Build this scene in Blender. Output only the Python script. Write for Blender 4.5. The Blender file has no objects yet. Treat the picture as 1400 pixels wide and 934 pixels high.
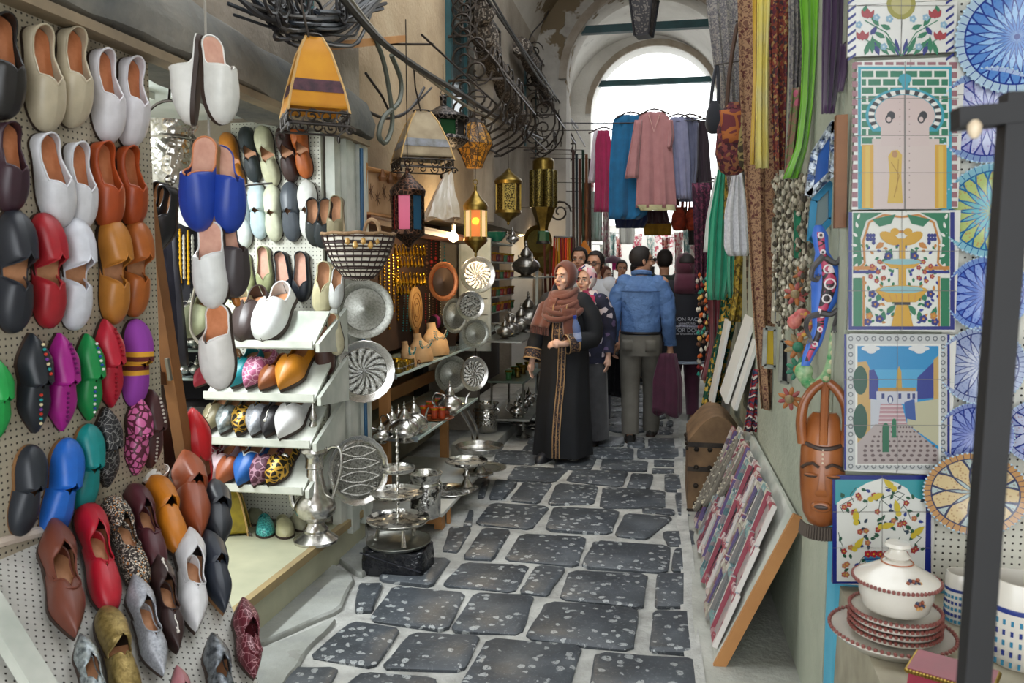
import bpy, math, random
from mathutils import Vector, Matrix
R_ = math.radians
rnd = random.Random(7)
SC = bpy.context.scene
COL = SC.collection

# ------------------------------------------------------------------ camera, sky, exposure
F_PX, PITCH, YAW, EYE = 1089.0, R_(5.09), R_(10.87), Vector((0, 0, 1.58))
cam_d = bpy.data.cameras.new('camera')
cam_d.sensor_width = 36.0
cam_d.lens = 36.0 * F_PX / 1400.0
cam_d.clip_start = 0.05
cam_d.dof.use_dof = True
cam_d.dof.focus_distance = 4.6
cam_d.dof.aperture_fstop = 6.3
cam = bpy.data.objects.new('camera', cam_d)
COL.objects.link(cam)
cam.location = EYE
cam.rotation_euler = (R_(90) - PITCH, 0, YAW)
SC.camera = cam

world = bpy.data.worlds.new('world')
SC.world = world
world.use_nodes = True
bg = world.node_tree.nodes['Background']
bg.inputs[0].default_value = (0.93, 0.97, 1.0, 1)
bg.inputs[1].default_value = 3.0
SC.view_settings.view_transform = 'Standard'
SC.view_settings.look = 'None'
SC.view_settings.gamma = 1.0
SC.view_settings.use_curve_mapping = False
SC.view_settings.exposure = 0.45
SC.cycles.max_bounces = 7
SC.cycles.diffuse_bounces = 4
SC.cycles.glossy_bounces = 3
SC.cycles.transmission_bounces = 5
SC.cycles.transparent_max_bounces = 8
SC.cycles.caustics_reflective = False
SC.cycles.caustics_refractive = False

def lamp(name, kind, loc, energy, color=(1, 1, 1), size=0.3, rot=(0, 0, 0), size_y=None):
    d = bpy.data.lights.new(name, kind)
    d.energy = energy
    d.color = color
    if kind == 'AREA':
        d.size = size
        if size_y:
            d.shape = 'RECTANGLE'
            d.size_y = size_y
    elif kind == 'POINT':
        d.shadow_soft_size = size
    o = bpy.data.objects.new(name, d)
    COL.objects.link(o)
    o.location = loc
    o.rotation_euler = rot
    return o

# ------------------------------------------------------------------ pixel (1400 x 934) to direction; distance always from a surface
_r = Vector((math.cos(YAW), math.sin(YAW), 0))
_f = Vector((-math.sin(YAW) * math.cos(PITCH), math.cos(YAW) * math.cos(PITCH), -math.sin(PITCH)))
_u = _r.cross(_f)
def ray(px, py):
    return _f + _r * ((px - 700) / F_PX) + _u * ((467 - py) / F_PX)
def onp(px, py, p0, n):
    d = ray(px, py)
    p0, n = Vector(p0), Vector(n)
    return EYE + d * ((p0 - EYE).dot(n) / d.dot(n))
def aX(px, py, X): return onp(px, py, (X, 0, 0), (1, 0, 0))
def aY(px, py, Y): return onp(px, py, (0, Y, 0), (0, 1, 0))
def aZ(px, py, Z): return onp(px, py, (0, 0, Z), (0, 0, 1))

# ------------------------------------------------------------------ materials
def lin(c):
    if isinstance(c, str):
        c = c.lstrip('#')
        c = [int(c[i:i + 2], 16) / 255 for i in (0, 2, 4)]
    else:
        c = [x / 255 for x in c]
    return tuple((x / 12.92 if x <= 0.04045 else ((x + 0.055) / 1.055) ** 2.4) for x in c) + (1,)

class NT:
    def __init__(s, name):
        s.m = bpy.data.materials.new(name)
        s.m.use_nodes = True
        s.t = s.m.node_tree
        s.b = s.t.nodes['Principled BSDF']
    def n(s, typ, **kw):
        x = s.t.nodes.new(typ)
        for k, v in kw.items():
            if isinstance(k, str) and hasattr(x, k):
                setattr(x, k, v)
        return x
    def l(s, a, b):
        s.t.links.new(a, b)
    def math(s, op, a, b=None, c=None):
        x = s.n('ShaderNodeMath', operation=op)
        for i, v in enumerate((a, b, c)):
            if v is None:
                continue
            if hasattr(v, 'links'):
                s.l(v, x.inputs[i])
            else:
                x.inputs[i].default_value = v
        return x.outputs[0]
    def mix(s, fac, a, b):
        x = s.n('ShaderNodeMix', data_type='RGBA')
        for i, v in ((0, fac), (6, a), (7, b)):
            if hasattr(v, 'links'):
                s.l(v, x.inputs[i])
            else:
                x.inputs[i].default_value = v
        return x.outputs[2]
    def coord(s, kind='Object', scale=1.0):
        tc = s.n('ShaderNodeTexCoord')
        if kind == 'World':
            g = s.n('ShaderNodeNewGeometry')
            o = g.outputs['Position']
        else:
            o = tc.outputs[kind]
        if scale == 1.0:
            return o
        mp = s.n('ShaderNodeMapping')
        mp.inputs['Scale'].default_value = (scale,) * 3 if not isinstance(scale, (tuple, list)) else scale
        s.l(o, mp.inputs[0])
        return mp.outputs[0]
    def ramp(s, fac, stops, const=False):
        x = s.n('ShaderNodeValToRGB')
        e = x.color_ramp.elements
        if const:
            x.color_ramp.interpolation = 'CONSTANT'
        e[0].position, e[0].color = stops[0]
        e[1].position, e[1].color = stops[-1]
        for p, c in stops[1:-1]:
            k = e.new(p)
            k.color = c
        s.l(fac, x.inputs[0])
        return x.outputs[0]
    def noise(s, vec, scale, detail=4, rough=.55):
        x = s.n('ShaderNodeTexNoise')
        x.inputs['Scale'].default_value = scale
        x.inputs['Detail'].default_value = detail
        x.inputs['Roughness'].default_value = rough
        s.l(vec, x.inputs[0])
        return x.outputs[0]
    def vor(s, vec, scale, feature='F1'):
        x = s.n('ShaderNodeTexVoronoi', feature=feature)
        x.inputs['Scale'].default_value = scale
        s.l(vec, x.inputs[0])
        return x
    def bump(s, h, strength=.3, dist=.01):
        x = s.n('ShaderNodeBump')
        x.inputs['Strength'].default_value = strength
        x.inputs['Distance'].default_value = dist
        s.l(h, x.inputs['Height'])
        s.l(x.outputs[0], s.b.inputs['Normal'])
    def base(s, v, rough=None, metal=None):
        if hasattr(v, 'links'):
            s.l(v, s.b.inputs['Base Color'])
        else:
            s.b.inputs['Base Color'].default_value = v
        if rough is not None:
            s.b.inputs['Roughness'].default_value = rough
        if metal is not None:
            s.b.inputs['Metallic'].default_value = metal
        return s.m

_MC = {}
def M(name, c, r=.6, m=0.0, c2=None, s=6, b=0.0, bs=60, bd=.004, coat=0.0, t=0.0, e=None, es=0.0, w=False, sheen=0.0):
    """plain material with noise variation c..c2 and noise bump"""
    if name in _MC:
        return _MC[name]
    k = NT(name)
    vec = k.coord('World' if w else 'Object')
    if c2 is not None:
        f = k.noise(vec, s)
        k.base(k.ramp(f, [(.32, lin(c)), (.68, lin(c2))]), r, m)
    else:
        k.base(lin(c), r, m)
    if b:
        k.bump(k.noise(vec, bs, 3), b, bd)
    if coat:
        k.b.inputs['Coat Weight'].default_value = coat
        k.b.inputs['Coat Roughness'].default_value = .15
    if t:
        k.b.inputs['Transmission Weight'].default_value = t
        k.b.inputs['IOR'].default_value = 1.3
    if e:
        k.b.inputs['Emission Color'].default_value = lin(e)
        k.b.inputs['Emission Strength'].default_value = es
    if sheen:
        k.b.inputs['Sheen Weight'].default_value = sheen
    _MC[name] = k.m
    return k.m

def leather(c, gloss=.38):
    key = 'leather_' + str(c)
    if key in _MC:
        return _MC[key]
    k = NT(key)
    vec = k.coord()
    L = lin(c)
    dk = tuple(x * .8 for x in L[:3]) + (1,)
    f = k.noise(vec, 4, 4)
    k.base(k.ramp(f, [(.3, dk), (.62, L)]), gloss)
    k.bump(k.noise(vec, 150, 2), .12, .003)
    _MC[key] = k.m
    return k.m

def ornate(name, c1, c2, scale=45, rough=.45, metal=0.0, c3=None, cut=.045, bump=.4):
    """two/three-colour curly cell ornament (embroidery, snakeskin, engraving)"""
    if name in _MC:
        return _MC[name]
    k = NT(name)
    vec = k.coord()
    nz = k.n('ShaderNodeTexNoise')
    nz.inputs['Scale'].default_value = scale * .35
    k.l(vec, nz.inputs[0])
    add = k.n('ShaderNodeMix', data_type='VECTOR')
    add.inputs[0].default_value = .12
    k.l(vec, add.inputs[4]); k.l(nz.outputs['Color'], add.inputs[5])
    v = k.vor(add.outputs[1], scale, 'DISTANCE_TO_EDGE')
    fac = k.math('LESS_THAN', v.outputs[0], cut * 1.6)
    col = k.mix(fac, lin(c1), lin(c2))
    if c3:
        w2 = k.vor(vec, scale * .6)
        col = k.mix(k.math('LESS_THAN', w2.outputs[0], .25), col, lin(c3))
    k.base(col, rough, metal)
    k.bump(v.outputs[0], bump, .004)
    _MC[name] = k.m
    return k.m

def cells(name, cols, scale=30, rough=.8, stretch=(1, 1, 1), metal=0.0, bump=.2):
    """random coloured cells out of a palette: printed and woven cloth, beadwork"""
    if name in _MC:
        return _MC[name]
    k = NT(name)
    vec = k.coord('Object', stretch)
    v = k.vor(vec, scale)
    sep = k.n('ShaderNodeSeparateColor')
    k.l(v.outputs['Color'], sep.inputs[0])
    n = len(cols)
    k.base(k.ramp(sep.outputs[0], [(i / n, lin(c)) for i, c in enumerate(cols)], True), rough, metal)
    k.bump(v.outputs[0], bump, .004)
    _MC[name] = k.m
    return k.m

def stripes(name, cols, scale, axis=0, rough=.8, wob=.0):
    if name in _MC:
        return _MC[name]
    k = NT(name)
    vec = k.coord()
    sp = k.n('ShaderNodeSeparateXYZ')
    k.l(vec, sp.inputs[0])
    x = k.math('MULTIPLY', sp.outputs[axis], scale)
    if wob:
        x = k.math('ADD', x, k.math('MULTIPLY', k.noise(vec, 14), wob))
    fr = k.math('FRACT', x)
    n = len(cols)
    k.base(k.ramp(fr, [(i / n, lin(c)) for i, c in enumerate(cols)], True), rough)
    _MC[name] = k.m
    return k.m

def pegboard(name, c, pitch=.021, rad=.20):
    k = NT(name)
    vec = k.coord()
    sp = k.n('ShaderNodeSeparateXYZ')
    k.l(vec, sp.inputs[0])
    d = []
    for i in (0, 1):
        fr = k.math('FRACT', k.math('ADD', k.math('MULTIPLY', sp.outputs[i], 1 / pitch), 50.0))
        q = k.math('SUBTRACT', fr, .5)
        d.append(k.math('MULTIPLY', q, q))
    rr = k.math('SQRT', k.math('ADD', d[0], d[1]))
    hole = k.math('LESS_THAN', rr, rad)
    dirt = k.noise(vec, 5, 5)
    L = lin(c)
    bc = k.ramp(dirt, [(.3, tuple(x * .72 for x in L[:3]) + (1,)), (.6, L)])
    k.base(k.mix(hole, bc, lin('2a2620')), .55)
    k.bump(k.math('SUBTRACT', 1.0, hole), .8, .003)
    return k.m

def mandala(name, n, twist, line, fill, fill2, rim, R=1.0, thick=.22, accent=None):
    """hand-painted plate: crossing petal lines in polar coordinates of the plate"""
    k = NT(name)
    vec = k.coord()
    sp = k.n('ShaderNodeSeparateXYZ')
    k.l(vec, sp.inputs[0])
    x, y = sp.outputs[0], sp.outputs[1]
    r = k.math('DIVIDE', k.math('SQRT', k.math('ADD', k.math('MULTIPLY', x, x), k.math('MULTIPLY', y, y))), R)
    a = k.math('ARCTAN2', y, x)
    an = k.math('MULTIPLY', a, n / 2)
    tw = k.math('MULTIPLY', k.math('POWER', r, .8), twist)
    l1 = k.math('ABSOLUTE', k.math('SINE', k.math('ADD', an, tw)))
    l2 = k.math('ABSOLUTE', k.math('SINE', k.math('SUBTRACT', an, tw)))
    mn = k.math('MINIMUM', l1, l2)
    isl = k.math('LESS_THAN', mn, thick)
    # lattice cell parity gives alternate fills
    s = k.math('MULTIPLY', k.math('SINE', k.math('ADD', an, tw)), k.math('SINE', k.math('SUBTRACT', an, tw)))
    par = k.math('GREATER_THAN', s, 0.0)
    dots = k.vor(vec, 70 / R * .2)
    dd = k.math('LESS_THAN', dots.outputs[0], .32)
    c = k.mix(par, lin(fill), lin(fill2))
    c = k.mix(k.math('MULTIPLY', dd, .55), c, lin(accent or line))
    c = k.mix(isl, c, lin(line))
    c = k.mix(k.math('LESS_THAN', r, .05), c, lin(line))
    ring = k.math('GREATER_THAN', r, .84)
    c = k.mix(ring, c, lin(rim))
    tick = k.math('LESS_THAN', k.math('ABSOLUTE', k.math('SINE', k.math('MULTIPLY', a, 22))), .18)
    c = k.mix(k.math('MULTIPLY', ring, tick), c, lin(line))
    edge = k.math('LESS_THAN', k.math('ABSOLUTE', k.math('SUBTRACT', r, .84)), .015)
    c = k.mix(edge, c, lin(line))
    k.base(c, .22)
    k.b.inputs['Coat Weight'].default_value = .4
    return k.m

def silver(name, c='d6d3cc', r=.2, kind=None, scale=60, dark='3c3a38', b=.5):
    if name in _MC:
        return _MC[name]
    k = NT(name)
    vec = k.coord()
    if kind == 'engraved':
        v = k.vor(vec, scale)
        f = k.noise(vec, scale * 1.3, 4, .7)
        k.base(k.ramp(f, [(.42, lin(dark)), (.50, lin(c))]), r, .85)  # dark-to-pale noise: engraved marks, with their sparkle put into the colour
        k.bump(k.math('ADD', v.outputs[0], f), b, .01)
    elif kind == 'hammered':
        v = k.vor(vec, scale, 'SMOOTH_F1')
        k.base(lin(c), r, .95)
        k.bump(v.outputs[0], b, .01)
    elif kind == 'radial':
        sp = k.n('ShaderNodeSeparateXYZ')
        k.l(vec, sp.inputs[0])
        x, y = sp.outputs[0], sp.outputs[1]
        rr = k.math('SQRT', k.math('ADD', k.math('MULTIPLY', x, x), k.math('MULTIPLY', y, y)))
        a = k.math('ARCTAN2', y, x)
        cb = k.n('ShaderNodeCombineXYZ')
        k.l(k.math('MULTIPLY', k.math('COSINE', a), 3.2), cb.inputs[0]); k.l(k.math('MULTIPLY', k.math('SINE', a), 3.2), cb.inputs[1]); k.l(k.math('MULTIPLY', rr, 3.0), cb.inputs[2])
        f = k.noise(cb.outputs[0], 2.6, 5, .7)
        pet = k.math('ABSOLUTE', k.math('SINE', k.math('ADD', k.math('MULTIPLY', a, 8), k.math('MULTIPLY', rr, 6))))
        g = k.math('ADD', k.math('MULTIPLY', f, .75), k.math('MULTIPLY', pet, .25))
        k.base(k.ramp(g, [(.38, lin(dark)), (.52, lin(c)), (.62, (.95, .95, .93, 1))]), r, .8)  # dark-to-white streaks: engraved petals plus sparkle painted into the colour
        k.bump(g, b, .02)
    elif kind == 'filigree':
        v = k.vor(vec, scale, 'DISTANCE_TO_EDGE')
        k.base(k.mix(k.math('LESS_THAN', v.outputs[0], .09), lin(dark), lin(c)), r, .85)
        k.bump(v.outputs[0], b, .006)
    else:
        f = k.noise(vec, scale, 3)
        L = lin(c)
        k.base(k.ramp(f, [(.3, tuple(x * .6 for x in L[:3]) + (1,)), (.6, L)]), r, .95)
        if b:
            k.bump(f, b * .3, .003)
    _MC[name] = k.m
    return k.m

# ------------------------------------------------------------------ mesh builder
def frame(o, xdir, zdir):
    """matrix with local +Y along xdir ... local Z along zdir (orthonormalised)"""
    y = Vector(xdir).normalized()
    z = Vector(zdir)
    z = (z - y * z.dot(y)).normalized()
    x = y.cross(z)
    m = Matrix((x, y, z)).transposed().to_4x4()
    m.translation = Vector(o)
    return m

class MB:
    def __init__(s):
        s.v, s.f, s.mi = [], [], []
    def add(s, vs, fs, mi=0, m=None):
        o = len(s.v)
        if m is not None:
            vs = [m @ Vector(p) for p in vs]
        s.v.extend([tuple(p) for p in vs])
        s.f.extend([tuple(i + o for i in f) for f in fs])
        s.mi.extend([mi] * len(fs))
        return s
    def box(s, c, d, m=None, mi=0, taper=1.0):
        x, y, z = (q / 2 for q in d)
        vs = []
        for sz in (-1, 1):
            t = taper if sz > 0 else 1
            for sx, sy in ((-1, -1), (1, -1), (1, 1), (-1, 1)):
                vs.append((c[0] + sx * x * t, c[1] + sy * y * t, c[2] + sz * z))
        return s.add(vs, [(3, 2, 1, 0), (4, 5, 6, 7), (0, 1, 5, 4), (1, 2, 6, 5), (2, 3, 7, 6), (3, 0, 4, 7)], mi, m)
    def hexa(s, pts, mi=0):
        """8 points: bottom 4, top 4"""
        return s.add(pts, [(3, 2, 1, 0), (4, 5, 6, 7), (0, 1, 5, 4), (1, 2, 6, 5), (2, 3, 7, 6), (3, 0, 4, 7)], mi)
    def beam(s, a, b, w, h, up=(0, 0, 1), mi=0):
        a, b = Vector(a), Vector(b)
        d = b - a
        up = Vector(up)
        if abs(d.normalized().dot(up)) > .98:
            up = Vector((0, 1, 0))
        fm = frame(a, d, up)
        return s.box((0, d.length / 2, 0), (w, d.length, h), fm, mi)
    def rings(s, rr, closed=True, cap=(True, True), mi=0, m=None):
        n = len(rr[0])
        vs = [p for r in rr for p in r]
        fs = []
        for i in range(len(rr) - 1):
            for j in range(n if closed else n - 1):
                k = (j + 1) % n
                fs.append((i * n + j, i * n + k, (i + 1) * n + k, (i + 1) * n + j))
        if closed and cap[0]:
            fs.append(tuple(range(n - 1, -1, -1)))
        if closed and cap[1]:
            fs.append(tuple((len(rr) - 1) * n + j for j in range(n)))
        return s.add(vs, fs, mi, m)
    def lathe(s, prof, seg=16, m=None, mi=0, cap=(True, True), sx=1.0, flute=0.0, nf=8):
        rr = []
        for r, z in prof:
            ring = []
            for j in range(seg):
                a = 2 * math.pi * j / seg
                q = r * (1 + flute * math.cos(nf * a))
                ring.append((q * math.cos(a) * sx, q * math.sin(a), z))
            rr.append(ring)
        return s.rings(rr, True, cap, mi, m)
    def tube(s, pts, r, seg=6, closed=False, mi=0, cap=True):
        pts = [Vector(p) for p in pts]
        n = len(pts)
        if not hasattr(r, '__len__'):
            r = [r] * n
        rr = []
        nrm = None
        for i in range(n):
            if closed:
                d = pts[(i + 1) % n] - pts[i - 1]
            else:
                d = pts[min(i + 1, n - 1)] - pts[max(i - 1, 0)]
            if d.length < 1e-9:
                d = Vector((0, 0, 1))
            d.normalize()
            if nrm is None:
                nrm = d.orthogonal().normalized()
            else:
                nrm = nrm - d * nrm.dot(d)
                nrm = nrm.normalized() if nrm.length > 1e-6 else d.orthogonal().normalized()
            bn = d.cross(nrm)
            rr.append([pts[i] + (nrm * math.cos(2 * math.pi * j / seg) + bn * math.sin(2 * math.pi * j / seg)) * r[i] for j in range(seg)])
        if closed:
            rr.append(rr[0])
            return s.rings(rr, True, (False, False), mi)
        return s.rings(rr, True, (cap, cap), mi)
    def ball(s, c, r, seg=10, rg=6, mi=0, sc=(1, 1, 1), m=None):
        pr = [(max(math.sin(math.pi * i / rg), .02) * r, -math.cos(math.pi * i / rg) * r) for i in range(rg + 1)]
        mm = Matrix.Translation(Vector(c)) @ Matrix.Diagonal((sc[0], sc[1], sc[2], 1))
        return s.lathe(pr, seg, (m @ mm) if m is not None else mm, mi)
    def grid(s, fn, nu, nv, mi=0, m=None, closed_u=False):
        vs = [fn(i / nu, j / nv) for j in range(nv + 1) for i in range(nu + 1)]
        w = nu + 1
        fs = [(j * w + i, j * w + i + 1, (j + 1) * w + i + 1, (j + 1) * w + i) for j in range(nv) for i in range(nu)]
        return s.add(vs, fs, mi, m)
    def extr(s, poly, z0, z1, m=None, mi=0, bev=0.0):
        """extruded 2-D polygon along z, optional small top bevel"""
        n = len(poly)
        cx = sum(p[0] for p in poly) / n
        cy = sum(p[1] for p in poly) / n
        rr = [[(p[0], p[1], z0) for p in poly], [(p[0], p[1], z1 - bev) for p in poly]]
        if bev:
            q = []
            for p in poly:
                d = Vector((p[0] - cx, p[1] - cy))
                L = max(d.length, 1e-6)
                q.append((p[0] - d[0] / L * bev, p[1] - d[1] / L * bev, z1))
            rr.append(q)
        return s.rings(rr, True, (True, True), mi, m)
    def build(s, name, mats, parent=None, smooth=True, solid=0.0, loc=None, mat4=None, angle=40):
        me = bpy.data.meshes.new(name)
        me.from_pydata(s.v, [], s.f)
        if not isinstance(mats, (list, tuple)):
            mats = [mats]
        for x in mats:
            me.materials.append(x)
        if any(s.mi):
            me.polygons.foreach_set('material_index', s.mi)
        if smooth:
            me.polygons.foreach_set('use_smooth', [True] * len(me.polygons))
            try:
                me.set_sharp_from_angle(angle=R_(angle))
            except Exception:
                pass
        me.update()
        o = bpy.data.objects.new(name, me)
        COL.objects.link(o)
        if parent is not None:
            o.parent = parent
        if mat4 is not None:
            if parent is not None:
                o.matrix_local = mat4
            else:
                o.matrix_world = mat4
        elif loc is not None:
            o.location = loc
        if solid:
            md = o.modifiers.new('thickness', 'SOLIDIFY')
            md.thickness = solid
            md.offset = 0
        return o

def tag(o, label=None, cat=None, group=None, kind=None):
    if label: o['label'] = label
    if cat: o['category'] = cat
    if group: o['group'] = group
    if kind: o['kind'] = kind
    return o
def thing(name, label, cat, mat4=None, group=None):
    o = bpy.data.objects.new(name, None)
    COL.objects.link(o)
    o.empty_display_size = .05
    if mat4 is not None:
        if not isinstance(mat4, Matrix):
            mat4 = Matrix.Translation(Vector(mat4))
        o.matrix_world = mat4
    return tag(o, label, cat, group)
def struct(o):
    o['kind'] = 'structure'
    return o
def inst(src, name, parent, mat4=None, mat=None):
    """another object on the same mesh"""
    o = bpy.data.objects.new(name, src.data)
    COL.objects.link(o)
    if parent is not None:
        o.parent = parent
    if mat4 is not None:
        o.matrix_local = mat4
    if mat is not None:
        o.material_slots[0].link = 'OBJECT'
        o.material_slots[0].material = mat
    return o
def T(v): return Matrix.Translation(Vector(v))
def RZ(a): return Matrix.Rotation(a, 4, 'Z')
def RX(a): return Matrix.Rotation(a, 4, 'X')
def RY(a): return Matrix.Rotation(a, 4, 'Y')
def S(k): return Matrix.Scale(k, 4)
def chain(a, b, sag, n=12):
    a, b = Vector(a), Vector(b)
    return [a.lerp(b, i / n) - Vector((0, 0, sag * 4 * (i / n) * (1 - i / n))) for i in range(n + 1)]
def smoothpath(pts, n=5):
    """Catmull-Rom through points"""
    P = [Vector(p) for p in pts]
    out = []
    for i in range(len(P) - 1):
        a, b, c, d = P[max(i - 1, 0)], P[i], P[i + 1], P[min(i + 2, len(P) - 1)]
        for k in range(n):
            t = k / n
            out.append(.5 * (2 * b + (c - a) * t + (2 * a - 5 * b + 4 * c - d) * t * t + (3 * b - a - 3 * c + d) * t ** 3))
    out.append(P[-1])
    return out
# ------------------------------------------------------------------ the setting: ground, walls, vault
def plaster(name, a, b, c, sc=1.2, peel=None):
    k = NT(name)
    vec = k.coord('World')
    f = k.noise(vec, sc, 6, .6)
    col = k.ramp(f, [(.28, lin(a)), (.5, lin(b)), (.72, lin(c))])
    # damp streaks run downwards
    mp = k.n('ShaderNodeMapping'); mp.inputs['Scale'].default_value = (5, 5, .5)
    k.l(vec, mp.inputs[0])
    st = k.noise(mp.outputs[0], 1.2, 4)
    col = k.mix(k.math('MULTIPLY', k.math('GREATER_THAN', st, .66), .2), col, lin('5e564c'))
    if peel:
        g = k.noise(vec, .95, 5, .6)
        pm = k.ramp(g, [(.585, (0, 0, 0, 1)), (.60, (1, 1, 1, 1))])
        col = k.mix(pm, col, lin(peel))
        k.bump(k.math('SUBTRACT', k.math('MULTIPLY', k.noise(vec, 40, 4), .15), pm), .5, .02)
    else:
        k.bump(k.noise(vec, 30, 5), .35, .02)
    return k.base(col, .9)

M_plast = plaster('plaster_grey_beige', '6f665b', '968b7d', 'aca293')
M_tan = plaster('plaster_tan', '8a745c', 'ad9678', 'bda98c')
M_vault = plaster('plaster_vault_peeling', '9c958c', 'bcb6ac', 'cbc6bd', peel='77674f')
M_white = plaster('whitewash', 'c3c0b9', 'd9d6d0', 'e6e4df')
M_green = plaster('plaster_pale_green', '8d9384', 'a9ae9c', 'b9bcaa')
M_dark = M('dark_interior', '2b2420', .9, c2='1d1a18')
M_conc = plaster('concrete_ledge', '85857f', 'a5a59d', 'bcbcb4', 2.4)
M_blue_paint = M('blue_paint', '2b5f86', .5, c2='1f4a6c', s=5)
M_wpaint = M('white_paint_worn', 'd8d8cf', .5, c2='aab0a6', s=4, b=.1)
M_teal = M('teal_painted_iron', '20545a', .5, c2='143c40', s=4)
M_iron = M('wrought_iron', '2a2624', .5, .6, c2='453c34', s=14)
M_wood = M('wood_brown', '8a5a30', .5, c2='6c4322', s=5, b=.2, bs=25)
M_wood_lt = M('wood_pine', 'c08a52', .55, c2='a87240', s=4, b=.15, bs=20)
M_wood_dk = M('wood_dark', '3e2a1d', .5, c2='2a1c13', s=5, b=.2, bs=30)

def mk_mortar():
    k = NT('mortar')
    vec = k.coord('World')
    f = k.noise(vec, 5, 6, .65)
    k.base(k.ramp(f, [(.3, lin('8b8a86')), (.5, lin('a9a9a5')), (.7, lin('bfbfba'))]), .85)
    k.bump(k.noise(vec, 28, 5), .5, .02)
    return k.m
M_mortar = mk_mortar()
def mk_stone():
    k = NT('basalt_paving')
    vec = k.coord('World')
    f = k.noise(vec, 3.2, 5, .6)
    col = k.ramp(f, [(.3, lin('33373c')), (.55, lin('4a4f55')), (.75, lin('62676c'))])
    g = k.noise(vec, 60, 3, .7)
    col = k.mix(k.math('MULTIPLY', k.math('GREATER_THAN', g, .6), .5), col, lin('73777a'))
    # pale chipped pock marks of the pecked stone
    nv = k.n('ShaderNodeTexNoise'); nv.inputs['Scale'].default_value = 18
    k.l(vec, nv.inputs[0])
    mx = k.n('ShaderNodeMix', data_type='VECTOR'); mx.inputs[0].default_value = .045
    k.l(vec, mx.inputs[4]); k.l(nv.outputs['Color'], mx.inputs[5])
    v = k.vor(mx.outputs[1], 19)
    sp = k.math('LESS_THAN', v.outputs[0], .30)
    sel = k.math('GREATER_THAN', k.noise(vec, 4.0, 3), .42)
    pm = k.math('MULTIPLY', k.math('MULTIPLY', sp, sel), k.math('GREATER_THAN', k.noise(vec, 85, 3, .8), .43))
    col = k.mix(k.math('MULTIPLY', pm, .9), col, lin('a3a7a8'))
    k.base(col, .42)
    k.b.inputs['Specular IOR Level'].default_value = .4
    k.bump(k.math('ADD', k.math('MULTIPLY', k.noise(vec, 22, 5), .5), k.math('MULTIPLY', pm, .3)), .4, .012)
    return k.m
M_stone = mk_stone()

def floor_h(x, y): return .004 * math.sin(5 * x + 3 * y) + .003 * math.sin(11 * x - 7 * y)
fl = MB().grid(lambda u, v: (-3.4 + 5.4 * u, -3 + 31 * v, floor_h(-3.4 + 5.4 * u, -3 + 31 * v) - .004), 54, 240).build('floor', M_mortar)
struct(fl); fl['label'] = 'pale mortar bed of the paved lane'

def chaikin(poly, it=1, q=.2):
    for _ in range(it):
        out = []
        n = len(poly)
        for i in range(n):
            a, b = poly[i], poly[(i + 1) % n]
            out += [(a[0] + (b[0] - a[0]) * q, a[1] + (b[1] - a[1]) * q), (b[0] + (a[0] - b[0]) * q, b[1] + (a[1] - b[1]) * q)]
        poly = out
    return poly
def stone(poly, h=.014, mat=None, name='paving_stone', sub=True, parent=None, jit=.006):
    # wobble the long sides, then cut the corners
    pts = []
    n = len(poly)
    for i in range(n):
        a, b = poly[i], poly[(i + 1) % n]
        pts.append(a)
        if sub:
            for t in (.33, .67):
                pts.append((a[0] + (b[0] - a[0]) * t + rnd.uniform(-jit, jit), a[1] + (b[1] - a[1]) * t + rnd.uniform(-jit, jit)))
    pts = chaikin(pts, 1, .25)
    area = sum(pts[i - 1][0] * pts[i][1] - pts[i][0] * pts[i - 1][1] for i in range(len(pts)))
    if area < 0:
        pts = pts[::-1]
    m = len(pts)
    cx = sum(p[0] for p in pts) / m; cy = sum(p[1] for p in pts) / m
    def ins(d, z):
        r = []
        for p in pts:
            v = Vector((cx - p[0], cy - p[1])); L = max(v.length, 1e-5)
            r.append((p[0] + v[0] / L * d - cx, p[1] + v[1] / L * d - cy, z))
        return r
    hh = h + rnd.uniform(-.003, .003)
    o = MB().rings([ins(0, -.02), ins(0, hh * .55), ins(.012, hh)], True, (False, True)).build(name, mat or M_stone, parent if parent is not None else fl, loc=(cx, cy, 0))
    return o
Z7 = lambda x, y: tuple(aZ(340 + .4571 * x, 560 + .4571 * y, .01))[:2]
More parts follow.
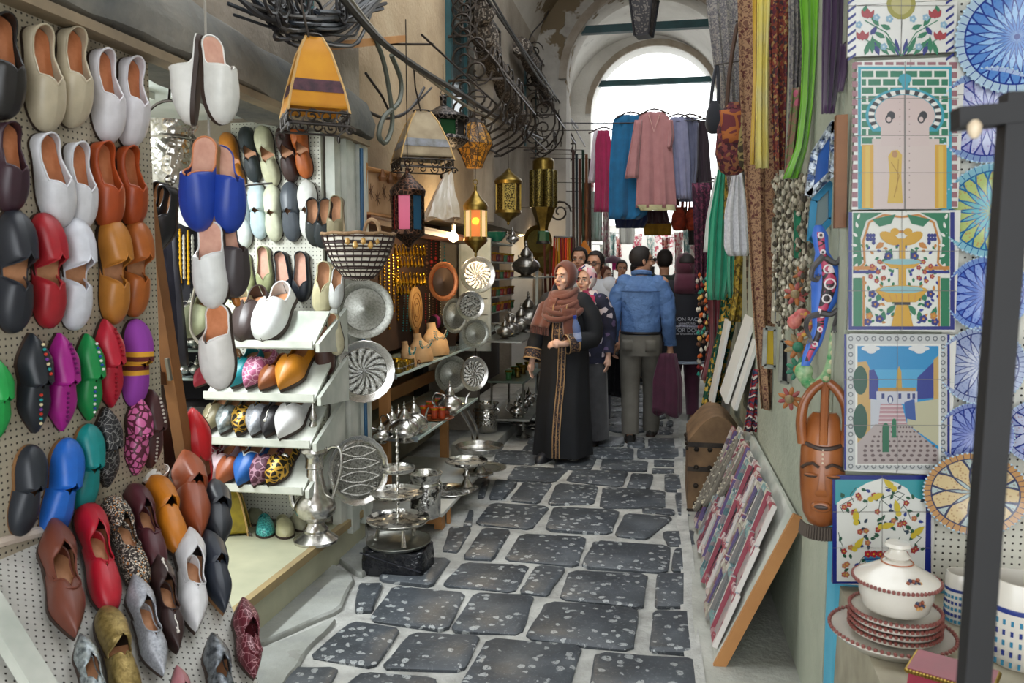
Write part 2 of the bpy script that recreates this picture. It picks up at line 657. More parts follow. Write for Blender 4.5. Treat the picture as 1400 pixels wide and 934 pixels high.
STONES = [
 ((60,765),(270,770),(230,850),(10,850)), ((340,782),(560,800),(575,850),(250,850)), ((715,682),(1000,705),(955,850),(615,850)), ((1036,725),(1345,745),(1352,850),(1015,850)),
 ((310,630),(455,652),(375,768),(178,740)), ((488,664),(695,672),(642,778),(393,770)), ((1208,600),(1322,603),(1336,728),(1196,722)),
 ((330,520),(402,518),(372,600),(318,602)), ((432,524),(652,545),(592,657),(358,628)), ((675,545),(857,553),(815,672),(600,657)), ((888,574),(1166,594),(1152,722),(824,684)),
 ((412,440),(608,444),(548,526),(388,508)), ((640,455),(842,465),(792,546),(578,524)), ((862,464),(950,470),(896,556),(806,545)), ((958,480),(1196,490),(1180,592),(928,566)), ((1222,488),(1317,488),(1317,588),(1213,586)),
 ((600,350),(668,352),(626,427),(578,422)), ((702,354),(786,360),(732,449),(638,443)), ((812,370),(1010,378),(986,466),(762,448)), ((1032,390),(1262,405),(1252,487),(994,466)), ((1275,414),(1341,417),(1341,484),(1264,481)),
 ((724,278),(902,288),(846,356),(676,340)), ((912,290),(1110,300),(1086,371),(886,356)), ((1124,310),(1272,320),(1192,386),(1094,376)), ((1238,364),(1336,361),(1339,411),(1254,406)), ((1274,249),(1326,249),(1329,322),(1284,321)),
 ((738,209),(806,214),(766,266),(718,266)), ((822,214),(910,218),(869,276),(778,270)), ((920,221),(1046,227),(1032,283),(893,281)), ((1058,231),(1247,242),(1247,292),(1049,292)), ((1178,292),(1271,297),(1273,313),(1178,307)),
 ((798,167),(957,177),(917,216),(772,208)), ((970,179),(1137,184),(1116,229),(948,213)), ((1145,191),(1211,194),(1197,236),(1129,233)), ((1244,194),(1321,197),(1321,241),(1244,239)),
 ((744,121),(882,124),(856,166),(728,156)), ((928,139),(1041,141),(1022,179),(912,175)), ((1059,144),(1196,154),(1191,182),(1049,176)), ((1212,149),(1291,154),(1291,168),(1212,166)), ((1208,174),(1272,176),(1272,188),(1205,187)), ((1285,168),(1322,168),(1322,188),(1285,188)),
 ((1000,111),(1152,117),(1152,148),(988,139)), ((1163,117),(1311,117),(1313,144),(1163,144)), ((832,104),(985,108),(972,136),(815,124)),
 ((1050,79),(1126,81),(1121,109),(1044,109)), ((1194,86),(1316,86),(1313,115),(1194,114)), ((930,80),(1035,80),(1030,106),(915,104)), ((845,82),(915,82),(900,102),(832,101)), ((1135,82),(1185,84),(1185,113),(1130,111)),
 ((640,350),(660,300),(672,300),(668,345)), ((700,160),(725,160),(712,200),(690,200)), ((700,210),(722,208),(705,260),(685,262)), ((1285,326),(1332,326),(1334,355),(1285,353)), ((1215,100),(1220,100),(1222,104),(1215,104)),
]
for q in STONES[:-1]:
    stone([Z7(*p) for p in q])
y = 7.72
while y < 15.5:
    dy = rnd.uniform(.3, .42)
    x = -1.35 + rnd.uniform(-.1, .1)
    while x < .1:
        w = rnd.uniform(.26, .5)
        x1 = min(x + w, .13)
        if x1 - x > .1:
            j = lambda: rnd.uniform(-.015, .015)
            stone([(x + .02 + j(), y + .02 + j()), (x1 - .02 + j(), y + .02 + j()), (x1 - .02 + j(), y + dy - .02 + j()), (x + .02 + j(), y + dy - .02 + j())], sub=False)
        x = x1
    y += dy
# worn grey slabs in front of the shoe stall
M_slab = plaster('worn_grey_slab', '77797a', '93958f', 'a8aaa6', 2.2)
for q in ([(352, 838), (440, 758), (486, 790), (466, 832), (350, 880)], [(446, 752), (500, 705), (512, 772), (492, 786)], [(345, 890), (462, 842), (415, 897), (385, 940), (330, 940)]):
    stone([tuple(aZ(a, b, .02))[:2] for a, b in q], .026, M_slab, 'paving_slab', jit=.012)
# raised kerb pavement farther along on the left, and the concrete strip on the right
kb = MB()
ky = [6.5 + i * 1.05 for i in range(9)]
side = thing('pavement', None, None); struct(side); side['label'] = 'low grey kerb along the metalware stalls'
for i in range(8):
    MB().box((-1.6, (ky[i] + ky[i + 1]) / 2, .045 + rnd.uniform(-.006, .006)), (.36, 1.035, .11)).build('kerb_stone', M_slab, side, smooth=False)
strip = struct(MB().grid(lambda u, v: (.155 + .5 * u + .008 * math.sin(v * 60), 1.2 + 13 * v, .018 + .006 * math.sin(40 * v + 3 * u)), 4, 120).build('floor_strip_right', M_conc))
gut = struct(MB().grid(lambda u, v: (.10 + .07 * u + .006 * math.sin(v * 60), 1.2 + 13 * v, .012 + .01 * u), 2, 120).build('floor_gutter', M_mortar))

# left building -------------------------------------------------
def wall(name, c, d, mat): return struct(MB().box(c, d).build(name, mat, smooth=False))
wall('wall_left_upper', (-1.86, .75, 3.82), (.26, 7.3, 2.96), M_plast)
# worn concrete lintel with its chipped painted edge
def lint(u, v):
    yy = -2.8 + 7.2 * v
    prof = [(-1.95, 2.30), (-1.70, 2.30), (-1.645, 2.325), (-1.63, 2.40), (-1.68, 2.52), (-1.735, 2.56)]
    t = u * 5; i = min(int(t), 4); f = t - i
    x = prof[i][0] + (prof[i + 1][0] - prof[i][0]) * f
    z = prof[i][1] + (prof[i + 1][1] - prof[i][1]) * f
    return (x + .012 * math.sin(yy * 5.1), yy, z + .012 * math.sin(yy * 3.3) + .006 * math.sin(yy * 17))
struct(MB().grid(lint, 5, 60).build('lintel', plaster('lintel_concrete', '4a4e50', '6c6a64', '8b857a', 2.5)))
struct(MB().beam((-1.685, -2.8, 2.293), (-1.685, 4.35, 2.293), .07, .03).build('trim_1', M('trim_weathered', '8c7a60', .7, c2='6e604c', w=True), smooth=False))
# shoe stall shell: floor, back wall, ceiling, near side, far return wall
wall('floor_shoe_stall', (-2.45, 2.2, .10), (1.48, 4.25, .2), M('cream_tile_floor', 'bdbb9f', .5, c2='a5a58c', s=3, w=True))
struct(MB().beam((-1.705, .2, .185), (-1.705, 4.32, .185), .035, .04).build('trim_2', M('step_edge', 'a58f63', .6, c2='8b7a5a'), smooth=False))
wall('wall_shoe_stall_back', (-3.2, 2.2, 1.2), (.1, 4.4, 2.6), M_white)
wall('ceiling_shoe_stall', (-2.5, 2.2, 2.42), (1.5, 4.4, .06), M('white_ceiling', 'e3e8e6', .7, c2='cdd6d2'))
wall('wall_shoe_stall_near', (-2.5, .1, 1.2), (1.5, .1, 2.6), M_white)
wall('wall_return', (-2.5, 4.15, 1.2), (1.45, .3, 2.6), M_plast)
# fluorescent tube fitting on the stall's ceiling
lf = thing('tube_light', 'white fluorescent tube fitting under the shoe stall ceiling', 'light', (-2.35, 2.75, 2.36))
MB().box((0, 0, .012), (.09, 1.2, .03)).build('housing', M_wpaint, lf, smooth=False)
MB().tube([(0, -.57, -.02), (0, .57, -.02)], .016, 8).build('tube', M('tube_glow', 'ffffff', .4, e='f1fbff', es=14), lf)
lamp('stall_light', 'AREA', (-2.35, 2.75, 2.30), 40, (.93, .98, 1), .12, (0, 0, 0), 1.1)
lf2 = thing('tube_light', 'fluorescent tube fitting above the pegboard door of slippers', 'light', (-2.3, 1.3, 2.36))
MB().box((0, 0, .012), (.09, 1.2, .03)).build('housing', M_wpaint, lf2, smooth=False)
MB().tube([(0, -.57, -.02), (0, .57, -.02)], .016, 8).build('tube', _MC['tube_glow'], lf2)
lamp('stall_light', 'AREA', (-2.3, 1.3, 2.30), 12, (.93, .98, 1), .12, (0, 0, 0), 1.1)

# door jamb: worn white boards with a blue conduit
jb = thing('door_1', None, None); struct(jb); jb['label'] = 'worn white door jamb boards beside the slipper pegboard'
for i, (y0, y1, xo) in enumerate(((3.98, 4.06, 0), (4.065, 4.17, .03), (4.175, 4.24, .015), (4.245, 4.34, .035), (4.345, 4.46, .0))):
    MB().box((-1.735 + xo * .5, (y0 + y1) / 2, 1.22), (.05 + xo, y1 - y0, 2.14 + .05 * (i % 2))).build('board', M_wpaint, jb, smooth=False)
MB().tube([(-1.66, 4.245, .3), (-1.668, 4.24, 1.3), (-1.66, 4.235, 2.25)], .011, 8).build('conduit', M_blue_paint, jb)

# metalware stall: wall above the opening, recess behind
wall('wall_left_tray_stall', (-1.95, 6.0, 3.65), (.3, 3.2, 3.3), M_tan)
wall('wall_tray_stall_back', (-2.5, 6.1, 1.2), (.1, 3.6, 2.4), M('ochre_wall', 'a8855c', .9, c2='8b6a46'))
wall('ceiling_tray_stall', (-2.2, 6.1, 2.05), (.6, 3.4, .06), M_tan)
wall('wall_left_far', (-1.92, 9.2, 3.7), (.3, 3.4, 3.3), M_plast)
wall('wall_left_stall_divider', (-2.08, 7.62, 1.2), (.56, .10, 2.4), M_plast)
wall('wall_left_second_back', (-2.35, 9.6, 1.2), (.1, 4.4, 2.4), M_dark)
wall('wall_left_second_end', (-1.98, 10.96, 1.1), (.6, .06, 2.2), M_plast)
wall('wall_left_beyond', (-1.95, 13.2, 2.6), (.3, 4.6, 5.2), M_white)
wall('wall_left_outer', (-1.95, 20.5, 2.0), (.3, 10, 4.0), M_white)
# shallow pilaster between the two grille windows
struct(MB().rings([[(-1.8 + .16 * math.sin(math.pi * j / 8), 7.45 + .36 * j / 8, z) for j in range(9)] for z in (2.05, 5.0)], False).build('pillar', M_plast))

# right building
wall('wall_right', (.66, 4.62, 2.5), (.26, 3.9, 5.0), M_green)
wall('wall_right_mid', (.82, 8.8, 2.5), (.3, 4.6, 5.0), M_plast)
wall('wall_right_beyond', (1.08, 13.2, 2.6), (.3, 4.6, 5.2), M_white)
wall('wall_right_outer', (1.2, 20.5, 2.0), (.3, 10, 4.0), M_white)
wall('wall_end', (-.3, 25.6, 1.5), (3.0, .3, 3.0), M_white)
# shop bay on the near right: frontal wall in blue paint, stone ledge
BAY = 2.50
wall('wall_bay_upper', (1.25, BAY + .09, 2.15), (1.44, .12, 2.5), M_green)
wall('unseen_shade_roof', (.0, -.6, 5.05), (4.4, 5.0, .12), M_plast)  # unseen cover added over the camera to darken the near lane
wall('wall_bay', (1.25, BAY + .09, .45), (1.44, .12, .9), M('turquoise_wash', '5fb4cf', .8, c2='4a9fbe', s=4, w=True, b=.2, bs=30))
def ledge():
    m = MB()
    m.hexa([(.47, 1.55, 0), (2.0, 1.55, 0), (2.0, BAY + .03, 0), (.53, BAY + .03, 0), (.50, 1.57, .60), (2.0, 1.57, .60), (2.0, BAY + .03, .61), (.545, BAY + .03, .61)])
    return m.build('sill_stone_ledge', M('limestone_ledge', 'b5ae98', .85, c2='8d8775', s=5, b=.4, bs=25, w=True), smooth=False)
struct(ledge())
wall('wall_right_near', (1.9, .2, 2.5), (.2, 4.4, 5.0), M_plast)

# vault and two transverse arches -------------------------------
CX, SP = -.25, 4.16
def arch(name, Y0, Y1, xl, xr, r, sp, mat, top=6.6):
    m = MB()
    n = 28
    cx = (xl + xr) / 2
    inner = [(xl, 0)] + [(cx - r * math.cos(math.pi * i / n), sp + r * 1.02 * math.sin(math.pi * i / n)) for i in range(n + 1)] + [(xr, 0)]
    outer = [(-2.1, 0)] + [(-2.1 + 3.6 * i / n, top) for i in range(n + 1)] + [(1.5, 0)]
    for Y, fl_ in ((Y0, 0), (Y1, 1)):
        vs = [(a, Y, b) for a, b in inner] + [(a, Y, b) for a, b in outer]
        k = len(inner)
        fs = [(i, i + 1, k + i + 1, k + i) for i in range(k - 1)]
        if fl_: fs = [f[::-1] for f in fs]
        m.add(vs, fs)
    m.rings([[(a, Y, b) for a, b in inner] for Y in (Y0, Y1)], False)
    return struct(m.build(name, mat))
arch('wall_arch_near', 11.0, 11.5, -1.36, .86, 1.11, SP, M_vault)
arch('wall_arch_far', 15.0, 15.5, -1.40, .90, 1.15, 4.45, M_white)
def barrel(name, Y0, Y1, xl, xr, sp, mat, rise=1.0, thick=.0):
    cx, r = (xl + xr) / 2, (xr - xl) / 2
    return struct(MB().grid(lambda u, v: (cx - r * math.cos(math.pi * u), Y0 + (Y1 - Y0) * v, sp + rise * r * math.sin(math.pi * u)), 32, 10).build(name, mat))
barrel('ceiling_vault_near', 8.0, 11.02, -1.82, .70, 4.3, M_vault, 1.05)
barrel('ceiling_vault_far', 12.7, 15.02, -1.82, .96, 4.5, M_white, .95)
# front rib of the near vault
struct(MB().rings([[(-.56 - rr * math.cos(math.pi * i / 30), yy, 4.3 + rr * 1.05 * math.sin(math.pi * i / 30)) for i in range(31)] for rr, yy in ((1.27, 8.25), (1.20, 8.23), (1.20, 7.88), (1.5, 7.86))], False).build('trim_3', M_plast))
# raised moulding on the edge of each arch
for nm, Y, cx, r, sp in (('trim_4', 10.985, -.25, 1.11, SP), ('trim_5', 14.985, -.25, 1.15, 4.45)):
    struct(MB().rings([[(cx - q * math.cos(math.pi * i / 30), yy, sp + q * 1.02 * math.sin(math.pi * i / 30)) for i in range(31)] for q, yy in ((r - .004, Y + .02), (r - .004, Y - .045), (r + .10, Y - .045), (r + .10, Y + .02))], False).build(nm, M('arch_moulding', 'a59a8c', .9, c2='8d8071', w=True)))
for Y, z, w in ((11.15, 4.83, 1.98), (15.15, 5.02, 2.1)):
    tag(MB().box((-.25, Y, z), (w, .10, .10)).build('tie_beam', M_teal, smooth=False), 'teal painted tie beam across the ' + ('near arch' if Y < 12 else 'far arch'), 'beam')
# ------------------------------------------------------------------ slippers and shoes
def shoe_parts(point=0.0, vamp=.40, collar=.03, throat=.06, vh=.25, fat=1.0, upturn=0.0):
    """unit-length shoe, heel at y=0, toe at y=1; returns MBs for upper, sole, insole, rim"""
    def w(t):
        if t < .13:
            a = .150 * math.sqrt(max(0, 1 - (1 - t / .13) ** 2))
        elif t < .64:
            k = (t - .13) / .51
            a = .150 + (.192 - .150) * (k * k * (3 - 2 * k)) - .012 * math.sin(math.pi * k)
        else:
            k = min((t - .64) / .36, 1)
            rd = math.sqrt(max(0, 1 - k ** 2.3))
            pt = (1 - k ** 1.5) * (1 - .25 * k)
            a = .192 * (rd * (1 - point) + max(pt, 0) * point)
        return max(a, .004) * fat
    def H(t):
        if t < vamp:
            k = t / vamp
            base = collar * (1 - .45 * math.sin(math.pi * min(k * 1.0, 1)))
            if collar < .06:
                base = collar
            k2 = max(0, (t - (vamp - .12)) / .12)
            return base + (vh - base) * (k2 ** 1.5 if k2 > 0 else 0)
        k = (t - vamp) / (1 - vamp)
        return vh * (1 - .25 * k - .5 * k ** 4) - (.0 if k < .97 else (k - .97) * 3 * vh)
    def tmax(t):
        op = R_(50 if collar >= .06 else 22)
        if t < vamp - throat: return op
        if t > vamp + throat: return R_(90)
        k = (t - vamp + throat) / (2 * throat)
        return op + (R_(90) - op) * math.sqrt(max(0, 1 - (1 - k) ** 2))
    ts = sorted(set([0, .008, .025, .055, .09, .13, .2, .28] + [vamp - throat - .03, vamp - throat] + [vamp - throat + 2 * throat * i / 5 for i in range(1, 6)] + [.62, .7, .78, .85, .91, .955, .985, 1.0]))
    ts = [t for t in ts if 0 <= t <= 1]
    nv = 6
    lift = lambda t: upturn * max(0, (t - .7) / .3) ** 2
    def pt(t, th, sgn):
        c = max(math.cos(th), 0) ** .6
        s_ = math.sin(th) ** .85
        return (sgn * w(t) * c, t, .035 + max(H(t), .012) * s_ + lift(t))
    up = MB()
    for sg in (1, -1):
        rows = [[pt(t, tmax(t) * j / nv, sg) for j in range(nv + 1)] for t in ts]
        if sg < 0: rows = [r[::-1] for r in rows]
        up.rings(rows, False)
    sole = MB()
    out = [(w(t) * 1.05, t) for t in ts] + [(-w(t) * 1.05, t) for t in reversed(ts)]
    lo = [(x, y, -.01 + lift(y)) for x, y in out]
    hi = [(x, y, .04 + lift(y)) for x, y in out]
    sole.rings([lo, hi], True, (True, True))
    ins = MB()
    tin = [t for t in ts if t <= min(vamp + .2, .8)]
    o2 = [(w(t) * .94, t + (.012 if t < .05 else 0)) for t in tin] + [(-w(t) * .94, t + (.012 if t < .05 else 0)) for t in reversed(tin)]
    ins.extr(o2, .04, .05)
    rim = MB()
    edge = [pt(t, tmax(t), 1) for t in ts if t <= vamp + throat] 
    e2 = [pt(t, tmax(t), -1) for t in ts if t <= vamp + throat]
    rim.tube(e2[::-1] + edge[1:], .011, 5)
    return up, sole, ins, rim
STY = {}
def style(key):
    if key in STY: return STY[key]
    kw = dict(
        mule=dict(vamp=.40, collar=.03, throat=.05, vh=.27), pmule=dict(vamp=.38, collar=.03, throat=.05, vh=.26, point=.85),
        bmule=dict(vamp=.44, collar=.03, throat=.09, vh=.29),
        open=dict(vamp=.52, collar=.20, throat=.045, vh=.24), slip=dict(vamp=.47, collar=.24, throat=.10, vh=.27),
        pslip=dict(vamp=.48, collar=.24, throat=.08, vh=.26, point=.9, upturn=.04), flat=dict(vamp=.66, collar=.17, throat=.09, vh=.17, fat=.9),
        boot=dict(vamp=.40, collar=.34, throat=.08, vh=.36, point=.6), curl=dict(vamp=.5, collar=.2, throat=.1, vh=.24, point=1.0, upturn=.13))[key]
    up, so, ins, rim = shoe_parts(**kw)
    res = [x.build(n, M('plain_leather', '888888')) for x, n in ((up, 'upper'), (so, 'sole'), (ins, 'insole'), (rim, 'edge_trim'))]
    for o in res:
        COL.objects.unlink(o)
    STY[key] = [o.data for o in res]
    for o in res:
        bpy.data.objects.remove(o)
    return STY[key]
M_ins = M('insole_tan', 'c9916a', .6, c2='b57c55', s=8)
M_ins_o = M('insole_peach', 'd3895f', .55, c2='bf7448', s=8)
M_ins_p = M('insole_pink', 'd9a893', .6, c2='c99480', s=8)
M_sole_d = M('sole_dark', '33241c', .6)
M_sole_t = M('sole_tan', '8c6641', .6, c2='75522f')
DECO = {}
def deco_beads(cols):
    key = 'beads' + str(cols)
    if key not in DECO:
        m = MB()
        for i in range(7):
            m.ball((.035 - .02 * i / 7, .50 + .06 * i, .30 - .012 * i), .022, 6, 4, i % len(cols))
        o = m.build('bead_trim', [M('bead_' + c, c, .3) for c in cols]); COL.objects.unlink(o)
        DECO[key] = o.data
    return DECO[key]
def deco_swirl(c):
    key = 'swirl' + c
    if key not in DECO:
        m = MB()
        for sg in (1, -1):
            p = []
            for i in range(22):
                a = i / 21 * 4.2 * math.pi / 2
                r = .075 * (1 - i / 26)
                p.append((sg * (.055 + r * math.cos(a + 2.4)), .72 + r * math.sin(a + 2.4), .255 - abs(sg * (.055 + r * math.cos(a + 2.4))) * .5))
            m.tube(p, .009, 4)
        m.ball((0, .80, .25), .025, 6, 4)
        m.tube([(0, .55, .285), (.012, .63, .28), (-.01, .7, .275), (0, .78, .26)], .008, 4)
        o = m.build('embroidery', M('thread_' + c, c, .7)); COL.objects.unlink(o)
        DECO[key] = o.data
    return DECO[key]
def mesh_part(name, data, parent, mat=None):
    o = bpy.data.objects.new(name, data); COL.objects.link(o); o.parent = parent
    if mat is not None:
        o.material_slots[0].link = 'OBJECT'; o.material_slots[0].material = mat
    return o
def shoe(toe, heel, nrm, sty, up, label, group, ins=None, sole=None, rim=None, zs=1.0, deco=None, ws=1.0, lift=0.0):
    toe, heel, nrm = Vector(toe), Vector(heel), Vector(nrm).normalized()
    L = (toe - heel).length
    m = frame(heel + nrm * (lift + .012 * L), toe - heel, nrm) @ Matrix.Diagonal((L * ws, L, L * zs, 1))
    t = thing('slipper', label, 'slipper', m, group)
    d = style(sty)
    if isinstance(up, str): up = leather(up)
    mesh_part('upper', d[0], t, up)
    mesh_part('sole', d[1], t, sole or M_sole_d)
    mesh_part('insole', d[2], t, ins or M_ins)
    mesh_part('edge_trim', d[3], t, rim or up)
    if deco is not None:
        mesh_part(deco.name.split('.')[0], deco, t)
    return t
def pair(top, bot, plane, sty, up, name, where, group, k=.80, ws=1.0, ins=None, sole=None, deco=None, rim=None, side=.012, out=None):
    """two shoes slipped heel-first into each other: one toe up, the other toe down; top and bot are the two toe tips"""
    p0, n = plane
    a, b = onp(*top, p0, n), onp(*bot, p0, n)
    nn = Vector(n if out is None else out)
    d = b - a
    sd = d.cross(nn).normalized() * (d.length * side)
    shoe(b + sd, b + sd - d * k, nn, sty, up, 'toe-down %s of the pair %s' % (name, where), group, ins, sole, rim, .86, deco, ws)
    shoe(a, a + d * k, nn, sty, up, 'toe-up %s of the pair %s' % (name, where), group, ins, sole, rim, 1.0, deco, 1.04 * ws, .008)
def single(toe, heel, plane, sty, up, label, group, **kw):
    p0, n = plane
    out = kw.pop('out', n)
    return shoe(onp(*toe, p0, n), onp(*heel, p0, n), out, sty, up, label, group, **kw)

# pegboard door leaf covered in slippers, along the left
PX = -1.72
DOORP = ((PX, 0, 0), (1, 0, 0))
def board(name, label, cat, pts, thick, mat, structure=False):
    """flat board through 4 world points (quad), local x,y in the plane"""
    p = [Vector(q) for q in pts]
    x = (p[1] - p[0]).normalized()
    n = x.cross(p[3] - p[0]).normalized()
    yv = n.cross(x)
    m = Matrix((x, yv, n)).transposed().to_4x4(); m.translation = p[0]
    inv = m.inverted()
    poly = [(inv @ q)[:2] for q in p]
    mb = MB().extr(poly, -thick, 0)
    if structure == 'part':
        return mb, m
    o = mb.build(name, mat, mat4=m, smooth=False)
    if structure:
        return struct(o)
    return tag(o, label, cat)
board('pegboard_door', 'perforated beige pegboard door hung with slippers', 'pegboard', [(PX, 1.2, .80), (PX, 2.47, .80), (PX, 2.47, 2.28), (PX, 1.2, 2.28)], .03, pegboard('pegboard_beige', 'b5ac98', .019, .17))
W1 = 'high on the pegboard door'
G1 = 'slippers on the pegboard door'
def col_single(name, c, heel, toe, where, sty='open', **kw):
    single(toe, heel, DOORP, sty, c, name + ' ' + where, G1, **kw)
TILT = (1, -.18, .05)
for nm, c, h, t, wh in (
    ('black leather mule with orange insole', '22201f', (-8, 20), (-2, 165), 'cut off at the top corner of the pegboard door'),
    ('larger beige leather slip-on', 'b9ad94', (42, 36), (56, 182), 'in the top row'),
    ('narrow beige leather slip-on', 'b9ad94', (90, 40), (90, 176), 'in the top row next to the white pair'),
    ('white leather slip-on', 'd9d6da', (130, 68), (142, 197), 'in the top row next to the beige pair'),
    ('white leather slip-on', 'd9d6da', (172, 80), (170, 203), 'at the far end of the top row'),
    ('dark plum leather slip-on', '36202a', (2, 168), (8, 292), 'at the near end of the second row'),
    ('wide white leather slip-on', 'd6d6da', (50, 182), (76, 312), 'in the second row'),
    ('slim white leather slip-on', 'd6d6da', (96, 195), (104, 316), 'beside rust slippers in the second row'),
    ('rust orange leather slip-on', 'a8491f', (130, 194), (142, 316), 'in the second row next to white'),
    ('rust orange leather slip-on', 'a8491f', (166, 200), (176, 312), 'at the far end of the second row')):
    col_single(nm, c, h, t, wh, ins=M_ins_o, out=TILT, ws=1.05 if 'wide' in nm else .95)
for nm, c, a, b, wh, st, kw in (
    ('black leather shoe', '23262e', (10, 287), (14, 456), 'at the near end of the third row', 'bmule', {}),
    ('red tooled leather shoe', 'a3202a', (50, 291), (64, 449), 'in the third row', 'bmule', {}),
    ('white leather shoe', 'd4d6de', (93, 297), (98, 452), 'in the third row', 'bmule', {}),
    ('tan tooled leather shoe', 'b5762f', (143, 297), (152, 444), 'in the third row', 'bmule', {}),
    ('orange brown leather shoe', 'b0622a', (178, 300), (180, 434), 'at the end of the third row', 'bmule', {}),
    ('bright green pointed mule', '1f9a48', (-12, 490), (-6, 600), 'cut off by the frame edge', 'pmule', {}),
    ('black pointed mule with coloured beads', '1f242b', (34, 455), (44, 592), 'in the fourth row', 'pmule', dict(deco=deco_beads(('c0392b', '2a8f8f', 'd9c9a0', '6c3a8a')))),
    ('magenta pointed mule with laced edge', 'a31d86', (72, 455), (80, 589), 'in the fourth row', 'pmule', dict(deco=deco_beads(('5a0f50',)))),
    ('green pointed mule with white beads', '158a46', (110, 456), (118, 575), 'in the fourth row', 'pmule', dict(deco=deco_beads(('e8e6df', '2f4fa0')))),
    ('crimson pointed mule', 'b81e34', (134, 436), (148, 557), 'in the fourth row', 'pmule', dict(deco=deco_beads(('8a1020',)))),
    ('purple mule with woven diamond band', '8f3aa0', (178, 436), (180, 556), 'above the pink snakeskin mules', 'mule', {}),
    ('black embroidered pointed mule', None, (137, 556), (143, 666), 'in the fifth row', 'pmule', {}),
    ('pink snakeskin pointed mule', None, (181, 541), (182, 650), 'in the fifth row', 'pmule', {}),
    ('dark brown studded pointed mule', '4a2a2b', (199, 532), (202, 640), 'next to the leaning timber', 'pmule', dict(deco=deco_beads(('b9b0a5',)))),
    ('black plain mule', '262b33', (36, 607), (24, 733), 'in the lowest row', 'mule', dict(sole=M_sole_t)),
    ('cobalt blue mule', '1f66c4', (86, 598), (66, 738), 'in the lowest row', 'mule', dict(sole=M_sole_t)),
    ('teal mule', '0f8585', (114, 579), (110, 699), 'in the lowest row', 'mule', dict(sole=M_sole_t))):
    if c is None:
        c = ornate('star_embroidery', '17161a', '8c8a88', 14, .5, cut=.02) if 'black' in nm else ornate('pink_snakeskin', 'd06aa0', '5a2036', 11, .35, cut=.07)
    if 'purple' in nm:
        c = stripes('purple_woven', ['8f3aa0'] * 5 + ['d9a02f', '5a1a1a', 'd9a02f'] + ['8f3aa0'] * 3, 1.35, 1)
    pair(a, b, DOORP, st, c, nm, wh, G1, out=TILT, k=.72 if st == 'bmule' else .80, **kw)

# leaning timber and dark shutter behind it
def leaning():
    t = thing('shutter_leaf', 'brown timber shutter leaf leaning beside the slipper pegboard', 'shutter', (-1.80, 2.5, .8))
    o = Vector((-1.80, 2.5, .8))
    a, b = aX(198, 272, -1.78), aX(258, 660, -1.78)
    MB().beam(a - o, b - o, .05, .045, (1, 0, 0)).build('stile', M_wood, t, smooth=False)
    c, d = aX(196, 300, -1.86), aX(238, 655, -1.86)
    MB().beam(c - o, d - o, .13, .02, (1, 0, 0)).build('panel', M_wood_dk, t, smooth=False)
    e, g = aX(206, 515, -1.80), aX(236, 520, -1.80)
    MB().beam(e - o, g - o, .045, .02, (1, 0, 0)).build('rail', M('wood_mid_brown', '5a3a22', .6), t, smooth=False)  # rail in one even brown, darker than the stile
    MB().beam(aX(228, 490, -1.74) - o, aX(233, 520, -1.74) - o, .012, .012, (1, 0, 0)).build('hinge', M('steel', '8d8880', .4, .8), t, smooth=False)
leaning()

# sloping display rack at the bottom left
RN = Vector((math.sin(R_(40)), 0, math.cos(R_(40))))
RACK = ((-1.74, 0, .86), tuple(RN))
rp = [onp(*q, (-1.755, 0, .845), RN) for q in ((-60, 985), (372, 985), (262, 676), (-60, 760))]
rk = thing('display_rack', 'sloping white perforated rack of slippers at the front', 'rack', rp[0])
mb, mm = board('x', '', '', rp, .02, None, 'part')
mb.build('top_panel', pegboard('pegboard_white', 'cdccc6', .019, .15), rk, smooth=False, mat4=T(-Vector(rp[0])) @ mm)
e0, e1 = onp(-60, 766, RACK[0], RN), onp(60, 728, RACK[0], RN)
MB().tube([e0 - rp[0] + Vector((0, 0, .01)), (e0 + e1) / 2 - rp[0] + Vector((0, 0, .012)), e1 - rp[0] + Vector((0, 0, .005))], .016, 8).build('rail', M('rack_rail', 'd9d2c8', .6, c2='b8a08f'), rk)
q0, q1 = onp(-30, 810, RACK[0], RN), onp(62, 960, RACK[0], RN)
MB().beam(q0 - rp[0] + Vector((0, 0, .02)), q1 - rp[0] + Vector((0, 0, .02)), .06, .03, tuple(RN)).build('frame_bar', M_wpaint, rk, smooth=False)
for yy in (1.5, 2.2):
    MB().beam(Vector((-1.66, yy, .74)) - rp[0], Vector((-1.66, yy, .2)) - rp[0], .04, .04).build('leg', M_wpaint, rk, smooth=False)
    MB().beam(Vector((-1.38, yy - .15, .50)) - rp[0], Vector((-1.38, yy - .15, .0)) - rp[0], .04, .04).build('leg', M_wpaint, rk, smooth=False)
G2 = 'slippers on the sloping front rack'
RO = (RN + Vector((.1, -.35, 0))).normalized()
def rpair(nm, c, a, b, wh, st='slip', **kw):
    pair(a, b, RACK, st, c, nm, wh, G2, out=RO, **({'ws': .8} | kw))
rpair('brown wrapped pointed slipper', leather('6e3a2c'), (64, 722), (102, 880), 'at the near edge of the front rack', 'pslip', k=.70)
rpair('red tooled slip-on', leather('b0162a'), (112, 698), (152, 842), 'on the front rack', 'slip', k=.66)
rpair('black and white woven canvas shoe', ornate('kilim_check', 'd8cfc0', '2a2320', 30, .8, c3='b5722a', cut=.12), (145, 688), (196, 812), 'on the front rack', 'slip', k=.66)
rpair('dark maroon leather slip-on', leather('4d2028'), (176, 671), (218, 788), 'on the front rack', 'slip', k=.68)
rpair('mustard orange leather mule', leather('c7781c'), (205, 659), (246, 762), 'on the front rack', 'mule', k=.8)
rpair('chestnut leather pointed mule', leather('8e4526'), (244, 627), (272, 745), 'on the front rack', 'pmule', k=.8)
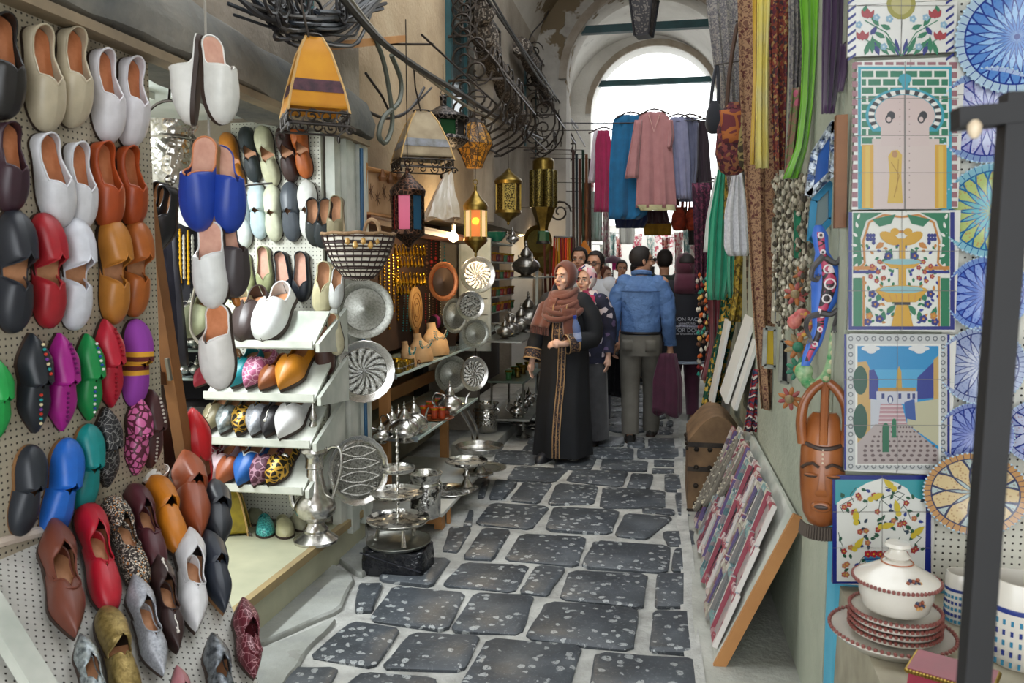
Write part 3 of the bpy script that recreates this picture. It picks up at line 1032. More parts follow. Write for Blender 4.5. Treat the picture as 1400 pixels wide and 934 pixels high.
rpair('pale silver pointed slipper', M('silver_leather', 'b9bcc4', .38, .35, c2='8d9097', s=30, b=.3, bs=80), (176, 797), (222, 930), 'on the front rack', 'pslip', k=.66)
rpair('gold brocade slipper', M('gold_leather', 'a8925a', .35, .55, c2='6e5c30', s=14, b=.4, bs=50), (138, 838), (182, 975), 'on the front rack', 'mule', k=.74)
rpair('silver foil slipper', M('foil_leather', 'b9c2c4', .25, .6, c2='5b6468', s=12, b=.5, bs=30), (104, 876), (140, 985), 'at the lower edge of the front rack', 'pslip', k=.74)
rpair('dark brown slipper with white embroidery', leather('33201f'), (208, 770), (242, 898), 'on the front rack', 'pslip', k=.66, deco=deco_swirl('e6e0d8'))
rpair('white pointed slipper', leather('d9d8da'), (251, 734), (266, 872), 'on the front rack', 'pslip', k=.66)
rpair('navy leather pointed mule', leather('262c38'), (276, 734), (306, 842), 'on the front rack', 'pmule', k=.8, sole=M_sole_t)
rpair('burgundy embroidered slipper', ornate('burgundy_emb', '5b1a26', 'b3848a', 13, .4, cut=.02), (324, 828), (346, 934), 'at the rack corner by the step', 'pslip', k=.8, ins=M('ins_red', '7a3038', .6))
rpair('tarnished dark silver slipper', M('dark_foil', '8a9096', .3, .6, c2='31363c', s=12, b=.4, bs=40), (282, 876), (312, 990), 'at the lower rack edge', 'pslip', k=.8)
rpair('dusty pink slipper', leather('a36a70'), (236, 918), (262, 1010), 'at the very bottom edge', 'pslip', k=.7)
single((190, 668), (222, 645), RACK, 'curl', 'd8d4cd', 'white slipper lying behind the maroon shoe', G2, out=RO)
single((150, 672), (172, 695), RACK, 'pslip', ornate('cream_dots', 'a89c84', '5e5546', 22, .7), 'cream patterned slipper half hidden behind the canvas shoe', G2, out=RO, zs=.8)
pair((286, 664), (300, 752), RACK, 'pmule', leather('20242c'), 'black glitter pointed mule', 'behind the chestnut mules', G2, out=RO)
single((262, 556), (276, 652), ((-1.80, 0, 0), (1, 0, 0)), 'boot', leather('c0141f'), 'bright red pointed slipper standing by the timber', G2, out=(.6, -.8, 0))

# far return wall: white pegboard with pairs and slanted shelves
WY = 3.955
board('pegboard_panel', 'white perforated pegboard at the end of the shoe stall', 'pegboard', [(-2.28, WY, .22), (-1.775, WY, .22), (-1.775, WY, 2.36), (-2.28, WY, 2.36)], .03, pegboard('pegboard_cream', 'd3d3c6', .021, .15))
WALLP = ((0, WY - .008, 0), (0, -1, 0))
G3 = 'slippers on the white pegboard'
WO = (.10, -1, .06)
WN = 'on the white pegboard'
for nm, c, a, b, wh, st in (
    ('mustard leather mule', 'c47c28', (311, 182), (331, 264), 'at the near end of its top row', 'bmule'), ('bottle black leather mule', '2a3236', (337, 174), (352, 250), 'in the top row of the white pegboard', 'bmule'),
    ('cream leather mule', 'c9c8a8', (359, 173), (378, 256), 'in the top row of the white pegboard', 'bmule'), ('dark brown leather mule', '3c2826', (388, 172), (402, 250), 'under the yellow lampshade', 'bmule'),
    ('burnt orange leather mule', 'b5602c', (408, 168), (422, 245), 'at the jamb end of the top row', 'bmule'),
    ('white mule', 'd6dcd8', (330, 262), (338, 340), 'in the second row beside pale blue', 'mule'), ('pale blue mule', 'b9ccd2', (353, 250), (359, 328), 'in the second row of the white pegboard', 'mule'),
    ('ivory mule', 'd0d2b8', (374, 253), (379, 331), 'between pale blue and grey pairs', 'mule'), ('slate grey mule', '4c525a', (398, 249), (403, 331), 'in the second row of the white pegboard', 'mule'),
    ('chalk white mule', 'dedfda', (421, 247), (427, 330), 'at the jamb end of the second row', 'mule')):
    pair(a, b, WALLP, st, c, nm, wh, G3, out=WO, k=.74 if st == 'bmule' else .8)
for nm, c, h, t, wh, st in (
    ('sage green flat', 'a9ae82', (335, 346), (340, 411), 'near the hanging white slippers', 'flat'), ('sage green flat', 'a9ae82', (362, 337), (365, 401), 'beside the black flats', 'flat'),
    ('black ballet flat', '20242c', (385, 344), (394, 412), 'beside the sage flats', 'flat'), ('black ballet flat', '20242c', (414, 344), (414, 413), 'nearest the door jamb', 'flat')):
    single(t, h, WALLP, st, c, nm + ' on the white pegboard ' + wh, G3, ins=M_ins_p, out=WO, ws=1.1)
JP = ((0, 3.86, 0), (0, -1, 0))
for nm, c, h, t, st, kw in (
    ('black mule with tan lining hanging against the jamb', '262b2c', (428, 272), (433, 338), 'open', {}), ('taupe slip-on hanging above the striped basket', '8d8468', (461, 268), (458, 334), 'open', {}),
    ('dark green mule hanging behind the black one', '232a2e', (448, 272), (440, 340), 'open', {}),
    ('cream slip-on hanging below the striped basket', 'c5bd98', (446, 357), (440, 431), 'slip', {}), ('white slip-on tucked behind the cream one', 'd6d8d6', (464, 366), (457, 422), 'slip', {}),
    ('cream slipper hanging behind a brown one', 'c9c1a2', (455, 428), (462, 486), 'slip', {}), ('dark brown slipper with pale insole hanging by the trays', '4a2e28', (440, 444), (448, 514), 'mule', dict(ins=M_ins_p))):
    single(t, h, JP, st, c, nm, 'slippers hung by the door jamb', out=(.25, -1, .05), **({'ins': M_ins} | kw))

# slanted shelves with shoes
G4 = 'slippers on the slanted shelves'
def shelf(yf, xl, xr, nm, rows, Yf=3.60, slope=38, bracket=True):
    zc = aY(xr, yf, Yf).z
    A, B = aY(xl, yf, Yf), aY(xr, yf, Yf)
    t = thing('shoe_shelf', nm, 'shelf', (A.x, WY, zc))
    o = Vector((A.x, WY, zc))
    back = Vector((0, .26 * math.cos(R_(slope)), .26 * math.sin(R_(slope))))
    pts = [A + Vector((0, 0, -.012)), B + Vector((0, 0, -.012)), B + back, A + back]
    pts = [Vector((p.x, p.y, zc - .012)) - o if i < 2 else Vector((p.x, p.y, zc - .012 + back.z)) - o for i, p in enumerate(pts)]
    m = MB(); m.hexa([p + Vector((0, 0, -.018)) for p in pts] + pts); m.build('plank', M_wpaint, t, smooth=False)
    MB().beam(pts[0] + Vector((0, -.008, .008)), pts[1] + Vector((0, -.008, .008)), .012, .035).build('lip', M_wpaint, t, smooth=False)
    for e in (pts[1],):
        b = MB(); x = e.x + .012
        b.hexa([(x, e.y, e.z - .03), (x + .02, e.y, e.z - .03), (x + .02, 0, e.z - .06), (x, 0, e.z - .06), (x, e.y, e.z + .01), (x + .02, e.y, e.z + .01), (x + .02, 0, e.z + .17), (x, 0, e.z + .17)])
        b.build('bracket', M_wpaint, t, smooth=False)
    n = Vector((0, -math.sin(R_(slope)), math.cos(R_(slope))))
    pl = ((0, Yf, zc), tuple(n))
    for lab, mat, toe, heel, st, kw in rows:
        single(toe, heel, pl, st, mat, lab, G4, **({'ws': 1.25, 'zs': 1.25} | kw))
sh = lambda c: leather(c)
shelf(470, 300, 428, 'top slanted white shoe shelf with white bracket', [
    ('cream flat shoe at the near end of the top slanted shelf', sh('b9bd9c'), (258, 466), (287, 416), 'slip', {}), ('cream slip-on on the top shelf beside dark brown', sh('c1c3a4'), (316, 462), (337, 410), 'slip', {}),
    ('polished dark brown slip-on on the top slanted shelf', sh('3b2d2b'), (331, 470), (362, 410), 'slip', {}), ('white slip-on at the bracket end of the top shelf', sh('dcdedd'), (360, 470), (394, 406), 'slip', {})])
shelf(543, 280, 430, 'second slanted white shoe shelf', [
    ('crimson slipper on the second slanted shelf', sh('a8243c'), (268, 533), (296, 500), 'pslip', {}), ('tan slipper hidden behind the hanging white one', sh('8a6a44'), (296, 535), (330, 490), 'pslip', {}),
    ('turquoise slipper on the second slanted shelf', sh('128a94'), (318, 535), (356, 485), 'pslip', {}), ('pink embroidered slipper on the second slanted shelf', ornate('pink_emb', 'a85a7c', 'd9a8bd', 12, .5), (338, 536), (374, 484), 'pslip', {}),
    ('cognac brown slipper on the second slanted shelf', sh('8a4f28'), (357, 538), (394, 496), 'pslip', {}), ('mustard slipper at the end of the second shelf', sh('c07c1e'), (385, 540), (422, 480), 'pslip', {})])
shelf(606, 278, 424, 'third slanted white shoe shelf', [
    ('beige woven slipper on the third shelf', sh('9c9274'), (285, 594), (312, 546), 'pslip', dict(deco=deco_swirl('cfc6ae'))), ('bright silver slipper beside beige on the third shelf', _MC['foil_leather'], (303, 598), (330, 548), 'pslip', {}),
    ('black and gold slipper on the third shelf', ornate('black_gold', '241d12', 'c79a3a', 10, .35, .4, cut=.06), (326, 600), (350, 548), 'pslip', {}), ('plain silver slipper on the third shelf', _MC['silver_leather'], (346, 601), (370, 546), 'pslip', {}),
    ('black slipper with white flower on the third shelf', sh('1f1c20'), (364, 602), (391, 548), 'pslip', dict(deco=deco_swirl('f0ece6'))), ('white pointed slipper on the third shelf', sh('dddcdc'), (384, 606), (420, 544), 'pslip', {})])
shelf(670, 276, 414, 'lowest slanted white shoe shelf', [
    ('red and grey slipper on the lowest shelf', ornate('red_grey', '8d2a3c', 'b0a8a4', 9, .6), (276, 656), (305, 602), 'pslip', {}), ('pale pink slipper on the lowest shelf', sh('c2a8b0'), (288, 662), (324, 612), 'pslip', {}),
    ('rust brown slipper on the lowest shelf', sh('9a4f2a'), (300, 668), (338, 616), 'pslip', {}), ('blue and white slipper on the lowest shelf', sh('1d5fae'), (328, 670), (362, 608), 'pslip', dict(rim=leather('d9dde2'))),
    ('plum embroidered slipper on the lowest shelf', ornate('plum_emb', '54283c', 'a37a8c', 11, .6), (348, 670), (382, 612), 'pslip', {}), ('black and gold brocade slipper on the lowest shelf', _MC['black_gold'], (368, 669), (402, 614), 'pslip', {})])
FLP = ((0, 0, .2), (0, 0, 1))
for nm, c, t, h in (('teal sequined slipper on the stall floor', ornate('teal_sequin', '2a7d80', '5fc0b8', 18, .3), (364, 737), (358, 694)), ('cream slipper on the stall floor', sh('b9b48e'), (392, 738), (382, 706)),
    ('small beige slipper beside the ewer on the floor', sh('aaa68c'), (418, 728), (394, 702)), ('grey slipper under the lowest shelf', sh('8b8a7c'), (346, 702), (336, 688)), ('olive slipper next to the yellow lamp stand', sh('87886e'), (348, 720), (352, 700))):
    tw, hw = aZ(*t, .2), aZ(*h, .2)
    shoe(tw, tw + (hw - tw).normalized() * .25, (0, 0, 1), 'slip', c, nm, 'slippers on the stall floor', ins=M_sole_d)

# slippers hung on a cord in front of the stall
HY = 2.36
HP = ((0, HY, 0), (0, -1, 0))
G5 = 'slippers hanging on the cord'
HO = (.25, -1, 0)
cordtop, cordbot = aY(279, -60, HY), aY(300, 440, HY)
tag(MB().tube([cordtop, aY(281, 40, HY), aY(286, 190, HY), aY(292, 310, HY), cordbot], .004, 5).build('cord', M('grey_cord', '9a958c', .8)), 'thin grey cord carrying the hanging slippers', 'cord')
tp = lambda x, y, d=0: aY(x, y, HY + d)
shoe(tp(268, 172), tp(277, 48), (-1, -.45, 0), 'mule', leather('d9d8d2'), 'white mule hanging sole to sole, stall side of the cord', G5, ins=M_ins_p)
shoe(tp(300, 172), tp(284, 50), (1, -.35, 0), 'mule', leather('d9d8d2'), 'white mule hanging sole to sole, lane side of the cord', G5, ins=M_ins_p)
shoe(tp(277, 318), tp(286, 188), (-.1, -1, 0), 'mule', leather('1f3f9c'), 'royal blue mule with peach insole hanging on the cord', G5, ins=M_ins_p, rim=M_ins_o, sole=M_sole_t)
shoe(tp(310, 320, .03), tp(298, 200, .03), (1, -.5, 0), 'mule', leather('1f3f9c'), 'royal blue mule seen from its side on the cord', G5, ins=M_ins_p, sole=M_sole_t)
shoe(tp(296, 422), tp(290, 303), (.05, -1, 0), 'mule', leather('dedfdd'), 'white mule hanging just below the blue pair', G5, ins=M_ins_p)
shoe(tp(318, 408, .04), tp(304, 300, .04), (1, -.4, 0), 'mule', leather('3b3436'), 'dark mule behind the hanging white one', G5, ins=M_ins_p)
shoe(tp(305, 532), tp(300, 415), (0, -1, 0), 'mule', leather('dddad6'), 'lowest white mule hanging on the cord', G5, ins=M_ins_o)
shoe(tp(325, 420, .06), tp(314, 395, .06), (1, -.4, 0), 'mule', leather('b5702c'), 'small tan mule peeping behind the lowest white one', G5)
# black embroidered slippers hung by the timber
for i, (h, t) in enumerate((((228, 250), (208, 330)), ((236, 255), (222, 345)))):
    single(t, h, ((0, 2.75, 0), (0, -1, 0)), 'pslip', leather('1d1c22'), ('nearer' if i == 0 else 'farther') + ' black embroidered slipper hanging beside the timber', 'black embroidered slippers', deco=deco_swirl('b9a890'))
# ------------------------------------------------------------------ metalware stall
S_plain = silver('silver_plain', 'cfccc6', .22, None, 30, b=.2)
S_dull = silver('silver_dull', 'a9aaa2', .36, None, 14, b=.4)
S_eng = silver('silver_engraved', 'dcdad4', .25, 'engraved', 7, b=.9)
S_rad = silver('silver_radial', 'cfcdc6', .24, 'radial', 1, b=.9)
S_engf = silver('silver_engraved_fine', 'd2d0c8', .28, 'engraved', 11, b=.8)
S_ham = silver('silver_hammered', 'c9c6bf', .2, 'hammered', 55, b=.6)
S_brass = silver('brass', '8f763a', .33, None, 25, b=.3)
S_brassf = silver('brass_filigree', '948244', .35, 'filigree', 60, dark='2e2510', b=.6)
S_gold = M('gold', 'd9a832', .25, .95)
S_cop = silver('copper', 'b5714a', .3, None, 20, b=.3)
def depth(p): return (Vector(p) - EYE).dot(_f)
def px2m(n, p): return n * depth(p) / F_PX
PROTO = {}
def proto(key, parts):
    out = []
    for nm, mb, mat in parts:
        o = mb.build(nm, mat)
        COL.objects.unlink(o)
        out.append((nm, o.data))
        bpy.data.objects.remove(o)
    PROTO[key] = out
def place(key, name, label, cat, m, group=None, mats=None):
    t = thing(name, label, cat, m, group)
    for i, (nm, d) in enumerate(PROTO[key]):
        mesh_part(nm, d, t, (mats or {}).get(nm))
    return t
# trays: unit radius
def disc_mb(prof, seg=40, flute=0, nf=16): return MB().lathe(prof, seg, flute=flute, nf=nf)
proto('tray', [('rim', MB().lathe([(.74, .025), (.76, .0), (.80, .012), (.93, .075), (.985, .085), (1.0, .07), (.98, .05), (.80, -.02)], 48, flute=.008, nf=24, cap=(False, False)), S_plain),
               ('centre', MB().lathe([(.75, -.02), (.75, .012), (.45, .02), (.43, .012), (.12, .014), (.1, .03), (.01, .035)], 40), S_rad)])
proto('tray_plain', [('rim', MB().lathe([(.72, .03), (.74, .0), (.79, .02), (.95, .06), (1.0, .055), (.98, .03), (.79, -.02)], 48, cap=(False, False)), S_dull),
               ('centre', MB().lathe([(.74, -.02), (.74, .004), (.10, .004), (.08, .014), (.01, .02)], 40), S_dull)])
def leafpat():
    m = MB()
    for y in (-.55, -.18, .2, .55):
        w = .70 * math.sqrt(1 - y * y)
        for sg in (1, -1):
            m.tube([(-w + 2 * w * i / 12, y + sg * .15 * math.sin(math.pi * i / 12), .03) for i in range(13)], .022, 4)
    return m
proto('tray_leaf', [('rim', PROTO['tray'][0][1] and MB().lathe([(.80, .02), (.84, .0), (.95, .06), (1.0, .065), (.98, .04), (.82, -.02)], 48, flute=.012, nf=30, cap=(False, False)), S_plain),
               ('centre', MB().lathe([(.83, -.02), (.83, .012), (.01, .014)], 40), silver('leaf_base', '9a9992', .32, 'engraved', 16, dark='6a6862', b=.8)), ('leaf_relief', leafpat(), M('bright_relief', 'e6e4de', .25, .7))])
def tray(px, py, ry, X, key, label, n=(.5, -.86, .05), rx=None, group='hanging metal trays', mats=None, name='tray'):
    p = aX(px, py, X)
    r = px2m(ry, p)
    n = Vector(n).normalized()
    up = Vector((0, 0, 1))
    m = frame(p, up, n) @ Matrix.Diagonal((r * ((rx or ry) / ry), r, r, 1))
    return place(key, name, label, 'tray', m, group, mats)
tray(498, 423, 40, -1.60, 'tray_plain', 'plain tarnished round tray hanging below the striped basket')
tray(497, 508, 43, -1.60, 'tray', 'bright engraved round tray with fluted rim hanging by the door jamb')
tray(490, 643, 49, -1.58, 'tray_leaf', 'oval silver tray with leaf relief standing above the step', rx=41)
tray(653, 376, 25, -1.50, 'tray', 'topmost engraved round tray by the amber lantern')
tray(643, 418, 20, -1.50, 'tray', 'dark patterned round tray, second below the amber lantern', mats={'centre': silver('silver_dark_pattern', 'a9a79f', .3, 'engraved', 6, b=.8)})
tray(650, 456, 20, -1.50, 'tray_plain', 'plain greenish metal tray, third below the amber lantern')
tray(648, 511, 24, -1.50, 'tray', 'lowest engraved oval tray below the glass shelf', rx=20)
tray(606, 385, 27, -1.75, 'tray_plain', 'dark copper dish at the end of the jewellery board', rx=21, mats={'rim': S_cop, 'centre': M('dark_copper', '4a3a30', .35, .8)})
tray(622, 432, 24, -1.72, 'tray_plain', 'brown silver dish standing behind the bracelet rolls', rx=18)
tray(618, 512, 26, -1.78, 'tray_plain', 'large dull dish leaning under the glass shelf', rx=24)

tag(MB().tube([aX(652, 340, -1.52), aX(650, 535, -1.52)], .004, 5).build('tray_chain', M_iron), 'thin chain the four stacked trays hang on', 'chain')
# glass shelves and the low table
M_glass = M('shelf_glass', 'b4c4be', .05, t=.5, c2=None)
def glass_shelf(z, x0, x1, y0, y1, label, lip):
    t = thing('glass_shelf', label, 'shelf', (x0, y0, z))
    MB().box(((x1 - x0) / 2, (y1 - y0) / 2, -.006), (x1 - x0, y1 - y0, .012)).build('pane', M_glass, t, smooth=False)
    MB().box(((x1 - x0) / 2, -.004, -.012), (x1 - x0, .012, .03)).build('edge_strip', M('alu_strip', 'b9c4cc', .3, .7), t, smooth=False)
    MB().box((x1 - x0 + .004, (y1 - y0) / 2, -.006), (.008, y1 - y0, .016)).build('edge_strip', M('glass_edge', 'cfe0da', .2), t, smooth=False)
    for yy in ((.12, y1 - y0 - .12) if lip else (.1, 1.3)):
        MB().box((.02, yy, -.03), (.04, .03, .04)).build('bracket', M_iron, t, smooth=False)
        MB().beam((.02, yy, -.03), ((x1 - x0) * .8, yy, -.02), .02, .012).build('bracket_arm', M_iron, t, smooth=False)
    return t
glass_shelf(.905, -2.40, -1.70, 4.90, 7.1, 'long glass shelf carrying jewellery busts and bracelet rolls', True)
glass_shelf(.54, -2.30, -1.50, 4.70, 6.30, 'lower glass shelf carrying silver teapots', False)
lt = thing('low_table', 'low white-topped pine bench with cake stands by the paving', 'bench', (-2.0, 4.5, 0))
MB().box((.36, .74, .105), (.68, 1.40, .022)).build('top', M('white_laminate', 'dcdcd6', .35, c2='c2c2ba'), lt, smooth=False)
for x, yy in ((.66, .12), (.66, 1.36), (.06, .12), (.06, 1.36)):
    MB().box((x, yy, .048), (.05, .07, .096)).build('leg', M_wood_lt, lt, smooth=False)
MB().box((.36, .06, .07), (.66, .02, .05)).build('rail', M_wood_lt, lt, smooth=False)
MB().box((.69, .22, .05), (.02, .03, .1)).build('brace', M_wood_lt, lt, smooth=False)
fr = thing('timber_stand', 'pine timber stand standing under the glass shelves', 'stand', (-2.0, 4.9, 0))
for x, yy, h in ((.22, -.02, .88), (.28, 1.18, .53), (.05, 2.0, .88)):
    MB().box((x, yy, h / 2), (.06, .06, h)).build('post', M_wood_lt, fr, smooth=False)
MB().box((-.06, 1.0, .63), (.02, 2.1, .10)).build('rail', M_wood_lt, fr, smooth=False)
MB().box((-.08, 1.0, .28), (.02, 2.2, .42)).build('back_panel', M('plywood_grey', '8e8872', .7, c2='6e6a58'), fr, smooth=False)

# teapots ----------------------------------------------------------------
def teapot_parts(mat):
    body = MB().lathe([(.20, 0), (.22, .015), (.13, .05), (.15, .08), (.30, .16), (.36, .26), (.34, .36), (.22, .46), (.13, .52), (.14, .55)], 18)
    lid = MB().lathe([(.16, .55), (.15, .58), (.13, .64), (.07, .72), (.03, .76), (.045, .79), (.02, .83), (.035, .86), (.01, .93)], 14)
    sp = MB().tube(smoothpath([(.30, 0, .20), (.46, 0, .26), (.50, 0, .42), (.60, 0, .56)], 4), [.06, .056, .052, .048, .042, .04, .038, .034, .03, .028, .026, .024, .022], 8)
    hd = MB().tube(smoothpath([(-.14, 0, .52), (-.40, 0, .60), (-.52, 0, .42), (-.42, 0, .26), (-.32, 0, .22)], 4), .022, 6)
    ft = MB()
    for i in range(4):
        a = math.pi / 4 + i * math.pi / 2
        ft.ball((.17 * math.cos(a), .17 * math.sin(a), 0), .035, 6, 4)
    return [('body', body, mat), ('lid', lid, mat), ('spout', sp, mat), ('handle', hd, mat)]
proto('teapot', teapot_parts(S_plain))
def teapot(px, py, hpx, Z, label, group, rz=0, mats=None, X=None):
    p = aX(px, py, X) if X is not None else aZ(px, py, Z)
    if X is not None and Z is not None: p.z = Z
    h = px2m(hpx, p)
    return place('teapot', 'teapot', label, 'teapot', T(p) @ RZ(rz) @ S(h / .93), group, mats)
GT = 'teapots on the lower glass shelf'
for px, py, h, lab, rz in ((521, 606, 34, 'small silver teapot at the near end of the lower glass shelf', .4), (536, 598, 44, 'slim silver teapot behind the front one', -.5), (553, 604, 56, 'tallest silver teapot at the front of the lower glass shelf', 2.6),
                           (566, 592, 50, 'silver teapot between the tall one and the amber glasses', 1.2), (545, 590, 38, 'silver teapot at the back near the wall side', 2.2), (615, 566, 46, 'silver teapot at the far end of the lower glass shelf', .6)):
    teapot(px, py, h, .541, lab, GT, rz)
proto('tea_glass', [('glass', MB().lathe([(.32, 0), (.34, .03), (.30, .35), (.36, .75), (.42, 1.0), (.39, 1.0), (.33, .75), (.27, .35), (.29, .06), (.01, .05)], 14), M('amber_glass', 'b5401f', .12, coat=.5)),
                    ('gold_band', MB().lathe([(.375, .78), (.435, .98), (.40, .98), (.35, .78)], 14, cap=(False, False)), S_gold)])
def glass(p, h, label, group, col=None):
    mats = {'glass': col} if col else None
    return place('tea_glass', 'tea_glass', label, 'glass', T(p) @ S(h), group, mats)
for i, (px, py) in enumerate(((580, 572), (588, 566), (600, 562), (610, 568), (594, 574), (604, 574))):
    p = aZ(px, py - 2, .548)
    glass(p, px2m(15, p), 'amber tea glass with gilt rim on the lower glass shelf', 'amber tea glasses', None)
p = aZ(595, 572, .541)
tag(place('tray_plain', 'tray', 'low copper tray under the amber tea glasses', 'tray', T(p) @ S(px2m(26, p)), None, {'rim': S_cop, 'centre': S_cop}))

# ewer -------------------------------------------------------------------
def ewer():
    p = aZ(432, 740, .2)
    h = px2m(195, p)
    t = thing('ewer', 'tall silver coffee ewer with long spout standing on the stall step', 'ewer', T(p) @ RZ(R_(8)) @ S(h))
    MB().lathe([(.15, 0), (.155, .02), (.12, .045), (.085, .07), (.09, .09), (.065, .12), (.06, .14), (.09, .16), (.135, .20), (.145, .25), (.13, .30), (.085, .36), (.065, .44), (.055, .52), (.065, .53), (.06, .56), (.06, .60), (.075, .62), (.09, .64)], 24).build('body', S_plain, t)
    MB().lathe([(.10, .64), (.10, .655), (.075, .70), (.05, .76), (.025, .80), (.035, .82), (.02, .85), (.03, .88), (.012, .93), (.004, 1.0)], 18).build('lid', S_plain, t)
    MB().tube(smoothpath([(-.12, 0, .22), (-.16, 0, .28), (-.17, 0, .42), (-.18, 0, .56), (-.20, 0, .61), (-.225, 0, .60), (-.235, 0, .57)], 4), [.022 - .0004 * i for i in range(25)], 8).build('spout', S_plain, t)
    MB().tube(smoothpath([(.06, 0, .62), (.12, 0, .67), (.18, 0, .66), (.19, 0, .56), (.16, 0, .42), (.12, 0, .30)], 4), .011, 7).build('handle', S_plain, t)
ewer()
# tiered stand -----------------------------------------------------------
def tiered():
    b = aZ(545, 777, 0)
    d = depth(b)
    k = d / F_PX
    blk = thing('wrapped_block', 'black plastic wrapped block under the tiered tray stand', 'block', T(b))
    m = MB()
    rr = []
    for z, sc_ in ((0, 1.0), (.01, 1.03), (.07, 1.0), (.125, .97), (.13, .93)):
        rr.append([((.17 * sc_ * math.copysign(abs(math.cos(a)) ** .35, math.cos(a)) + .006 * math.sin(9 * a + z * 40)), .13 * sc_ * math.copysign(abs(math.sin(a)) ** .35, math.sin(a)), z) for a in [2 * math.pi * j / 40 for j in range(40)]])
    m.rings(rr); m.build('wrapping', M('black_plastic', '17181d', .18, b=.6, bs=18, bd=.02), blk)
    MB().beam((-.165, -.13, .12), (.165, -.132, .04), .012, .004).build('fold', M('black_plastic_fold', '2c2d33', .2), blk, smooth=False)
    t = thing('tiered_stand', 'four-tier silver tray stand on the black block', 'stand', T(b + Vector((0, 0, .131))))
    for i, (z, r, nm) in enumerate(((.012, 44 * k, 'base_tray'), (.13, 43 * k, 'tray'), (.275, 37 * k, 'tray'), (.405, 24 * k, 'tray'))):
        MB().lathe([(r * .2, z), (r * .9, z), (r, z + .014), (r * 1.005, z + .010), (r * .9, z - .008), (r * .2, z - .008)], 40, flute=.006, nf=32).build(nm, S_dull if i == 0 else S_engf, t)
    for a in range(3):
        MB().tube([(.12 * math.cos(a * 2.1 - 1), .12 * math.sin(a * 2.1 - 1), .02), (.10 * math.cos(a * 2.1 - 1), .10 * math.sin(a * 2.1 - 1), .125)], [.015, .006], 6).build('foot', S_plain, t)
    pr = [(.008, .13)]
    z = .13
    while z < .60:
        pr += [(.007, z + .01), (.012, z + .02), (.007, z + .03)]
        z += .035
    MB().lathe(pr + [(.002, z)], 10).build('pole', S_plain, t)
tiered()
# buckets, cake stands
def bucket(p, w, h, label, mat=None, group=None, handle=False, name='bucket'):
    t = thing(name, label, 'bucket', T(p), group)
    r = w / 2
    MB().lathe([(r * .82, .02 * h), (r * .88, .05 * h), (r * .9, .3 * h), (r * .92, .7 * h), (r * .82, .80 * h), (r * .84, .86 * h), (r * 1.0, .97 * h), (r * 1.02, h), (r * .96, h), (r * .78, .84 * h), (r * .84, .1 * h), (.005, .06 * h)], 30).build('body', mat or S_ham, t)
    MB().lathe([(r * .93, .74 * h), (r * .95, .76 * h), (r * .86, .80 * h)], 30, cap=(False, False)).build('band', S_plain, t)
    for i in range(3):
        MB().ball((r * .75 * math.cos(i * 2.1 + .5), r * .75 * math.sin(i * 2.1 + .5), .02 * h), .07 * r, 8, 5).build('foot', S_plain, t)
    for sg in (-1, 1):
        MB().tube([(sg * r * (.9 + .16 * math.sin(math.pi * i / 6)), .0, (.62 + .2 * i / 6) * h) for i in range(7)], .03 * r + .002, 6).build('ear', S_plain, t)
    if handle:
        MB().tube([(r * 1.02 * math.cos(math.pi * i / 14), 0, h * .96 + .9 * r * math.sin(math.pi * i / 14)) for i in range(15)], .006, 6).build('handle', M_iron, t)
    return t
p = aZ(582, 707, .117); bucket(p, px2m(46, p), px2m(62, p), 'engraved silver ice bucket on the low white bench', S_eng)
p = aZ(665, 590, .1); bucket(p, px2m(34, p), px2m(40, p), 'hammered silver bucket on the kerb beyond the bench')
p = aX(235, 262, -1.95); bucket(p, px2m(74, p), px2m(92, p), 'hammered silver bucket hanging at the shoe stall entrance', S_ham, None, True)
tag(MB().tube([p + Vector((0, 0, px2m(92, p) * .96 + px2m(37, p) * .9)), aX(236, 85, -1.95)], .005, 5).build('hook', M_iron), 'thin iron hook holding the hanging silver bucket', 'hook')
def cake(p, r, h, label, bowl=False):
    t = thing('cake_stand', label, 'cake stand', T(p), 'silver cake stands')
    MB().lathe([(r * .55, 0), (r * .55, .012), (r * .3, .1 * h), (r * .12, .35 * h), (r * .2, .5 * h), (r * .1, .65 * h), (r * .16, .85 * h), (r * .2, .93 * h)], 20, flute=.04, nf=6).build('stem', S_plain, t)
    MB().lathe([(.01, .95 * h), (r * .9, .95 * h), (r, 1.0 * h + (.02 if bowl else .008)), (r * 1.01, 1.0 * h + (.018 if bowl else .0)), (r * .9, .92 * h), (r * .2, .90 * h)], 32, flute=.01, nf=20).build('dish', S_engf if not bowl else S_plain, t)
    return t
p = aZ(638, 668, .117); cake(p, px2m(29, p), px2m(38, p), 'engraved silver cake stand at the middle of the bench')
p = aZ(656, 648, .117); cake(p, px2m(33, p), px2m(36, p), 'shallow silver bowl on a foot at the far end of the bench', True)
p = aZ(663, 640, .117); place('tray_plain', 'tray', 'round dull tray lying at the far end of the bench', 'tray', T(p) @ S(px2m(30, p)), None)
p = aZ(615, 672, .117); place('tray', 'tray', 'dark engraved tray lying under the engraved cake stand', 'tray', T(p) @ S(px2m(34, p)), None)
for i, pts in enumerate((((630, 562), (645, 590), (646, 612)), ((639, 560), (652, 588), (652, 610)))):
    tag(MB().tube(smoothpath([aX(*q, -1.52) for q in pts], 5), .012, 6).build('curved_leg', S_plain), ('first' if i == 0 else 'second') + ' curved silver leg arching down from the glass shelf', 'leg rod')

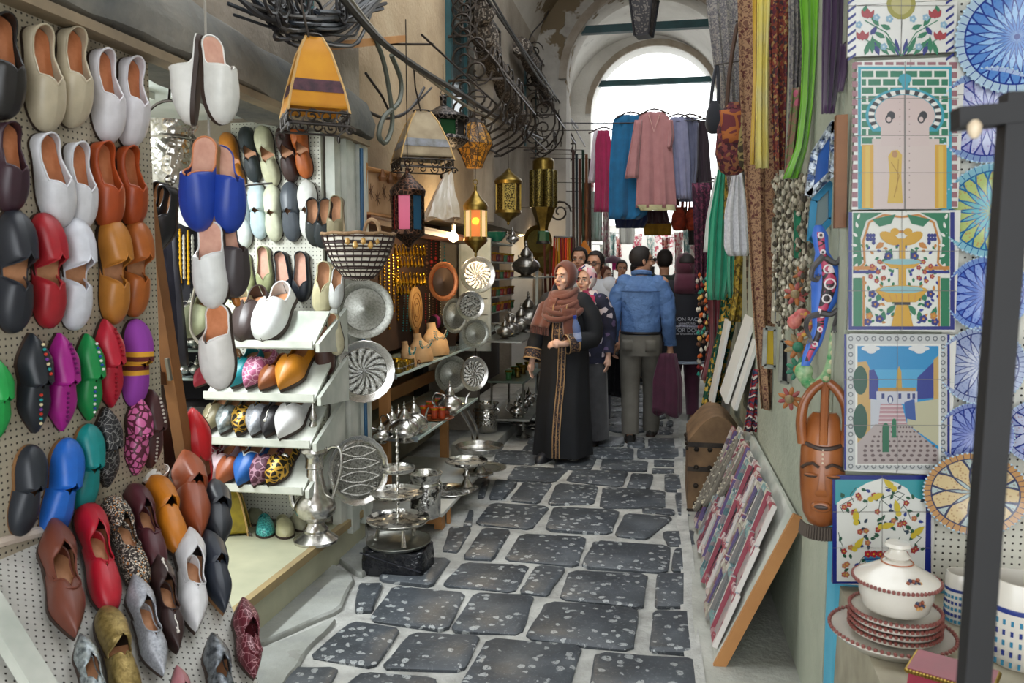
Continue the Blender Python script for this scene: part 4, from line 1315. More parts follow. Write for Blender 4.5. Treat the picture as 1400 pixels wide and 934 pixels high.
# jewellery board
JX = -2.12
jbp = [aX(500, 545, JX), aX(648, 500, JX)]
jb0 = board('jewellery_board', 'dark brown board hung with gold jewellery', 'board', [(JX, 4.85, .95), (JX, 7.4, .95), (JX, 7.4, 2.0), (JX, 4.85, 2.0)], .03, M('brown_felt', '3c2418', .9, c2='2b180f', s=5))
def strand(a, b, col, label, group, r=.006, n=14, sag=0.0, name='necklace', pend=None):
    """string of beads between two points, one thing"""
    m = MB()
    pts = chain(a, b, sag, n)
    for i, q in enumerate(pts):
        m.ball(q, r * (1 + .35 * ((i * 7) % 3 - 1) * .5), 6, 4)
    if pend:
        m.ball(Vector(pts[n // 2]) + Vector((0, 0, -r * 2.5)), r * 2.6, 8, 5)
    return tag(m.build(name, col), label, 'necklace', group)
JN = JX + .009
def jn(px0, py0, px1, py1, col, label, group, r=.006, n=16, sag=0, pend=None):
    a, b = aX(px0, py0, JN), aX(px1, py1, JN)
    return strand(a, b, col, label, group, r, n, sag, 'necklace', pend)
M_coral = M('coral_beads', 'a8271f', .35); M_turq = M('turquoise_beads', '1f8f95', .35); M_pearl = M('ivory_beads', 'd6c7a6', .4)
M_umber = M('wooden_beads', '6e4526', .5)
for i in range(5):
    jn(519 + i * 6, 352 - i, 520 + i * 6, 425 + 12 * (i % 3), S_gold, 'long gold chain hanging at the near end of the jewellery board', 'gold chains', .010, 20)
for i, c in enumerate((M_umber, M_coral, M_coral, M_pearl, M_turq, M_coral, M_umber)):
    jn(584 + i * 6, 318 + 3 * (i % 2), 583 + i * 6.2, 396 - 6 * (i % 3), c, 'bead strand hanging at the upper end of the jewellery board', 'upper bead strands', .007, 18, pend=True)
for i in range(9):
    c = (M_coral, M_pearl, M_umber)[i % 3]
    jn(582 + i * 5, 402, 582 + i * 5, 442 - 3 * (i % 2), c, 'short bead strand in the lower row of the jewellery board', 'lower bead strands', .006, 12)
for i in range(3):
    jn(553 + i * 4.5, 405, 551 + i * 5, 452, M_turq, 'turquoise strand beside the carved wooden oval', 'turquoise strands', .006, 14)
def earring(px, py, hpx, mat, label, group):
    p = aX(px, py, JN); h = px2m(hpx, p)
    t = thing('earring', label, 'earring', T(p), group)
    MB().tube([(0, h * .18 * math.cos(a), -h * .18 + h * .18 * math.sin(a)) for a in [2 * math.pi * i / 10 for i in range(10)]], h * .045, 4, True).build('hoop', mat, t)
    MB().lathe([(.005, -h), (h * .2, -h * .8), (h * .13, -h * .55), (.004, -h * .36)], 8).build('drop', mat, t)
for r_, (y0, n_, hh) in enumerate(((334, 9, 16), (350, 8, 15), (372, 9, 18), (388, 6, 15))):
    for i in range(n_):
        earring(541 + i * 4.9 + (r_ % 2) * 2, y0 + (i % 2), hh, S_gold, 'gold drop earring in row %s of the jewellery board' % ('one', 'two', 'three', 'four')[r_], 'gold earrings row %s' % ('one', 'two', 'three', 'four')[r_])
def carved_oval():
    p = aX(567, 424, JN + .02)
    t = thing('carved_oval', 'carved pale wooden oval with pointed tip on the jewellery board', 'carving', frame(p, (0, 0, 1), (1, -.3, 0)))
    h = px2m(32, p); w = px2m(9, p) * 1.7
    m = MB().extr([(w * math.cos(a), (h if math.sin(a) > 0 else h * .9) * math.copysign(abs(math.sin(a)) ** .9, math.sin(a))) for a in [2 * math.pi * i / 28 for i in range(28)]], 0, .02, bev=.008)
    m.build('plaque', M('pale_wood', 'c59a62', .5, c2='b0824c'), t)
    for q in (.75, .5, .28):
        MB().tube([(w * q * math.cos(a), h * q * math.sin(a), .022) for a in [2 * math.pi * i / 24 for i in range(24)]], .003, 4, True).build('ring', M('carved_groove', '8a5f34', .6), t)
    m = MB(); m.add([(-w * .35, -h * .8, 0), (w * .35, -h * .8, 0), (0, -h * 1.75, 0), (-w * .35, -h * .8, .02), (w * .35, -h * .8, .02), (0, -h * 1.75, .02)], [(2, 1, 0), (3, 4, 5), (0, 1, 4, 3), (1, 2, 5, 4), (2, 0, 3, 5)]); m.build('tip', M_wood_lt, t, smooth=False)
carved_oval()
# busts, bracelet rolls, rings on the upper shelf
SZ = .906
def sh_y(px, py): return min(py, 520 - (px - 535) * .4348 - 6)
M_bust = M('bust_tan', 'd3a877', .7, c2='bd8e5c')
def bust(px, py, hpx, label, w=1.0):
    p = aZ(px, sh_y(px, py), SZ); h = px2m(hpx, p)
    t = thing('necklace_bust', label, 'display bust', T(p) @ RZ(R_(65)) @ RX(R_(-8)), 'jewellery busts')
    rr = []
    for z, rx, ry, oy in ((0, .42, .28, 0), (.1, .46, .30, 0), (.4, .47, .26, .02), (.6, .42, .2, .06), (.72, .25, .15, .09), (.85, .15, .13, .11), (1.0, .15, .13, .12)):
        rr.append([(h * w * rx * math.cos(a), h * (oy + ry * math.sin(a)), h * z) for a in [2 * math.pi * i / 20 for i in range(20)]])
    MB().rings(rr).build('bust', M_bust, t)
    for k_, q in enumerate((.22, .31)):
        m = MB()
        for i in range(15):
            a = math.pi * i / 14
            m.ball((h * w * q * math.cos(a), -h * .26 + h * .08 * math.sin(a), h * (.72 - .55 * q * 1.6 * math.sin(a))), .006, 6, 4)
        m.build('necklace_strand', (M_pearl, M_turq)[k_], t)
bust(598, 490, 46, 'tan necklace bust nearest the bracelet rolls')
bust(578, 497, 40, 'tan necklace bust in the middle of the glass shelf')
bust(560, 502, 36, 'tan leaning necklace stand at the near end of the shelf', .6)
def roll(px, py, L, ang, label, mat):
    p = aX(px, py, -1.9); r = px2m(9, p)
    t = thing('bracelet_roll', label, 'bracelet roll', T(p + Vector((0, 0, r))) @ RZ(ang) @ RY(R_(90)), 'bracelet rolls')
    l = px2m(L, p)
    MB().box(((p.z + r - SZ) / 2, 0, 0), (p.z + r - SZ, .03, l * .5)).build('stand', M_wood_dk, t, smooth=False)
    MB().lathe([(r * .92, -l / 2), (r * .92, l / 2)], 16).build('roll', M('black_velvet', '1b1719', .9), t)
    n_ = 7
    for i in range(n_):
        z = -l * .42 + l * .84 * i / (n_ - 1)
        m = MB().lathe([(r * .93, z - l * .05), (r * 1.05, z - l * .04), (r * 1.05, z + l * .04), (r * .93, z + l * .05)], 16, cap=(False, False))
        m.build('bracelet', mat[i % len(mat)], t)
BR = [M('bangle_' + c, c, .4, .3) for c in ('b5925f', '6d4a32', 'a8a39a', '8e2f62', '3a2a25', 'c9b28b')]
roll(612, 448, 52, R_(55), 'bracelet roll with a magenta band, uppermost', BR[3:] + BR[:1])
roll(632, 466, 56, R_(55), 'long brown bracelet roll in the middle', BR[:3])
roll(641, 480, 46, R_(50), 'brown and silver bracelet roll nearest the shelf edge', BR[1:4])
for i, (px, py) in enumerate(((535, 508), (543, 503), (549, 512), (556, 506), (545, 517), (553, 519), (560, 516))):
    p = aZ(px, sh_y(px, py), SZ); r = px2m(6, p)
    t = thing('cuff_bracelet', 'gilt cuff bracelet standing at the near end of the glass shelf', 'bracelet', T(p) @ RZ(i * .7), 'gilt cuff bracelets')
    MB().lathe([(r, 0), (r * 1.12, .3 * r), (r * 1.12, 1.9 * r), (r, 2.2 * r), (r * .92, 1.9 * r), (r * .92, .3 * r)], 16, cap=(False, False)).build('band', S_gold if i % 2 else S_brass, t)
    MB().lathe([(r * 1.13, .9 * r), (r * 1.18, 1.1 * r), (r * 1.13, 1.3 * r)], 16, cap=(False, False)).build('stripe', S_plain, t)
for i in range(10):
    p = aZ(566 + (i % 5) * 4 + (i // 5) * 3, sh_y(566 + (i % 5) * 4 + (i // 5) * 3, 600) - 5 * (1 - i // 5), SZ); r = px2m(2.6, p)
    tag(MB().tube([(r * math.cos(a), 0, r + r * math.sin(a)) for a in [2 * math.pi * j / 10 for j in range(10)]], r * .3, 5, True).build('napkin_ring', S_cop, mat4=T(p) @ RZ(i)), 'small copper ring lying among others on the glass shelf', 'ring', 'copper rings')
# reddish shelf over the jewellery board with the framed branches
ws = thing('wood_shelf', 'reddish carved wooden shelf above the jewellery board', 'shelf', aX(485, 300, -1.78))
o = aX(485, 300, -1.78); e = aX(640, 330, -1.78)
MB().beam((0, 0, 0), e - o, .2, .05).build('board', M('red_wood', '6b3522', .5, c2='4b2416'), ws, smooth=False)
MB().beam((.105, 0, -.012), e - o + Vector((.105, 0, -.012)), .02, .03).build('moulding', M_wood, ws, smooth=False)
bf = thing('branch_picture', 'rustic branch-framed picture leaning on the wooden shelf', 'picture', aX(500, 292, -1.73))
o = aX(500, 292, -1.73)
cs = [aX(496, 292, -1.72), aX(545, 300, -1.72), aX(541, 240, -1.72), aX(499, 230, -1.72)]
for i in range(4):
    a, b = cs[i], cs[(i + 1) % 4]
    d = (b - a).normalized() * .03
    MB().tube([a - o - d, (a + b) / 2 - o + Vector((0, .006, .004)), b - o + d], [.016, .013, .017], 7).build('branch', M_wood_lt, bf)
m = MB(); m.add([c - o + Vector((-.01, 0, 0)) for c in cs], [(0, 1, 2, 3)]); m.build('backing', M('tan_paper', 'c09a78', .9, c2='a8805c'), bf, smooth=False, solid=.006)
for i in range(4):
    c = aX(507 + i * 9, 262 + 9 * (i % 2), -1.70) - o
    m = MB()
    for j in range(7):
        a = j * .9
        m.tube([c, c + Vector((.004, .05 * math.cos(a), .05 * math.sin(a)))], [.005, .001], 4)
    m.build('dried_flower', M('dried_brown', '5a3a22', .9), bf)
for i in range(4):
    p_ = aX(523 + i * 11, 236 + (i % 2) * 4, -1.70) - o
    MB().lathe([(.022, -.05), (.03, -.03), (.014, .0), (.008, .02)], 8, T(p_)).build('pod', M_wood, bf)

# bulb hanging in the stall
def bulb(px, py, X, label, energy, r=7):
    p = aX(px, py, X); k = px2m(r, p)
    t = thing('light_bulb', label, 'light bulb', T(p))
    MB().lathe([(.3 * k, 1.3 * k), (.4 * k, .9 * k), (.95 * k, .2 * k), (1.0 * k, -.2 * k), (.7 * k, -.75 * k), (.05 * k, -1.0 * k)], 14).build('glass', M('bulb_glow', 'fff3d8', .4, e='ffdf9e', es=45), t)
    MB().lathe([(.38 * k, 1.25 * k), (.45 * k, 1.3 * k), (.45 * k, 2.3 * k), (.15 * k, 2.6 * k)], 12).build('socket', M('bulb_socket', 'c9bda0', .5), t)
    MB().tube([(0, 0, 2.5 * k), (.01, 0, 5 * k)], .004, 5).build('flex', M_iron, t)
    lamp('bulb_light', 'POINT', p + Vector((.14, -.05, -.06)), energy, (1, .78, .48), .04)
bulb(620, 324, -1.66, 'lit warm bulb hanging in front of the jewellery board', 17)
# ------------------------------------------------------------------ lampshades, lanterns, basket
def scroll(c, u, v, r, turns=1.6, n=22, flip=1, start=0.0):
    """spiral in the plane spanned by u,v"""
    c, u, v = Vector(c), Vector(u), Vector(v)
    return [c + u * (r * (1 - .82 * i / n) * math.cos(start + flip * turns * 2 * math.pi * i / n)) + v * (r * (1 - .82 * i / n) * math.sin(start + flip * turns * 2 * math.pi * i / n)) for i in range(n + 1)]
M_yel = M('yellow_parchment', 'cf8f10', .6, c2='b87608', s=7)
M_yel_l = stripes('yellow_parchment_band', ['cf8f10'] * 5 + ['33202a', '46303a', '33202a'] + ['c98a12'] * 2, 1.0, 2)
M_shade_c = M('cream_parchment', 'b3a184', .7, c2='806e55', s=6)
def lampshade(px, py, X, wpx, hpx, topw, label, mat, band=None, rz=0.0, iron=True, name='lampshade'):
    """four-sided tapering shade, base centre at the pixel; wpx base width, hpx height"""
    p = aX(px, py, X) if X is not None else aZ(px, py, .2)
    w, h = px2m(wpx, p), px2m(hpx, p)
    t = thing(name, label, 'lampshade', T(p) @ RZ(rz))
    def ring(z, s_, n=6):
        out = []
        for i in range(4):
            a0, a1 = math.pi / 4 + i * math.pi / 2, math.pi / 4 + (i + 1) * math.pi / 2
            for j in range(n):
                k = j / n
                bow = 1 - .05 * math.sin(math.pi * k)
                x = math.cos(a0) * (1 - k) + math.cos(a1) * k
                y_ = math.sin(a0) * (1 - k) + math.sin(a1) * k
                out.append((x * s_ * bow * .7071, y_ * s_ * bow * .7071, z))
        return out
    prof = [(0, 1.0), (.12, .94), (.3, .85), (.55, .68), (.8, .5), (1.0, topw)]
    def rs(a, b):
        zs = sorted(set([a, b] + [q for q, _ in prof if a < q < b] + [a + (b - a) * i / 12 for i in range(13)]))
        def sc(z):
            for i in range(len(prof) - 1):
                if prof[i][0] <= z <= prof[i + 1][0]:
                    f = (z - prof[i][0]) / (prof[i + 1][0] - prof[i][0]); return prof[i][1] + (prof[i + 1][1] - prof[i][1]) * f
            return topw
        return [ring(h * z, w * sc(z)) for z in zs]
    MB().rings(rs(.06, 1.0), True, (False, False)).build('shade', mat, t, solid=.003, angle=60)
    if band:
        MB().rings([[(q[0] * 1.035, q[1] * 1.035, q[2]) for q in r_] for r_ in rs(.26, .42)], True, (False, False)).build('band', band, t, angle=60)
    # corner seams and rim
    for i in range(4):
        a = math.pi / 4 + i * math.pi / 2
        MB().tube([(math.cos(a) * w * s_ * .715, math.sin(a) * w * s_ * .715, h * z) for z, s_ in prof], .005, 5).build('seam', M('seam_pale', 'c9a36a', .7), t)
    MB().tube([(.7071 * w * topw * .75 * math.cos(a), .7071 * w * topw * .75 * math.sin(a), h * 1.0 + .01) for a in [2 * math.pi * i / 16 for i in range(16)]], .005, 5, True).build('top_ring', M_iron, t)
    if iron:
        m = MB()
        hs = w * .5 * 1.0
        for sx, sy, ux, uy in ((0, -1, 1, 0), (1, 0, 0, 1), (0, 1, -1, 0), (-1, 0, 0, -1)):
            c0 = Vector((sx * hs, sy * hs, 0))
            u = Vector((ux, uy, 0))
            m.tube([c0 - u * hs, c0 + u * hs], .005, 5)
            m.tube([c0 - u * hs + Vector((0, 0, -h * .16)), c0 + u * hs + Vector((0, 0, -h * .16))], .005, 5)
            for k_ in range(4):
                q = c0 + u * (hs * (-.75 + .5 * k_)) + Vector((0, 0, -h * .06))
                m.tube(scroll(q, u, Vector((0, 0, 1)), h * .10, 1.4, 16, 1 if k_ % 2 else -1), .004, 4)
            m.tube(scroll(c0 - u * hs + Vector((0, 0, -h * .22)), Vector((sx, sy, 0)) * 1 + u * 0, Vector((0, 0, 1)), h * .07, 1.2, 12), .005, 4)
        m.build('iron_scrollwork', M_iron, t)
    return t
lampshade(430, 160, -1.36, 80, 104, .26, 'large yellow parchment lampshade with dark band hanging over the lane', M_yel, M('shade_band', '34222c', .7, c2='5a3540', s=30), R_(34))
p = aX(425, 58, -1.36)
tag(MB().tube([p + Vector((0, 0, -.02)), aX(412, 4, -1.36), aX(414, -20, -1.36)], .005, 5).build('hanging_wire', M_iron), 'wire holding the large yellow lampshade', 'wire')
lampshade(577, 222, -1.50, 72, 66, .28, 'worn cream parchment lampshade above the coloured lantern', M_shade_c, M('shade_grey_band', '8d8f96', .7, c2='6d6a66', s=20), R_(30))
p = aX(576, 156, -1.50)
tag(MB().tube([p, aX(568, 120, -1.5), aX(566, 95, -1.5)], .005, 5).build('hanging_wire', M_iron), 'wire holding the cream lampshade', 'wire')
p0 = aZ(320, 732, .2)
ys = lampshade(320, 728, None, 40, 62, .22, 'small yellow lampshade on iron feet on the stall floor', M('yellow_olive_parchment', 'a8930f', .6, c2='6e5e0c', s=12), None, R_(25), False)
for i in range(4):
    a = math.pi / 4 + i * math.pi / 2
    w = px2m(40, p0)
    MB().tube(scroll((math.cos(a) * w * .75, math.sin(a) * w * .75, .0), (math.cos(a), math.sin(a), 0), (0, 0, 1), .022, 1.3, 12, 1), .004, 4).build('foot', M_iron, ys)
# plastic-wrapped lampshade
p = aX(602, 300, -1.62)
pw = thing('wrapped_lampshade', 'lampshade wrapped in clear plastic above the lit bulb', 'lampshade', T(p) @ RZ(.5))
w, h = px2m(46, p), px2m(62, p)
def wrapped(u, v):
    a = 2 * math.pi * u
    sq = max(abs(math.cos(a)), abs(math.sin(a)))
    s_ = w * (.62 - .5 * v) / max(sq, .1) * .8 * (1 + .05 * math.sin(17 * a + 9 * v))
    return (s_ * math.cos(a) + .06 * v, s_ * math.sin(a), h * v + .012 * math.sin(5 * a))
MB().grid(wrapped, 48, 10).build('plastic_wrap', M('clear_plastic', 'd9cfc2', .12, c2='b9a68e', s=6, coat=.6), pw)
MB().tube([(.06, 0, h), (.06, 0, h + .15)], .004, 5).build('string', M_iron, pw)

def lantern(px, ytop, ybot, X, wpx, label, glass, metal, n=6, rz=0.0, lit=None, capf=.30, botf=.25, group='hanging lanterns', point=True):
    top, bot = aX(px, ytop, X), aX(px, ybot, X)
    h = top.z - bot.z
    w = px2m(wpx, top) / 2
    t = thing('lantern', label, 'lantern', T((top.x, top.y, bot.z)) @ RZ(rz), group)
    z0, z1 = h * botf, h * (1 - capf)
    if not isinstance(glass, (list, tuple)): glass = [glass]
    for i in range(n):
        a0, a1 = 2 * math.pi * i / n, 2 * math.pi * (i + 1) / n
        k = .92
        q = [Vector((k * w * math.cos(a0), k * w * math.sin(a0), z0)), Vector((k * w * math.cos(a1), k * w * math.sin(a1), z0)), Vector((k * w * math.cos(a1), k * w * math.sin(a1), z1)), Vector((k * w * math.cos(a0), k * w * math.sin(a0), z1))]
        c = sum(q, Vector()) / 4
        q = [c + (p_ - c) * .96 for p_ in q]
        m = MB(); m.add(q, [(0, 1, 2, 3)]); m.build('pane', glass[i % len(glass)], t, smooth=False, solid=.003)
        MB().beam((w * math.cos(a0), w * math.sin(a0), z0 - .01), (w * math.cos(a0), w * math.sin(a0), z1 + .01), .014, .014).build('corner_bar', metal, t, smooth=False)
    cap = [(w * 1.12, z1 - .01), (w * 1.18, z1 + .04 * h), (w * 1.0, z1 + .09 * h), (w * .55, z1 + .16 * h), (w * .30, z1 + .22 * h), (w * .14, z1 + .25 * h), (w * .16, h * .96), (w * .05, h)]
    MB().lathe(cap, 24 if n < 8 else 32, flute=.02, nf=n).build('cap', metal, t)
    bt = [(w * .06, 0), (w * .14, h * .03), (w * .10, h * .06), (w * .45, h * .13), (w * .85, h * .18), (w * 1.12, z0 - .03 * h), (w * 1.05, z0 + .012)] if point else [(w * .7, 0), (w * 1.05, z0)]
    MB().lathe(bt, 24, flute=.02, nf=n).build('base', metal, t)
    MB().tube([(.018 * math.cos(a), 0, h + .016 + .018 * math.sin(a)) for a in [2 * math.pi * i / 12 for i in range(12)]], .004, 5, True).build('hanging_ring', metal, t)
    MB().tube([(0, 0, h + .03), (.0, 0, max(h + .22, 2.95 - bot.z))], .003, 5).build('chain', M_iron, t)
    if lit:
        lamp('lantern_light', 'POINT', (top.x, top.y, (top.z + bot.z) / 2), lit, (1, .72, .35), .03)
    return t
M_rust = silver('lantern_rust', '5a3d2e', .45, 'filigree', 40, dark='241812', b=.6)
def gl(n, c, e=.0): return M('lantern_glass_' + n, c, .2, t=.3, e=c, es=e)
lantern(557, 228, 345, -1.42, 42, 'tall hexagonal lantern with amber, rose and teal panes', [gl('rose', 'c0607a', .25), gl('blue', '27506a', .1), gl('amber', 'c98a2a', .3), gl('teal', '1f5a66', .1), gl('amber2', 'c07f22', .3), gl('red', '9c2f2f', .1)], M_rust, 6, R_(-118), botf=.24, capf=.32)
lantern(650, 252, 352, -1.42, 29, 'lit amber lantern with gilt cap above the tray stack', [gl('amber_lit', 'b96a15', .55), gl('pale_lit', 'c9ae88', .7)], S_brass, 6, R_(14), lit=3.0, botf=.26, capf=.34)
lantern(695, 236, 308, -1.42, 33, 'brass filigree lantern beside the amber one', [S_brassf], S_brass, 6, .3, botf=.26, capf=.20)
# cluster lantern: ring of embossed cylinders
def cluster(px, y0, y1, X, wpx):
    top, bot = aX(px, y0, X), aX(px, y1, X)
    h = top.z - bot.z; w = px2m(wpx, top) / 2
    t = thing('lantern', 'large embossed brass cluster lantern with a green glass pendant', 'lantern', T((top.x, top.y, bot.z)), 'hanging lanterns')
    for i in range(6):
        a = i * math.pi / 3 + .2
        MB().lathe([(w * .30, h * .42), (w * .34, h * .44), (w * .33, h * .62), (w * .34, h * .84), (w * .30, h * .86)], 14, T((w * .64 * math.cos(a), w * .64 * math.sin(a), 0))).build('cylinder', S_brassf, t)
    MB().lathe([(w * .75, h * .86), (w * .75, h * .97), (w * .6, h), (w * .1, h * 1.0)], 18).build('crown', S_brass, t)
    MB().lathe([(w * .30, h * .12), (w * .32, h * .14), (w * .36, h * .20), (w * .62, h * .30), (w * .85, h * .42), (w * .5, h * .44)], 6).build('bowl', S_brass, t)
    MB().lathe([(w * .28, .0), (w * .42, h * .02), (w * .40, h * .13), (w * .28, h * .15)], 6).build('pendant', M('green_glass', '2f5a3c', .2, coat=.3), t)
    MB().lathe([(w * .5, -.01), (w * .45, h * .02), (w * .1, h * .02)], 12).build('pendant_base', M_iron, t)
    MB().tube([(0, 0, h), (0, 0, 2.95 - bot.z)], .004, 5).build('chain', M_iron, t)
cluster(743, 217, 332, -1.36, 40)
rl = thing('hanging_rail', 'thin iron rail with wall brackets carrying the lanterns', 'rail', (-1.42, 4.6, 2.95))
MB().tube([(0, 0, 0), (.03, 2.4, 0), (.06, 4.6, 0)], .007, 6).build('rod', M_iron, rl)
for yy in (.2, 1.7, 3.2, 4.4):
    MB().tube([(.01 + .012 * yy, yy, 0), (-.38, yy, .02)], .007, 6).build('bracket', M_iron, rl)
# amber wicker globe, dark domed lantern
p = aX(648, 200, -1.50); k = px2m(1, p)
gb = thing('globe_lantern', 'amber mosaic globe lantern hanging under the grille window', 'lantern', T(p), 'hanging lanterns')
MB().lathe([(.01, -30 * k), (11 * k, -29 * k), (17 * k, -14 * k), (26 * k, 2 * k), (22 * k, 14 * k), (16 * k, 26 * k), (13 * k, 31 * k)], 12).build('globe', ornate('amber_wicker', '9c6a1c', '4a300e', 30, .4, c3='b8801f', cut=.06), gb, angle=25)
m = MB()
for i in range(12):
    a = 2 * math.pi * i / 12
    m.tube([(r_ * k * 1.02 * math.cos(a), r_ * k * 1.02 * math.sin(a), z * k) for r_, z in ((11, -29), (17, -14), (26, 2), (22, 14), (16, 26), (13, 31))], .003, 4)
m.build('ribs', M_iron, gb)
MB().lathe([(14 * k, 30 * k), (10 * k, 35 * k), (3 * k, 38 * k), (1 * k, 60 * k)], 12).build('cap', M_iron, gb)
lantern(606, 130, 215, -1.62, 62, 'dark domed lantern with green glass behind the cream lampshade', [gl('dark_green', '24502f', .05), M('black_iron_panel', '1e1a1a', .6)], silver('dark_filigree', '6a625c', .45, 'filigree', 30, dark='1c1818'), 8, .1, botf=.30, capf=.42)

# striped basket
def basket():
    p = aX(490, 322, -1.46)
    k = px2m(1, p)
    t = thing('basket', 'black and white striped woven basket with shell rim hanging by the jamb', 'basket', T(p))
    M_bk = stripes('basket_stripes', ['d8d2c6', 'd8d2c6', 'd0c8ba', '3a2722', '2c1d1a'], 120 * .35, 2, .8, .3)
    prof = [(6, -62), (20, -58), (31, -45), (40, -28), (46, -12), (49, 0), (47, 1), (44, -12), (36, -30), (20, -54)]
    MB().lathe([(a * k, b * k) for a, b in prof], 36).build('bowl', M_bk, t)
    m = MB()
    for j, (a, b) in enumerate(((20, -58), (31, -45), (36, -37), (40, -28), (43, -20), (46, -11))):
        m.tube([((a + .6) * k * math.cos(q), (a + .6) * k * math.sin(q), b * k) for q in [2 * math.pi * i / 36 for i in range(36)]], 1.1 * k, 5, True)
    for i in range(22):
        q = 2 * math.pi * i / 22
        m.tube([((a + .8) * k * math.cos(q + .02 * j), (a + .8) * k * math.sin(q + .02 * j), b * k) for j, (a, b) in enumerate(((8, -61), (20, -57), (31, -44), (40, -27), (46, -11), (49, 0)))], .9 * k, 4)
    m.build('dark_weave', M('dark_leather_strip', '33211d', .7), t)
    MB().tube([(49 * k * math.cos(q), 49 * k * math.sin(q), 1.5 * k + .8 * k * math.sin(9 * q)) for q in [2 * math.pi * i / 48 for i in range(48)]], 2.4 * k, 6, True).build('rim', M('jute', '9a7c5c', .9, c2='7a5f42', s=40), t)
    MB().tube([(0, 13 * k * math.cos(math.pi * i / 12) , 3 * k + 17 * k * math.sin(math.pi * i / 12)) for i in range(13)], 2.6 * k, 6).build('handle', _MC['jute'], t).matrix_local = T((.1, -.08, 0)) @ RZ(R_(70))
    for i in range(5):
        MB().lathe([(1 * k, -6 * k), (4 * k, -3 * k), (3 * k, 2 * k), (.6 * k, 5 * k)], 8, T(((46 - abs(i - 2)) * k * math.cos(-1.5 + i * .22), (46) * k * math.sin(-1.5 + i * .22), -8 * k - i % 2 * 5 * k))).build('shell', M('shell_gold', 'c79a52', .4), t)
basket()

# ------------------------------------------------------------------ second stall beyond the divider
ws = thing('shelf_unit', 'narrow white stepped shelf unit with tea glasses', 'shelf unit', aX(668, 470, -1.60))
o = aX(668, 470, -1.60)
SY0, SY1 = aX(672, 400, -1.58).y, aX(706, 400, -1.58).y
MB().box((-.14, .02 + SY0 - o.y, .45), (.30, .03, 1.05)).build('side_panel', M_wpaint, ws, smooth=False)
MB().box((-.28, (SY0 + SY1) / 2 - o.y, .45), (.02, SY1 - SY0, 1.05)).build('back_panel', M('shelf_grey', 'a8aaa2', .6), ws, smooth=False)
shz = []
for i, py in enumerate((330, 358, 383, 408, 430, 455)):
    z = aX(690, py, -1.46).z
    shz.append(z)
    d = .24 - .0 * i
    MB().box((-.16 + .02, (SY0 + SY1) / 2 - o.y, z - o.z), (d, SY1 - SY0, .016)).build('shelf_board', M_wpaint, ws, smooth=False)
    MB().hexa([(-.02, SY0 - o.y, z - o.z - .06), (-.02, SY0 - o.y + .02, z - o.z - .06), (-.27, SY0 - o.y + .02, z - o.z - .09), (-.27, SY0 - o.y, z - o.z - .09), (-.02, SY0 - o.y, z - o.z), (-.02, SY0 - o.y + .02, z - o.z), (-.27, SY0 - o.y + .02, z - o.z), (-.27, SY0 - o.y, z - o.z)]).build('bracket', M_wpaint, ws, smooth=False)
for i, z in enumerate(shz[1:5]):
    for j in range(7):
        c = ('7a1f1f', '8a4a1c', '5a2030', '6e3a1a', '2f5a3a')[(i + j) % 5]
        glass((-1.62, SY0 + .08 + j * (SY1 - SY0 - .16) / 6, z + .009), .085, 'small %s tea glass on shelf %s of the white unit' % ({'7a1f1f': 'red', '8a4a1c': 'amber', '5a2030': 'plum', '6e3a1a': 'brown', '2f5a3a': 'green'}[c], ('one', 'two', 'three', 'four')[i]), 'tea glasses on the white shelf unit', M('teaglass_' + c, c, .15, coat=.4))
p = Vector((-1.6, SY0 + .3, shz[0] + .009))
bw = thing('bowl', 'green glazed bowl with metal lid on top of the white unit', 'bowl', T(p))
MB().lathe([(.05, 0), (.06, .01), (.10, .06), (.11, .09), (.10, .092), (.05, .03), (.01, .02)], 20).build('bowl_body', M('green_glaze', '17624f', .25, coat=.4), bw)
MB().lathe([(.112, .088), (.114, .095), (.10, .096)], 20, cap=(False, False)).build('rim', S_plain, bw)
place('teapot', 'teapot', 'small pewter teapot beside the green bowl', 'teapot', T((-1.6, SY1 - .12, shz[0] + .009)) @ RZ(1) @ S(.19), 'teapots of the second stall')
MB().box((.20, aX(697, 458, -1.40).y - o.y, aX(697, 460, -1.40).z - .008 - o.z), (.40, 1.0, .014)).build('tray_board', S_dull, ws, smooth=False)
tea_s = (('tall pewter teapot on the upper rack', 719, 378, 50), ('pewter teapot at the middle rack, near side', 712, 450, 40), ('pewter teapot at the middle rack, in front of the divider', 722, 446, 52), ('small pewter teapot on the middle rack', 733, 444, 36),
         ('little silver pot on the near metal shelf', 690, 460, 30), ('little silver pot, second on the near metal shelf', 697, 457, 34), ('little silver pot at the lane end of the near shelf', 704, 454, 28))
S_pew = silver('pewter', '8f8b84', .28, None, 20)
for lab, px, py, h in tea_s:
    teapot(px, py, h, aX(720, 380, -1.40).z + .008 if py < 400 else (aX(720, 452, -1.40).z + .008 if px > 708 else aX(697, 460, -1.40).z), lab, 'teapots of the second stall', px * .3, {k_: S_pew for k_ in ('body', 'lid', 'spout', 'handle', 'feet')}, X=-1.40)
# metal rack shelves
rk2 = thing('metal_rack', 'grey metal rack of the second stall holding pewter teapots', 'rack', (-1.4, 8.6, .0))
for py in (380, 452):
    z = aX(720, py, -1.40).z
    MB().box((-.1, .35, z), (.4, 1.5, .014)).build('shelf_board', M('rack_grey', '8f9592', .5, .3), rk2, smooth=False)
for yy in (-.4, 1.1):
    MB().box((.09, yy, .8), (.025, .025, 1.6)).build('post', _MC['rack_grey'], rk2, smooth=False)
